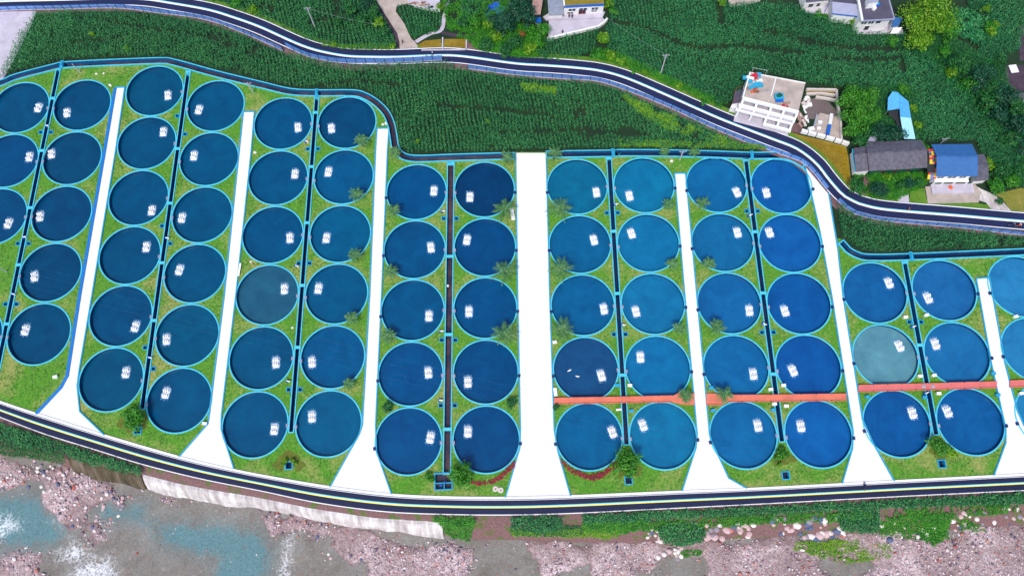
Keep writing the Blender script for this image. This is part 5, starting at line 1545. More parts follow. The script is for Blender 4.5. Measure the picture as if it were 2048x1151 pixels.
MB().sweep(s_l, [(.5, -.1), (.5, .05), (-.5, .05), (-.5, -.1)]).build('earth_path', M['darkearth'])['kind'] = 'structure'
plot('dirt_strip', [(752, 8), (760, 8), (800, 78), (799, 102), (792, 102), (790, 74)], M['darkearth'], .04)
plot('dirt_plot', [(915, 40), (928, 10), (940, 8), (932, 34), (918, 44)], M['darkearth'], .05)
plot('yard', [(792, -20), (880, -20), (880, 18), (868, 18), (825, 12), (815, 8)], M['concrete'], .04)
plot('earth_yard', [(1468, 222), (1478, 216), (1606, 250), (1604, 268), (1575, 262), (1540, 246), (1500, 230), (1478, 230)], M['earth'], .04)
plot('house_terrace', [(1086, 36), (1096, 30), (1210, 26), (1204, 38.5), (1092, 42)], M['concrete'], .55, .9)
plot('house_yard', [(1098, 40), (1206, 36), (1213, 44), (1198, 55), (1096, 78)], M['concrete'], .07)
plot('blue_house_yard', [(1850, 373), (1950, 369), (1962, 384), (1957, 405), (1856, 407)], M['tanconc'], .08)
plot('driveway', [(1948, 370), (1962, 378), (1985, 388), (2003, 400), (2024, 424), (1985, 421), (1972, 405), (1956, 400)], M['bankconc'], .074)
plot('garden_path', [(1797, 377), (1816, 376), (1818, 405), (1797, 404)], M['concrete'], .07)
plot('garden_lawn', [(1819, 378), (1849, 376), (1855, 407), (1820, 406)], M['verge'], .05)
plot('garden_lawn', [(1772, 375), (1795, 375), (1796, 402), (1760, 400)], M['verge'], .05)
plot('earth_path', [(1728, 352), (1747, 352), (1744, 388), (1725, 388)], M['earth'], .06)
plot('roadside_lawn', [(1857, 408), (1957, 406), (1970, 417), (1880, 412)], M['verge'], .05)
plot('dry_garden', [(1990, 388), (2040, 376), (2200, 380), (2200, 440), (2040, 424), (2022, 420), (2006, 400)], M_ground('dry_grass', [(0.3, srgb(96, 110, 20, 0.7)), (0.5, srgb(140, 140, 50, 0.7)), (0.7, srgb(186, 160, 100, 0.7))], .3, 3), .05)
plot('dark_plot', [(2036, 52), (2160, 52), (2160, 118), (2040, 122)], M['darkearth'], .05)
plot('dark_yard', [(2003, 132), (2160, 126), (2160, 186), (2034, 186), (2012, 172)], M['darkearth'], .06)
plot('top_right_yard', [(1604, -20), (1668, -20), (1668, 28), (1655, 30), (1612, 26)], M['concrete'], .05)
plot('top_right_yard', [(1713, 50), (1778, 48), (1806, 60), (1806, 69), (1712, 69)], M['concrete'], .06)
plot('stream_path', [(1812, 40), (1818, 40), (1858, 98), (1900, 145), (1893, 150), (1850, 105), (1812, 60)], M['darkearth'], .05)
plot('construction_yard', [(1448, -30), (1530, -30), (1520, 3), (1490, 11), (1460, 14)], M['tanconc'], .05)
plot('ochre_pool', [(836, 89), (849, 82), (882, 78.5), (883, 98.5), (845, 100)], M['ochre'], .05)
plot('ochre_pool', [(888.5, 78.5), (931, 78), (931.5, 98.5), (887, 98.5)], M['ochre'], .05)
plot('dirt_plot', [(933, 77), (944, 78), (960, 96), (956, 102), (933, 100)], M['earth'], .05)
for a, b in (((885.5, 76), (885.2, 100)), ((933, 75), (932.5, 100)), ((843, 101.5), (932, 100.5))):
    p, q = W(*a), W(*b)
    tag(MB().beam((p.x, p.y, .15), (q.x, q.y, .15), .35, .4).build('low_wall', M['concrete']), 'low wall %s' % ('between the two ochre pools' if a[0] < 900 and b[0] < 900 else 'at the right end of the ochre pools' if a[0] > 900 else 'between the ochre pools and the road'), 'low wall')
plot('ochre_pool', [(1580, 264), (1602, 271), (1640, 279), (1692, 293), (1697, 315), (1700, 345), (1703, 372), (1697, 372), (1684, 352), (1664, 326), (1640, 302), (1612, 283)], M['ochre'], .05)
# walled basin next to the unfinished house
root = empty('walled_basin', W(1650, 230), 0, 'walled muddy basin with brown water beside the unfinished white house', 'basin')
MB().prism(WW([(1612, 202), (1630, 196), (1658, 205), (1675, 225), (1676, 235), (1640, 226), (1632, 238), (1612, 238)]), -.3, .06).build('water', M['mudwater'], root)
MB().prism(WW([(1640, 226), (1678, 235), (1681, 281), (1622, 262), (1630, 240)]), -.3, .10).build('yard_floor', M['tanconc'], root)
MB().prism(WW([(1612, 182), (1668, 184), (1668, 192), (1612, 190)]), -.3, .05).build('trough_water', M['ochre'], root)
mb = MB()
for L in ([(1611, 181), (1671, 182)], [(1611, 190), (1640, 189), (1668, 193)], [(1630, 196), (1645, 198), (1671, 203)], [(1671, 182), (1673, 205), (1679, 240), (1681, 282)]):
    for a, b in zip(L, L[1:]):
        p, q = W(*a), W(*b); mb.beam((p.x, p.y, .4), (q.x, q.y, .4), .5, .9)
mb.build('wall', M['stone'], root)
mb = MB()
seq = [(1601, 264), (1615, 268), (1632, 272), (1650, 277), (1668, 282), (1682, 286), (1697, 291)]
for i, (a, b) in enumerate(zip(seq, seq[1:])):
    p, q = W(*a), W(*b); e = p.lerp(q, .88)
    mb.beam((p.x, p.y, .6), (e.x, e.y, .6), .75, 1.2)
mb.build('front_wall', M['plaster'], root)
p, q = W(1661, 231), W(1653, 272); r_ = p.lerp(q, .52)
MB().beam((p.x, p.y, .55), (r_.x, r_.y, .55), .85, .9).build('trough', M['plaster'], root)
MB().beam((r_.x, r_.y, .55), (q.x, q.y, .55), .85, .9).build('trough', M['bluepl'], root)
for c in ((1638, 247), (1635.5, 259)):
    p = W(*c); MB().box((p.x, p.y, .5), (1.1, .8, .8)).build('block', M['plaster'], root)
p = W(1621, 260); MB().box((p.x, p.y, .45), (1.6, 1.1, .7), .2).build('block', M['plaster'], root)
p, q = W(1632, 232), W(1626, 256); MB().beam((p.x, p.y, .5), (q.x, q.y, .5), .4, .8).build('side_wall', M['steel'], root)


# ------------------------------------------------------------------ houses
def quad_slab(mb, q, th=.16, mi=0):
    b = len(mb.v)
    mb.v += [(p.x, p.y, p.z - th) for p in q] + [(p.x, p.y, p.z) for p in q]
    n = len(q)
    a = sum(q[i].x * q[(i + 1) % n].y - q[(i + 1) % n].x * q[i].y for i in range(n))
    o = list(range(n)) if a > 0 else list(range(n))[::-1]
    mb.f.append(tuple(b + n + i for i in o)); mb.m.append(mi)
    mb.f.append(tuple(b + i for i in o[::-1])); mb.m.append(mi)
    for i in range(n):
        u, v = o[i], o[(i + 1) % n]
        mb.f.append((b + u, b + v, b + n + v, b + n + u)); mb.m.append(mi)


def facade_frame(fl, fr):
    d = fr - fl; L = d.length; d = Vector((d.x, d.y, 0)).normalized()
    return d, Vector((d.y, -d.x, 0)), L        # along, outwards, length


def opening(root, fl, d, n, L, f0, f1, z0, z1, name='window', mat=None, frame=None, sub='pane', out_=.03):
    c = fl + d * (L * (f0 + f1) / 2) + n * out_
    wv_ = L * (f1 - f0)
    rz = math.atan2(d.y, d.x)
    fr_ = MB().box((c.x, c.y, (z0 + z1) / 2), (wv_, .10, z1 - z0), rz).build(name, frame or M['white'], root)
    k = max(1, int(round(wv_ / 1.0)))
    mb = MB()
    for i in range(k):
        cc = fl + d * (L * f0 + wv_ * (i + .5) / k) + n * (out_ + .04)
        mb.box((cc.x, cc.y, (z0 + z1) / 2), (wv_ / k - .14, .06, z1 - z0 - .16), rz)
    mb.build(sub, mat or M['glass'], fr_)
    return fr_


# blue edged white house at the top
H = rise((1128.4, 33.2), (1128.4, 12.2))
fl, fr = W(1128.4, 12.2, H), W(1208.5, 7.8, H)
d, n, L = facade_frame(fl, fr)
bk = -n * 10.0
root = empty('farmhouse', (fl.x, fl.y, 0), 0, 'white two storey house with olive flat roof and bright blue roof edge', 'house')
ins = -n * .15
g = lambda v, z=0: Vector((v.x, v.y, z))
c4 = [g(fl + ins), g(fr + ins), g(fr + bk), g(fl + bk)]
MB().prism(c4, 0, H - .25).build('wall', M['plaster'], root)
MB().prism([g(fl), g(fr), g(fr + bk), g(fl + bk)], H - .25, H).build('roof', M['oliveroof'], root)
mb = MB(); a, b = g(fl + n * .04, H - .35), g(fr + n * .04, H - .35); mb.beam(a, b, .16, .8); mb.build('roof_edge', M['bluepl'], root)
mb = MB(); a, b = g(fl + n * .0, H + .1), g(fl + bk, H + .1); mb.beam(a, b, .4, .35); mb.build('parapet', M['plaster'], root)
wf = g(fl + ins)
for f0, f1 in ((.115, .30), (.385, .59), (.695, .865)): opening(root, wf, d, n, L, f0, f1, H - 2.5, H - 1.35)
opening(root, wf, d, n, L, .09, .24, .9, 1.7); opening(root, wf, d, n, L, .70, .84, 1.2, 1.9)
opening(root, wf, d, n, L, .38, .56, .56, 2.3, 'door', M['dark'], M['red'], 'door_leaf')
# grey roofed lean-to beside it
root = empty('lean_to', W(1112, 30), 0, 'lean-to with a mottled grey roof at the left of the blue edged house', 'shed')
q = [W(1097.5, 30, 2.6), W(1127.5, 29, 3.0), g(W(1127.5, 29, 3.0) - n * 8, 4.2), g(W(1097.5, 30, 2.6) - n * 8, 3.4)]
mb = MB(); quad_slab(mb, q); mb.build('roof', M['roofgrey'], root)
MB().prism([g(q[0] - n * .8 + d * .3), g(q[1] - n * .8 - d * .3), g(q[2] - d * .3), g(q[3] + d * .3)], 0, 2.5).build('wall', M['plaster'], root)
wf = g(q[0] - n * .8); opening(root, wf, d, n, (q[1] - q[0]).length, .3, .68, .6, 2.2, 'door', M['dark'], M['white'], 'door_leaf')
opening(root, wf, d, n, (q[1] - q[0]).length, .74, .9, .56, 2.3, 'door', M['red'], M['wood'], 'door_leaf')
root = empty('shed', W(1072, 32), 0, 'small shed with a rusty pink roof left of the grey lean-to', 'shed')
q = [W(1061.5, 28.5, 2.8), W(1081, 29.5, 2.8), W(1086, -2, 3.3), W(1066, -3, 3.3)]
mb = MB(); quad_slab(mb, q); mb.build('roof', M['rustroof'], root)
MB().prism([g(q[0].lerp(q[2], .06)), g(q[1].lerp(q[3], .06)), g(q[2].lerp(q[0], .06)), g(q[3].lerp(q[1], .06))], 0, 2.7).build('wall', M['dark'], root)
# white yard wall
mb = MB(); P = WW([(1094, 81), (1130, 72), (1165, 64), (1197, 56), (1208, 48), (1214, 41)])
for a, b in zip(P, P[1:]): mb.beam(g(a, .35), g(b, .35), .5, 1.3)
tag(mb.build('yard_wall', M['white']), 'long white wall along the yard of the blue edged house', 'wall')
p = W(1086, 104); 
mb = MB()
for k in range(14): mb.box((p.x - 6.5 + rnd.uniform(-1.4, 1.4), p.y + .8 + rnd.uniform(-1, 1), .2), (rnd.uniform(.3, .8), rnd.uniform(.3, .6), .4), rnd.uniform(0, 3))
tag(mb.build('rubble', M['rustroof']), 'small heap of rubble beside the upper road below the bushes', 'rubble', kind='stuff')

# unfinished white house
H = 6.6
R4 = [W(1499.4, 146, H), W(1610.5, 167, H), W(1596.5, 224, H), W(1485, 196, H)]     # back left, back right, front right, front left
root = empty('unfinished_house', g(R4[3]), 0, 'unfinished white concrete house with open front beams and tan flat roof', 'house')
d, n, L = facade_frame(R4[3], R4[2])
core = [g(R4[3] - n * 2.6), g(R4[2] - n * 2.6), g(R4[1]), g(R4[0])]
MB().prism(core, 0, H - .3).build('wall', M['plaster'], root)
MB().prism([g(p) for p in R4], H - .3, H).build('roof', M['tanconc'], root)
mb = MB()
a, b = g(R4[0], H + .25), g(R4[3], H + .25); mb.beam(a, b, .3, .5)
a, b = g(R4[0].lerp(R4[1], .47), H + .2), g(R4[0].lerp(R4[1], .47).lerp(R4[3].lerp(R4[2], .47), .68), H + .2); mb.beam(a, b, .25, .4)
a, b = g(R4[0], H + .15), g(R4[1], H + .15); mb.beam(a, b, .2, .3)
mb.build('parapet', M['white'], root)
mb = MB()
a, b = g(R4[0].lerp(R4[3], .93).lerp(R4[1], .25), H + .15), g(R4[0].lerp(R4[3], .93).lerp(R4[1], .44), H + .15); mb.beam(a, b, .2, .3); mb.build('roof_kerb', M['steel'], root)
# front: three levels of beams and columns stepping forward and down
mb = MB(); rz = math.atan2(d.y, d.x)
for z, o_, t0, t1, hh in ((H - .05, .12, 0, 1, .8), (4.4, .9, -.02, 1.0, .8), (3.2, 1.5, -.04, 1.0, .6), (1.2, 2.5, .52, 1.02, .7)):
    a, b = g(R4[3] + d * (L * t0) + n * o_, z), g(R4[3] + d * (L * t1) + n * o_, z)
    mb.beam(a, b, .75, hh)
for t_ in (0.02, .27, .53, .76, .99):
    for o_, z0, z1 in ((.3, 3.2, H - .4), (1.5, 0, 4.0)):
        p = R4[3] + d * (L * t_) + n * o_
        mb.box((p.x, p.y, (z0 + z1) / 2), (.5, .5, z1 - z0), rz)
    a, b = g(R4[3] + d * (L * t_) + n * .1, H - .1), g(R4[3] + d * (L * t_) + n * 1.6, 4.2); mb.beam(a, b, .5, .5)
    if t_ > .5:
        a, b = g(R4[3] + d * (L * t_) + n * 1.5, 3.2), g(R4[3] + d * (L * t_) + n * 2.6, 1.2); mb.beam(a, b, .5, .5)
mb.build('beam_frame', M['white'], root)
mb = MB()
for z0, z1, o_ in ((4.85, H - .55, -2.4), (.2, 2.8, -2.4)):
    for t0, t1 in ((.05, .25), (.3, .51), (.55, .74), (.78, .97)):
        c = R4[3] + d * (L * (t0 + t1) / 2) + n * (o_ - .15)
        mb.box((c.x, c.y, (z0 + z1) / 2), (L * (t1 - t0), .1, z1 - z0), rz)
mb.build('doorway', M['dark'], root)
MB().prism([g(R4[3] - n * 2.5), g(R4[2] - n * 2.5), g(R4[2] + n * 1.5), g(R4[3] + n * 1.5)], 3.3, 3.55).build('floor_slab', M['concrete'], root)
MB().prism([g(R4[3] - n * 2.5), g(R4[2] - n * 2.5), g(R4[2] + n * 3.2), g(R4[3] + n * 3.2)], -.2, .16).build('ground_slab', M['concrete'], root)
a = R4[0]; b = R4[0].lerp(R4[1], .28)
mb = MB(); u = (R4[0] - R4[3]).normalized()
mb.beam(g(a + u * .3, H + 2.0), g(b + u * .3, H + 2.0), .1, .1)
for t_ in (.1, .95):
    p = a.lerp(b, t_) + u * -.15; mb.beam(g(p, H - .1), g(p + u * .45, H + 2.0), .08, .08)
mb.build('roof_rail', M['steel'], root)
# things on its roof and round it
def heap(name, px, z, mats, label, cat, size=(2.4, 2.2, .8), n_=7, seed=0):
    r = random.Random(seed); p = W(px[0], px[1], z + .3)
    root = empty(name, (p.x, p.y, z), 0, label, cat)
    for k in range(n_):
        x, y = r.uniform(-.5, .5) * size[0], r.uniform(-.5, .5) * size[1]
        MB().box((x, y, .12 + size[2] * .3 * k / n_), (size[0] * r.uniform(.25, .5), size[1] * r.uniform(.18, .4), .2 + size[2] * .5 * r.random()), r.uniform(-.4, .6)).build('piece', mats[k % len(mats)], root, local=True)
    return root


heap('tarpaulin_heap', (1508, 162), H, [M['teal'], M['teal'], M['white'], M['red'], M['teal']], 'heap of turquoise and red sheets on the unfinished house roof', 'sheets', (4.2, 3.6, .7), 13, 3)
root = empty('concrete_mixer', W(1557, 195, H + .4), 0, 'turquoise machine standing in the middle of the unfinished house roof', 'machine')
MB().box((0, 0, .5), (2.2, 1.5, .5)).box((0, .9, .3), (1.2, .5, .3)).build('body', M['teal'], root, local=True)
MB().tube([(-.6, 0, .7), (0, 0, 1.2), (.5, 0, 1.0)], [.35, .55, .3], 12).build('drum', M['greenpaint'], root, local=True)
MB().box((0, -1.1, .25), (2.0, .8, .2)).build('tray', M['bluepl'], root, local=True)
heap('brick_pile', (1573, 209), H, [M['rustroof'], M['red'], M['rustroof']], 'small reddish pile near the front of the unfinished house roof', 'bricks', (1.6, 1.4, .5), 6, 5)
heap('plank_pile', (1504, 180), H, [M['wood'], M['rustroof'], M['orange']], 'brown boards stacked on the left of the unfinished house roof', 'boards', (3.4, 1.8, .3), 7, 6)
heap('sack_heap', (1613, 206), 0, [M['white'], M['stone']], 'heap of white sacks at the right side of the unfinished house', 'sacks', (2.2, 3.2, 1.0), 14, 7)
heap('board_stack', (1602, 238), 0, [M['rustroof'], M['stone'], M['rustroof']], 'pinkish boards piled along the right side of the unfinished house', 'boards', (1.6, 5.0, 1.0), 12, 8)
heap('block_row', (1612, 232), 0, [M['white']], 'row of white blocks between the house and the walled basin', 'blocks', (.9, 3.4, .6), 6, 9)
root = empty('scaffold', W(1470, 200), 0, 'scaffold with a rusty roof sheet at the left side of the unfinished house', 'scaffold')
q = [W(1469, 184, 3), W(1487, 178, 3), W(1479, 205, 3), W(1464, 208, 3)]
mb = MB(); quad_slab(mb, q, .08); mb.build('deck', M['flatroof'], root)
mb = MB()
for p in q: mb.tube([g(p, 0), g(p, 5.0)], .06, 6)
for a, b in zip(q, q[1:] + q[:1]): mb.beam(g(a, 4.9), g(b, 4.9), .07, .07)
mb.build('poles', M['wood'], root)
root = empty('site_hut', W(1464, 214), 0, 'small white hut corner at the front left of the unfinished house', 'hut')
q = [W(1461, 215, 2), W(1474, 218, 2), W(1478, 206, 2), W(1465, 205, 2)]
MB().prism([g(p) for p in q], 0, 2).build('wall', M['plaster'], root)
mb = MB(); quad_slab(mb, [g(p, 2.12) for p in q], .1); mb.build('roof', M['white'], root)


def gable_house(root, BL, BR, FR, FL, RL, RR, rmat, wmat, inset=.5):
    mb = MB(); quad_slab(mb, [FL, FR, RR, RL], .14); quad_slab(mb, [RL, RR, BR, BL], .14)
    mb.build('roof', rmat, root)
    mb = MB()
    mb.beam(RL + Vector((0, 0, .06)), RR + Vector((0, 0, .06)), .3, .16); mb.build('ridge', rmat, root)
    c = (BL + BR + FR + FL) / 4
    k = lambda p: g(p + (c - p).normalized() * inset * 1.3)
    b, a, f, e = k(BL), k(BR), k(FR), k(FL)
    zb, zf_ = BL.z - .2, FL.z - .2
    mb = MB()
    mb.prism([e, f, a, b], 0, min(zb, zf_))
    for (p, q, r) in ((e, b, RL), (f, a, RR)):
        t_ = k(r); mb.face([g(p, zf_), g(q, zb), g(t_, r.z - .2)]); mb.face([g(q, zb), g(p, zf_), g(t_, r.z - .2)])
    mb.build('wall', wmat, root)
    return e, f


# dark tiled house
root = empty('tiled_house', W(1795, 340), 0, 'long old house with dark grey tiled roof and green front', 'house')
RL, RR = W(1735, 305.4, 5.0), W(1854.5, 299.8, 5.0)
e, f = gable_house(root, W(1731, 284, 3.6), W(1842.5, 279.8, 3.6), W(1854.7, 335, 3.3), W(1738.6, 342, 3.3), RL, RR, M['rooftile'], M['greenpaint'], .9)
q = [W(1711, 343.5, 2.7), W(1738, 341, 2.9), W(1736, 306, 4.4), W(1709, 309, 4.0)]
mb = MB(); quad_slab(mb, q, .14); q2 = [q[3], q[2], W(1731, 292, 3.6), W(1707, 296, 3.2)]; quad_slab(mb, q2, .14); mb.build('side_roof', M['rooftile'], root)
MB().prism([g(q[0].lerp(q[2], .1)), g(q[1]), g(q2[2]), g(q2[3].lerp(q2[1], .1))], 0, 2.6).build('side_wall', M['plaster'], root)
p, q_ = W(1706.5, 298, 3.0), W(1711, 343, 2.6); mb = MB(); mb.beam(p, q_, .7, .1); mb.build('gable_sheet', M['teal'], root)
d2, n2, L2 = facade_frame(e, f)
for f0, f1 in ((.22, .3), (.48, .56), (.74, .82)): opening(root, e, d2, n2, L2, f0, f1, .1, 2.1, 'door', M['dark'], M['wood'], 'door_leaf')
# blue roofed house
root = empty('blue_roof_house', W(1910, 360), 0, 'white house under a large bright blue metal gable roof', 'house')
zE = 5.0
e, f = gable_house(root, W(1863, 288.5, zE), W(1943.9, 287.8, zE), W(1955.6, 352, zE), W(1873.5, 352.8, zE), W(1873.5, 312, zE + 1.5), W(1956, 312.5, zE + 1.5), M['roofblue'], M['plaster'], .8)
d2, n2, L2 = facade_frame(e, f)
for f0, f1 in ((.04, .24), (.34, .60), (.68, .88)): opening(root, e, d2, n2, L2, f0, f1, zE - 2.4, zE - 1.0)
opening(root, e, d2, n2, L2, .3, .42, .1, 2.2, 'door', M['dark'], M['white'], 'door_leaf'); opening(root, e, d2, n2, L2, .72, .86, .9, 2.0)
mb = MB(); a, b = g(e + n2 * .5, zE - 2.75), g(f + n2 * .5, zE - 2.75); mb.beam(a, b, 1.0, .18); mb.build('balcony', M['white'], root)
mb = MB()
for t_ in (.02, .28, .62, .98):
    p = e.lerp(f, t_) + n2 * .85; mb.box((p.x, p.y, (zE - 2.8) / 2), (.3, .3, zE - 2.8), 0)
mb.build('columns', M['white'], root)
p = e.lerp(f, .56) + n2 * 1.6; tag(MB().tube([(p.x, p.y, .05), (p.x, p.y, .5), (p.x, p.y, .9)], [.5, .6, .35], 12).build('barrel', M['orange']), 'orange tub in front of the blue roofed house', 'tub')
mb = MB(); a, b = g(e + n2 * 1.9, .28), g(f + n2 * 1.9 + d2 * 2, .28); mb.beam(a, b, 2.6, .5); tag(mb.build('front_step', M['concrete'], root))
root = empty('side_shed', W(1965, 345), 0, 'low grey tiled shed at the right end of the blue roofed house', 'shed')
q = [W(1950, 362, 2.6), W(1977, 360, 2.4), W(1977.5, 331, 3.2), W(1956, 331, 3.2)]; q2 = [q[3], q[2], W(1969, 309, 2.8), W(1957, 308, 2.8)]
mb = MB(); quad_slab(mb, q, .14); quad_slab(mb, q2, .14); mb.build('roof', M['rooftile'], root)
MB().prism([g(q[0].lerp(q[2], .08)), g(q[1].lerp(q[3], .08)), g(q[2]), g(q2[2]), g(q2[3]), g(q[3])], 0, 2.4).build('wall', M['plaster'], root)
# banners on its left gable
root = empty('cloth_banners', W(1866, 345), 0, 'patchwork of bright cloths hung at the left end of the blue roofed house', 'banners')
A = [W(1858, 300, 4.6), W(1866, 296, 4.9), W(1873, 318, 4.6), W(1872, 335, 4.2), W(1873, 357, 2.6), W(1862, 359, 1.2), W(1858, 350, 1.4), W(1855, 330, 2.6), W(1856, 315, 4.0)]
pal = [M['red'], M_paint('yellow_cloth', srgb(250, 210, 40, .75), .8, .1), M['darkpl'], M['bluepl'], M['dark'], M['greenpaint'], M['orange']]
for k in range(14):
    t0, t1 = k / 14, (k + 1) / 14
    for sd_ in range(3):
        y0 = 298 + 60 * t0; y1 = 298 + 60 * t1
        x0 = 1856.5 + sd_ * 5.6 + 3 * math.sin(t0 * 4); x1 = x0 + 5.4
        zz = 4.9 - 3.2 * max(0, t0 - .35)
        mi = 4 if (sd_ != 2 and .45 < t0 < .75) else [0, 1, 3, 2, 1, 0, 5, 0, 1, 6, 2, 1, 0, 3][(k * 3 + sd_ * 5) % 14]
        cc = [W(x0, y0, zz), W(x1, y0, zz + .1), W(x1, y1, zz - .15), W(x0, y1, zz - .25)]
        mb = MB(); quad_slab(mb, cc, .04); mb.build('cloth', pal[mi], root)
mb = MB()
for c in ((1858, 300, 4.9), (1872, 300, 4.9), (1858, 356, 2.6), (1873, 356, 2.6)):
    p = W(*c); mb.tube([(p.x, p.y, 0), (p.x, p.y, c[2])], .06, 6)
mb.build('support_poles', M['wood'], root)
# bright blue shed
root = empty('blue_shed', W(1805, 230), 0, 'L shaped shed with bright sky blue metal roof beside the bamboo', 'shed')
mb = MB(); quad_slab(mb, [W(1775, 221, 3.2), W(1800, 217, 3.4), W(1797, 185, 3.8), W(1785, 183, 3.7), W(1776, 196, 3.4)], .1); quad_slab(mb, [W(1800.5, 233.5, 3.5), W(1822, 236, 3.0), W(1817, 203, 3.0), W(1797.5, 187, 3.7)], .1)
mb.build('roof', M['roofcyan'], root)
mb = MB(); quad_slab(mb, [W(1808, 277.5, 3.0), W(1831, 278, 2.8), W(1822, 236, 3.0), W(1800.5, 233, 3.4)], .1); mb.build('pale_roof', M['roofpale'], root)
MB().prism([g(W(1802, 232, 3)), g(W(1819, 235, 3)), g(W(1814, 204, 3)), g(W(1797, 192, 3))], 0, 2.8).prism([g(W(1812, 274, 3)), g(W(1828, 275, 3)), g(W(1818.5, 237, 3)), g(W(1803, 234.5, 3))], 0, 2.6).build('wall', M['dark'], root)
mb = MB()
for c in ((1778, 219), (1798, 216), (1778, 202)):
    p = W(c[0], c[1], 3.2); mb.tube([g(p, 0), g(p, 3.2)], .08, 6)
mb.build('posts', M['steel'], root)
mb = MB(); quad_slab(mb, [W(1778, 231, 2.0), W(1790, 240, 2.0), W(1799, 260, 2.0), W(1807, 259, 2.2), W(1800, 219, 2.4), W(1777, 222, 2.4)], .06); mb.build('shade_sheet', M['dark'], root)  # dark sheet standing in for the shade under the shed roof
root = empty('lean_to', W(1745, 277), 0, 'pale lavender roof corner behind the dark tiled house', 'shed')
q = [W(1736, 283, 2.4), W(1755, 281, 2.4), W(1752, 271, 2.7), W(1740, 272, 2.7)]
mb = MB(); quad_slab(mb, q); mb.build('roof', M['rooflight'], root); MB().prism([g(p) for p in q], 0, 2.25).build('wall', M['plaster'], root)

# houses at the top right
H = 5.4
R4 = [W(1713, -14, H), W(1772, -18, H), W(1788, 38.5, H), W(1723.5, 42.5, H)]
root = empty('flat_roof_house', g(R4[3]), 0, 'white house with dark flat roof and stair tower at the top right', 'house')
d, n, L = facade_frame(R4[3], R4[2])
MB().prism([g(p) for p in R4], H - .25, H).build('roof', M['flatroof'], root)
MB().prism([g(R4[3] - n * .9), g(R4[2] - n * .9), g(R4[1]), g(R4[0])], 0, H - .25).build('wall', M['plaster'], root)
mb = MB(); mb.beam(g(R4[0], H + .25), g(R4[3], H + .25), .55, .5); mb.build('parapet', M['white'], root)
mb = MB(); mb.beam(g(R4[3], H - .02), g(R4[2], H - .02), .3, .4); mb.beam(g(R4[1], H + .1), g(R4[2], H + .1), .3, .4); mb.build('roof_edge', M['rooflight'], root)
wf = g(R4[3] - n * .9)
for f0, f1 in ((.1, .28), (.32, .5), (.55, .72)): opening(root, wf, d, n, L, f0, f1, H - 2.6, H - 1.0)
opening(root, wf, d, n, L, .3, .46, .1, 2.0, 'door', M['dark'], M['white'], 'door_leaf')
q = [W(1737, -8, H + 2.4), W(1756, -10, H + 2.4), W(1757, 4, H + 2.4), W(1738, 6, H + 2.4)]
MB().prism([g(p) for p in q], H, H + 2.3).build('stair_tower', M['white'], root)
tt = MB(); quad_slab(tt, [g(p, H + 2.45) for p in q], .14); tt.build('stair_roof', M['rooflight'], root)
p = W(1749, 16, H + .5); tag(MB().tube([(p.x, p.y, H), (p.x, p.y, H + .7), (p.x, p.y, H + 1.0)], [.55, .55, .2], 12).build('water_tank', M['white']), 'small white water tank on the dark flat roof', 'water tank')
heap('tarpaulin', (1760, 10), H, [M['tarp'], M['teal']], 'blue tarpaulin beside the stair tower on the dark flat roof', 'tarpaulin', (2.0, 1.6, .5), 5, 12)
root = empty('metal_roof_house', W(1690, 28), 0, 'building with pale grey metal roof and blue gutter left of the flat roofed house', 'house')
q = [W(1665, 27, 3.8), W(1715, 32.5, 3.8), W(1714, 9, 4.8), W(1664.5, 3.5, 4.8)]; q2 = [q[3], q[2], W(1712, -18, 3.9), W(1664, -20, 3.9)]
mb = MB(); quad_slab(mb, q, .12); mb.build('roof', M['rooflight'], root)
mb = MB(); quad_slab(mb, q2, .12); mb.build('rear_roof', M['flatroof'], root)
mb = MB(); mb.beam(q[0] + Vector((0, -.05, -.1)), q[1] + Vector((0, -.05, -.1)), .2, .25); mb.build('gutter', M['bluepl'], root)
MB().prism([g(q[0].lerp(q[2], .07)), g(q[1].lerp(q[3], .07)), g(q2[2]), g(q2[3])], 0, 3.6).build('wall', M['plaster'], root)
root = empty('white_house', W(1630, 12), 0, 'white fronted house at the top edge left of the grey metal roof', 'house')
fl, fr = W(1612, 3, 3.6), W(1659, -2, 3.6); d, n, L = facade_frame(fl, fr)
MB().prism([g(fl), g(fr), g(fr - n * 7), g(fl - n * 7)], 0, 3.5).build('wall', M['plaster'], root)
mb = MB(); quad_slab(mb, [fl + n * .3, fr + n * .3, g(fr - n * 7, 4.8), g(fl - n * 7, 4.8)], .14); mb.build('roof', M['flatroof'], root)
for f0, f1 in ((.2, .42), (.55, .72)): opening(root, g(fl), d, n, L, f0, f1, .9, 2.4)
root = empty('side_building', W(1795, 55), 0, 'lower building with blue grey roof and pale awning right of the flat roofed house', 'house')
q = [W(1783, 55, 2.8), W(1797, 52, 2.8), W(1806, 36, 3.2), W(1788, 34, 3.2)]
mb = MB(); quad_slab(mb, q); mb.build('roof', M['roofblue'], root); MB().prism([g(p) for p in q], 0, 2.6).build('wall', M['plaster'], root)
q = [W(1780, 67, 2.0), W(1797, 67, 2.0), W(1805, 54.5, 2.5), W(1787, 56, 2.5)]
mb = MB(); quad_slab(mb, q, .1); mb.build('awning', M['white'], root)
mb = MB()
for p in q[:2]: mb.tube([g(p, 0), g(p, 1.95)], .07, 6)
mb.build('awning_posts', M['steel'], root)
root = empty('dark_hut', W(2045, 192), 0, 'dark hut roof at the right edge below the dark yard', 'hut')
q = [W(2036, 200, 2.6), W(2100, 200, 2.6), W(2100, 186, 3.0), W(2036, 186, 3.0)]
mb = MB(); quad_slab(mb, q); mb.build('roof', M['rooftile'], root); MB().prism([g(p) for p in q], 0, 2.4).build('wall', M['plaster'], root)
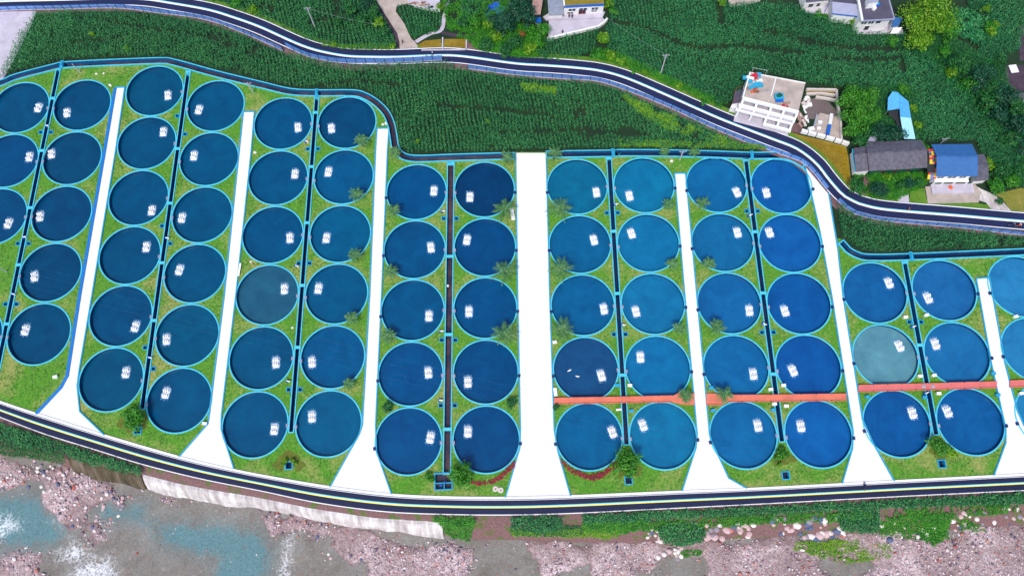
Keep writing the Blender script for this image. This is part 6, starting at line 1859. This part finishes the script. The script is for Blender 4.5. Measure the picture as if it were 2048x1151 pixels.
p = W(2026, 139); tag(MB().box((p.x, p.y, .3), (2.1, 2.4, .16), .1).box((p.x - .8, p.y, .12), (.12, 2.2, .24), .1).box((p.x + .8, p.y, .12), (.12, 2.2, .24), .1).build('white_sheet', M['white']), 'white square sheet lying on the dark yard at the right edge', 'sheet')
heap('white_bags', (2004, 154), 0, [M['white'], M['stone']], 'white bags at the left side of the dark yard', 'bags', (1.0, 1.6, .6), 6, 15)
heap('tarpaulin', (990, 20), 0, [M['tarp']], 'bright blue tarpaulin spread among the dark trees', 'tarpaulin', (4.6, 4.4, 1.0), 16, 16)
heap('timber_pile', (836, 8), 0, [M['wood'], M['rustroof'], M['stone']], 'long pile of timber and scrap beside the farm track yard', 'timber', (5.0, 1.0, .6), 9, 17)
heap('scrap_heap', (862, 14), 0, [M['darkpl'], M['dark']], 'dark blue scrap heap at the end of the timber pile', 'scrap', (1.6, .8, .5), 5, 18)
mb = MB(); P = WW([(828, 15), (855, 21), (881, 24)])
for a, b in zip(P, P[1:]): mb.beam(g(a, .5), g(b, .5), .25, 1.0)
tag(mb.build('low_wall', M['plaster']), 'pale low wall at the top of the small maize plot', 'wall')
p = W(1728, 166); 

# ------------------------------------------------------------------ poles and cables
def pole(base, h, label, arm=True, mat=None, r=.15, name='power_pole', cat='power pole'):
    p = W(*base)
    root = empty(name, p, 0, label, cat)
    MB().tube([(0, 0, -.3), (0, 0, h * .5), (0, 0, h)], [r * 1.25, r, r * .75], 10).build('shaft', mat or M['concrete'], root, local=True)
    if arm:
        MB().beam((-.9, 0, h - .4), (.9, 0, h - .4), .12, .14).beam((-.5, .0, h - 1.2), (.5, 0, h - 1.2), .1, .12).build('cross_arm', M['steel'], root, local=True)
        for x in (-.8, 0, .8): MB().tube([(x, 0, h - .33), (x, 0, h - .08)], [.08, .05], 6).build('insulator', M['white'], root, local=True)
    return root


pole((631, 57), 9, 'power pole leaning over the maize at the top left of the road')
pole((1321, 148.6), 9, 'power pole above the upper road in the broad maize field')
pole((1877, 291), 4, 'grey pole behind the blue roofed house', r=.09)
pole((1649, 25), 4.5, 'blue lamp pole in the yard of the top right house', mat=M['bluepl'], r=.08, name='lamp_pole', cat='lamp pole')
for b_, h_, lab in (((160.5, 145), 4, 'pale concrete pole beside the left supply channel, left of the first path'), ((507, 186), 5, 'pale concrete pole beside the bent supply channel above the second path'), ((14, 543), 3, 'pale pole on the bare lawn at the left edge'), ((1359, 320), 5, 'pale pole standing by the right supply channel between two palms')):
    pole(b_, h_, lab, arm=True if h_ == 5 else False, r=.14, name='concrete_pole', cat='pole')
pole((-60, 440), 13, 'tall power pole left of the ponds'); pole((1730, 1048), 13, 'power pole on the rocky bank') if False else None


def cable(a, za, b, zb, label, sag=.6, r=.012, mat=None):
    A, B = W(a[0], a[1], za), W(b[0], b[1], zb)
    pts = [A.lerp(B, k / 24) - Vector((0, 0, sag * 4 * (k / 24) * (1 - k / 24))) for k in range(25)]
    tag(MB().tube(pts, r, 5).build('overhead_cable', mat or M['steel']), label, 'cable', 'thin overhead cables')


CABLE = M_paint('weathered_cable', srgb(70, 120, 165, .5), .7, .1)
cable((615.6, 17), 8.8, (760, 50), 6.0, 'thin cable from the top left power pole towards the farm track', r=.014)
cable((1211, 33), 4.5, (1331, 109), 8.6, 'thin cable from the blue edged house to the roadside power pole', r=.018)
for k, (ya, yb) in enumerate(((500, 905), (515, 921), (530, 938), (542, 952))):
    cable((-60, ya), 12, (1560, yb), 12, ('topmost', 'second', 'third', 'lowest')[k] + ' of four thin cables slanting across the ponds', sag=1.5, r=.010, mat=CABLE)

for k, px in enumerate(((1138.5, 740.5), (1155, 753.5))):
    p = W(px[0], px[1], WZ)
    tag(MB().tube([(p.x - .45, p.y - .2 + .5 * k, WZ + .06), (p.x + .2, p.y + .1, WZ + .1), (p.x + .5, p.y + .25 - .1 * k, WZ + .06)], [.1, .2, .08], 8).build('float_bottle', M['white']), 'small white float drifting in the pond above the coral walkway, %s of two' % ('upper' if k == 0 else 'lower'), 'float', 'small floats on a pond')

# ------------------------------------------------------------------ lawn furniture
for px, sz_, rz, lab in [((1025, 429), (.9, 3.4, .45), .10, 'long white bench left of the broad path under the palm'), ((480, 540), (.5, 3.4, .45), -.1, 'long white bench beside the second path'), ((1110.5, 784), (.8, 2.0, .5), .05, 'short white bench right of the broad path above the coral walkway'), ((1237, 819), (1.3, .5, .45), .05, 'small white bench below the coral walkway beside the drain')]:
    p = W(*px); root = empty('bench', p, rz, lab, 'bench', 'white benches on the lawns')
    MB().box((0, 0, sz_[2]), (sz_[0], sz_[1], .1)).build('seat', M['white'], root, local=True)
    lg = (0, sz_[1] * .38) if sz_[1] > sz_[0] else (sz_[0] * .38, 0)
    for s in (-1, 1): MB().box((lg[0] * s, lg[1] * s, sz_[2] / 2 - .03), (sz_[0] * .8 if lg[0] == 0 else .14, sz_[1] * .8 if lg[1] == 0 else .14, sz_[2] - .06)).build('leg', M['stone'], root, local=True)
CB = [((113, 754), 'w', 'on the lawn at the foot of the second column'), ((411, 847), 'w', 'at the foot of the second path'), ((1234, 771), 'c', 'left of the drain above the coral walkway'), ((1259, 771), 'w', 'right of the drain above the coral walkway'), ((1262, 822), 'c', 'right of the drain below the coral walkway'), ((1109, 685), 'w', 'right of the broad path below the palm'), ((1421, 776), 'c', 'right of the fourth path above the coral walkway'), ((1425, 821), 'c', 'right of the fourth path below the coral walkway'), ((1540, 779), 'w', 'left of the last coral drain crossing'), ((1565.5, 771), 'w', 'right of the last coral drain crossing'), ((1571, 812), 'w', 'below the coral walkway right of the drain'), ((1547.5, 808), 'w', 'below the coral walkway left of the drain'), ((1545, 820), 'c', 'lowest left of the drain under the coral walkway'),
      ((1809, 635), 'w', 'left of the far right drain under the top ponds'), ((1851, 631), 'w', 'right of the far right drain under the top ponds'), ((1838, 752.5), 'w', 'left of the far right drain above the pinkish walkway'), ((1866, 751), 'w', 'right of the far right drain above the pinkish walkway'), ((1984, 747), 'c', 'left of the sixth path above the pinkish walkway'), ((2029, 634), 'w', 'right of the sixth path under the top pond'), ((1875, 787), 'w', 'right of the far right drain below the pinkish walkway'), ((1847, 795), 'c', 'left of the far right drain below the pinkish walkway'), ((1733, 794), 'c', 'right of the fifth path below the pinkish walkway'), ((1993, 790), 'c', 'left of the sixth path below the pinkish walkway'), ((2040, 787), 'w', 'at the right edge below the pinkish walkway')]
proto = {}
for px, k, wh in CB:
    p = W(*px)
    lab = ('white' if k == 'w' else 'cyan') + ' control box ' + wh
    if k not in proto:
        r0 = empty('control_box', p)
        MB().box((0, 0, .35), (.95, .6, .7)).build('cabinet', M['white'] if k == 'w' else M['kerb'], r0, local=True, bevel=.03)
        MB().box((0, 0, .73), (1.05, .7, .06)).build('lid', M['white'] if k == 'w' else M['kerb'], r0, local=True)
        proto[k] = r0; o = r0
    else: o = copy_tree(proto[k])
    o.location = p; o.rotation_euler = (0, 0, rnd.uniform(-.15, .25)); tag(o, lab, 'control box', 'control boxes on the lawns')
VS = [((97.8, 254), 'first drain, first crossing'), ((53, 475.6), 'first drain, second crossing'), ((31, 589.5), 'first drain, third crossing'), ((337.6, 477.7), 'second drain, upper crossing'), ((303.7, 716), 'second drain, lower crossing'), ((615.6, 285.5), 'third drain under the top ponds'), ((596, 533.7), 'third drain under the third pond row'), ((579, 763), 'third drain near its foot'), ((888, 424), 'widest drain under the top ponds'), ((884.6, 663), 'widest drain under the third pond row'), ((882.7, 800.7), 'widest drain under the fourth pond row'), ((1232.4, 410.4), 'fifth drain under the top ponds'), ((1247, 651), 'fifth drain under the third pond row'), ((1499.6, 432), 'sixth drain under the top ponds'), ((1527.8, 649.5), 'sixth drain under the third pond row'), ((1825, 654), 'far right drain under the top ponds'), ((1850.7, 786), 'far right drain under the pinkish walkway')]
for i, (px, wh) in enumerate(VS):
    p = W(*px)
    if i == 0:
        v0 = empty('valve_post', p)
        MB().tube([(0, 0, 0), (0, 0, .9)], .16, 10).tube([(-.45, 0, .9), (.45, 0, .9)], .12, 8).build('pipe', M['white'], v0, local=True)
        MB().box((-.5, 0, .4), (.4, .5, .8)).build('pump', M['bluepl'], v0, local=True)
        o = v0
    else: o = copy_tree(v0)
    o.location = p; o.rotation_euler = (0, 0, rnd.uniform(-.5, .5)); tag(o, 'white and blue valve post beside the ' + wh, 'valve', 'valve posts beside the drains')
for k, px in enumerate(((991, 977), (1001.5, 979.5))):
    p = W(*px); root = empty('millstone', p, 0, 'round pale millstone on the lawn left of the broad path foot, %s of two' % ('left' if k == 0 else 'right'), 'millstone', 'millstones')
    MB().lathe([(.17, 0), (.17, .22), (.62, .22), (.66, .18), (.66, 0)], 24).build('stone', M['stone'], root, local=True)
    MB().disc(.18, .10, 12).build('hub', M['wood'], root, local=True)
for i, (px, s) in enumerate((((193, 148), .3), ((208, 147), .3), ((220, 170), .35), ((510, 305), .4), ((222, 172), .25), ((772, 247), .4), ((766, 249), .35), ((1343, 322), .4), ((896, 571), .3), ((585, 655), .3), ((502, 523), .3))):
    p = W(*px); ob = bpy.data.objects.new('lawn_stone', bmesh_cache['whitish', i % 3]); COL.objects.link(ob)
    ob.location = (p.x, p.y, s * .2); ob.scale = (s * 1.2, s, s * .6); ob.rotation_euler = (0, 0, i)
    tag(ob, 'small whitish stone lying on the pond lawn', 'stone', 'loose stones on the lawns')

# ------------------------------------------------------------------ vehicles and people
def wheel(root, x, y, r, wdt):
    o = MB().tube([(x - wdt / 2, y, r), (x + wdt / 2, y, r)], r, 14).build('wheel', M['dark'], root, True, local=True)
    MB().tube([(x - wdt / 2 - .01, y, r), (x + wdt / 2 + .01, y, r)], r * .5, 10).build('rim', M['steel'], o, True, local=True)


p = W(1076, 48)
root = empty('three_wheeler', p, .1, 'blue and white cargo three wheeler parked left of the terrace', 'three wheeler')
MB().box((0, .5, .75), (1.5, 2.0, .16)).box((-.72, .5, 1.05), (.06, 2.0, .5)).box((.72, .5, 1.05), (.06, 2.0, .5)).box((0, 1.48, 1.05), (1.5, .06, .5)).build('cargo_bed', M['white'], root, local=True)
MB().box((0, -.1, 1.85), (1.6, 1.5, .1)).box((-.7, .5, 1.4), (.07, .07, .9)).box((.7, .5, 1.4), (.07, .07, .9)).box((0, -.8, 1.4), (1.2, .05, .8)).build('canopy', M['bluepl'], root, local=True)
MB().box((0, -.9, .7), (.8, .8, .5)).box((0, -.3, .85), (.7, .5, .2)).build('body', M['white'], root, local=True)
wheel(root, -.7, 1.0, .32, .16); wheel(root, .7, 1.0, .32, .16); wheel(root, 0, -1.2, .32, .14)


def skin_mesh(name, nodes, edges, mat, parent, mats=None, zsel=None):
    me = bpy.data.meshes.new(name)
    me.from_pydata([n_[0] for n_ in nodes], edges, [])
    ob = bpy.data.objects.new(name, me); COL.objects.link(ob)
    sk = ob.modifiers.new('skin', 'SKIN'); sb = ob.modifiers.new('sub', 'SUBSURF'); sb.levels = 1; sb.render_levels = 1
    for i, n_ in enumerate(nodes):
        me.skin_vertices[0].data[i].radius = (n_[1], n_[1]); 
    me.skin_vertices[0].data[0].use_root = True
    dg = bpy.context.evaluated_depsgraph_get()
    m2 = bpy.data.meshes.new_from_object(ob.evaluated_get(dg))
    m2.name = name
    bpy.data.objects.remove(ob)
    m2.materials.clear()
    for m_ in mats: m2.materials.append(m_)
    for pg in m2.polygons:
        pg.material_index = zsel(pg.center); pg.use_smooth = True
    o = bpy.data.objects.new(name, m2); COL.objects.link(o); o.parent = parent
    return o


SKIN = M_paint('skin', srgb(220, 165, 135, .75), .6, .05)
HAIR = M_paint('black_hair', (0.012, 0.011, 0.011), .5, .2)


def person(px, rz, label, top, legs, sit=False, helmet=None, z=0.0):
    p = W(px[0], px[1], z)
    root = empty('person', (p.x, p.y, z), rz, label, 'person')
    if not sit:
        N = [((0, 0, .92), .14), ((0, 0, 1.15), .13), ((0, .01, 1.38), .15), ((0, 0, 1.5), .06), ((0, -.02, 1.62), .10), ((0, -.01, 1.72), .085),
             ((.11, .02, .86), .09), ((.13, -.05, .48), .065), ((.13, .02, .08), .045), ((.13, -.12, .04), .04), ((-.11, -.02, .86), .09), ((-.13, .03, .48), .065), ((-.13, .08, .08), .045), ((-.13, -.06, .04), .04),
             ((.2, 0, 1.4), .065), ((.26, .03, 1.13), .05), ((.26, -.06, .9), .04), ((.26, -.09, .8), .035), ((-.2, 0, 1.4), .065), ((-.26, .02, 1.13), .05), ((-.24, -.1, .92), .04), ((-.24, -.13, .82), .035)]
        hz_ = 1.72; hy = -.015
        zs = lambda c: 0 if (c.z > 1.5 or (abs(c.x) > .19 and c.z < .95)) else 2 if c.z < .93 else 1
    else:
        N = [((0, .1, .82), .15), ((0, .06, 1.02), .13), ((0, 0, 1.25), .15), ((0, -.03, 1.37), .06), ((0, -.06, 1.48), .10), ((0, -.06, 1.58), .085),
             ((.13, .02, .80), .09), ((.2, -.34, .74), .07), ((.18, -.26, .34), .05), ((.18, -.36, .30), .04), ((-.13, .02, .80), .09), ((-.2, -.34, .74), .07), ((-.18, -.26, .34), .05), ((-.18, -.36, .30), .04),
             ((.2, -.02, 1.26), .065), ((.3, -.2, 1.06), .05), ((.3, -.46, 1.02), .04), ((.3, -.54, 1.03), .035), ((-.2, -.02, 1.26), .065), ((-.3, -.2, 1.06), .05), ((-.3, -.46, 1.02), .04), ((-.3, -.54, 1.03), .035)]
        hz_ = 1.58; hy = -.06
        zs = lambda c: 0 if (c.z > 1.37 or (c.y < -.42 and c.z > .95)) else 2 if c.z < .86 else 1
    E_ = [(0, 1), (1, 2), (2, 3), (3, 4), (4, 5), (0, 6), (6, 7), (7, 8), (8, 9), (0, 10), (10, 11), (11, 12), (12, 13), (2, 14), (14, 15), (15, 16), (16, 17), (2, 18), (18, 19), (19, 20), (20, 21)]
    skin_mesh('body', N, E_, None, root, [SKIN, top, legs], zs)
    mb = MB()
    R0 = .125 if helmet is None else .15
    prof = [(R0 * math.cos(a), hz_ - .02 + R0 * math.sin(a)) for a in (-.15, .25, .65, 1.05, 1.4, 1.57)]
    mb.lathe([(max(.002, r), zz) for r, zz in prof], 14, (0, hy + .015))
    mb.build('hair' if helmet is None else 'helmet', HAIR if helmet is None else helmet, root, True, local=True)
    return root


DK = M_paint('dark_cloth', (0.03, 0.03, 0.045), .8, .2); NV = M_paint('navy_cloth', srgb(25, 40, 105, .7), .8, .2); MR = M_paint('maroon_cloth', srgb(120, 25, 55, .7), .8, .2); WH = M['white']; OR = M['orange']
person((1138, 36), .2, 'person in a maroon jacket standing on the terrace of the white house', MR, DK, z=.55)
person((1144, 36.5), -.3, 'person in navy clothes standing on the terrace of the white house', NV, NV, z=.55)
person((1124.5, 68), .5, 'person in dark top and red trousers in the white house yard', DK, M['red'])
person((805.5, 87), 1.2, 'person in dark clothes walking on the concrete farm track', DK, DK)
person((866, 112), 1.5, 'person with a white hat standing on the upper road by the motorcycles', DK, NV, helmet=WH)
person((1814, 420), 1.4, 'person in an orange top on the upper road in front of the garden', OR, DK)


def moto(px, rz, lab, rider, col):
    p = W(px[0], px[1], .15)
    root = empty('motorcycle', (p.x, p.y, .13), rz, lab, 'motorcycle', 'motorcycles on the roads')
    for y in (-.62, .62):
        o = MB().lathe([(.3, -.05), (.3, .05), (.2, .05), (.2, -.05)], 16, closed=True)
        o.v = [(v[2], v[0] + y, v[1] + .3) for v in o.v]
        w_ = o.build('wheel', M['dark'], root, local=True)
        h_ = MB().tube([(-.04, y, .3), (.04, y, .3)], .2, 10).build('rim', M['steel'], w_, local=True)
    MB().tube([(0, .55, .45), (0, .1, .55), (0, -.35, .72), (0, -.5, .95)], [.1, .16, .13, .07], 8).tube([(0, -.5, .9), (0, -.62, .3)], .04, 6).build('body', col, root, local=True)
    MB().box((0, .3, .72), (.26, .7, .1)).build('seat', M['dark'], root, local=True, bevel=.03)
    MB().tube([(-.34, -.42, 1.02), (0, -.5, .98), (.34, -.42, 1.02)], .025, 6).build('handlebar', M['steel'], root, local=True)
    MB().tube([(0, -.56, .88), (0, -.68, .86)], [.1, .08], 8).build('headlight', M['white'], root, local=True)
    if rider: 
        o = person(px, rz, rider[0], rider[1], rider[2], True, rider[3]); o.location = (p.x, p.y, .13)
        for c in o.children: pass
    return root


moto((853, 118), 1.3, 'leftmost motorcycle on the upper road beside the farm track', ('leftmost rider in dark clothes on the upper road', DK, DK, None), M['red'])
moto((863, 117), 1.4, 'middle motorcycle on the upper road beside the farm track', ('middle rider in navy clothes on the upper road', NV, DK, None), M['darkpl'])
moto((877, 118), 1.5, 'right motorcycle on the upper road beside the farm track', ('right rider in maroon on the upper road', MR, DK, None), M['darkpl'])
moto((2021, 450), 1.6, 'blue motorcycle on the upper road at the right edge', ('rider in navy on the upper road at the right edge', NV, DK, None), M['bluepl'])
moto((2034, 452), 1.6, 'motorcycle with a white helmeted rider at the right edge', ('rider with white helmet and orange top at the right edge', OR, DK, WH), M['orange'])
moto((1728, 972), 3.0, 'dark blue motorcycle on the lower road below the fifth path', ('rider in navy on the lower road below the fifth path', NV, NV, None), M['darkpl'])
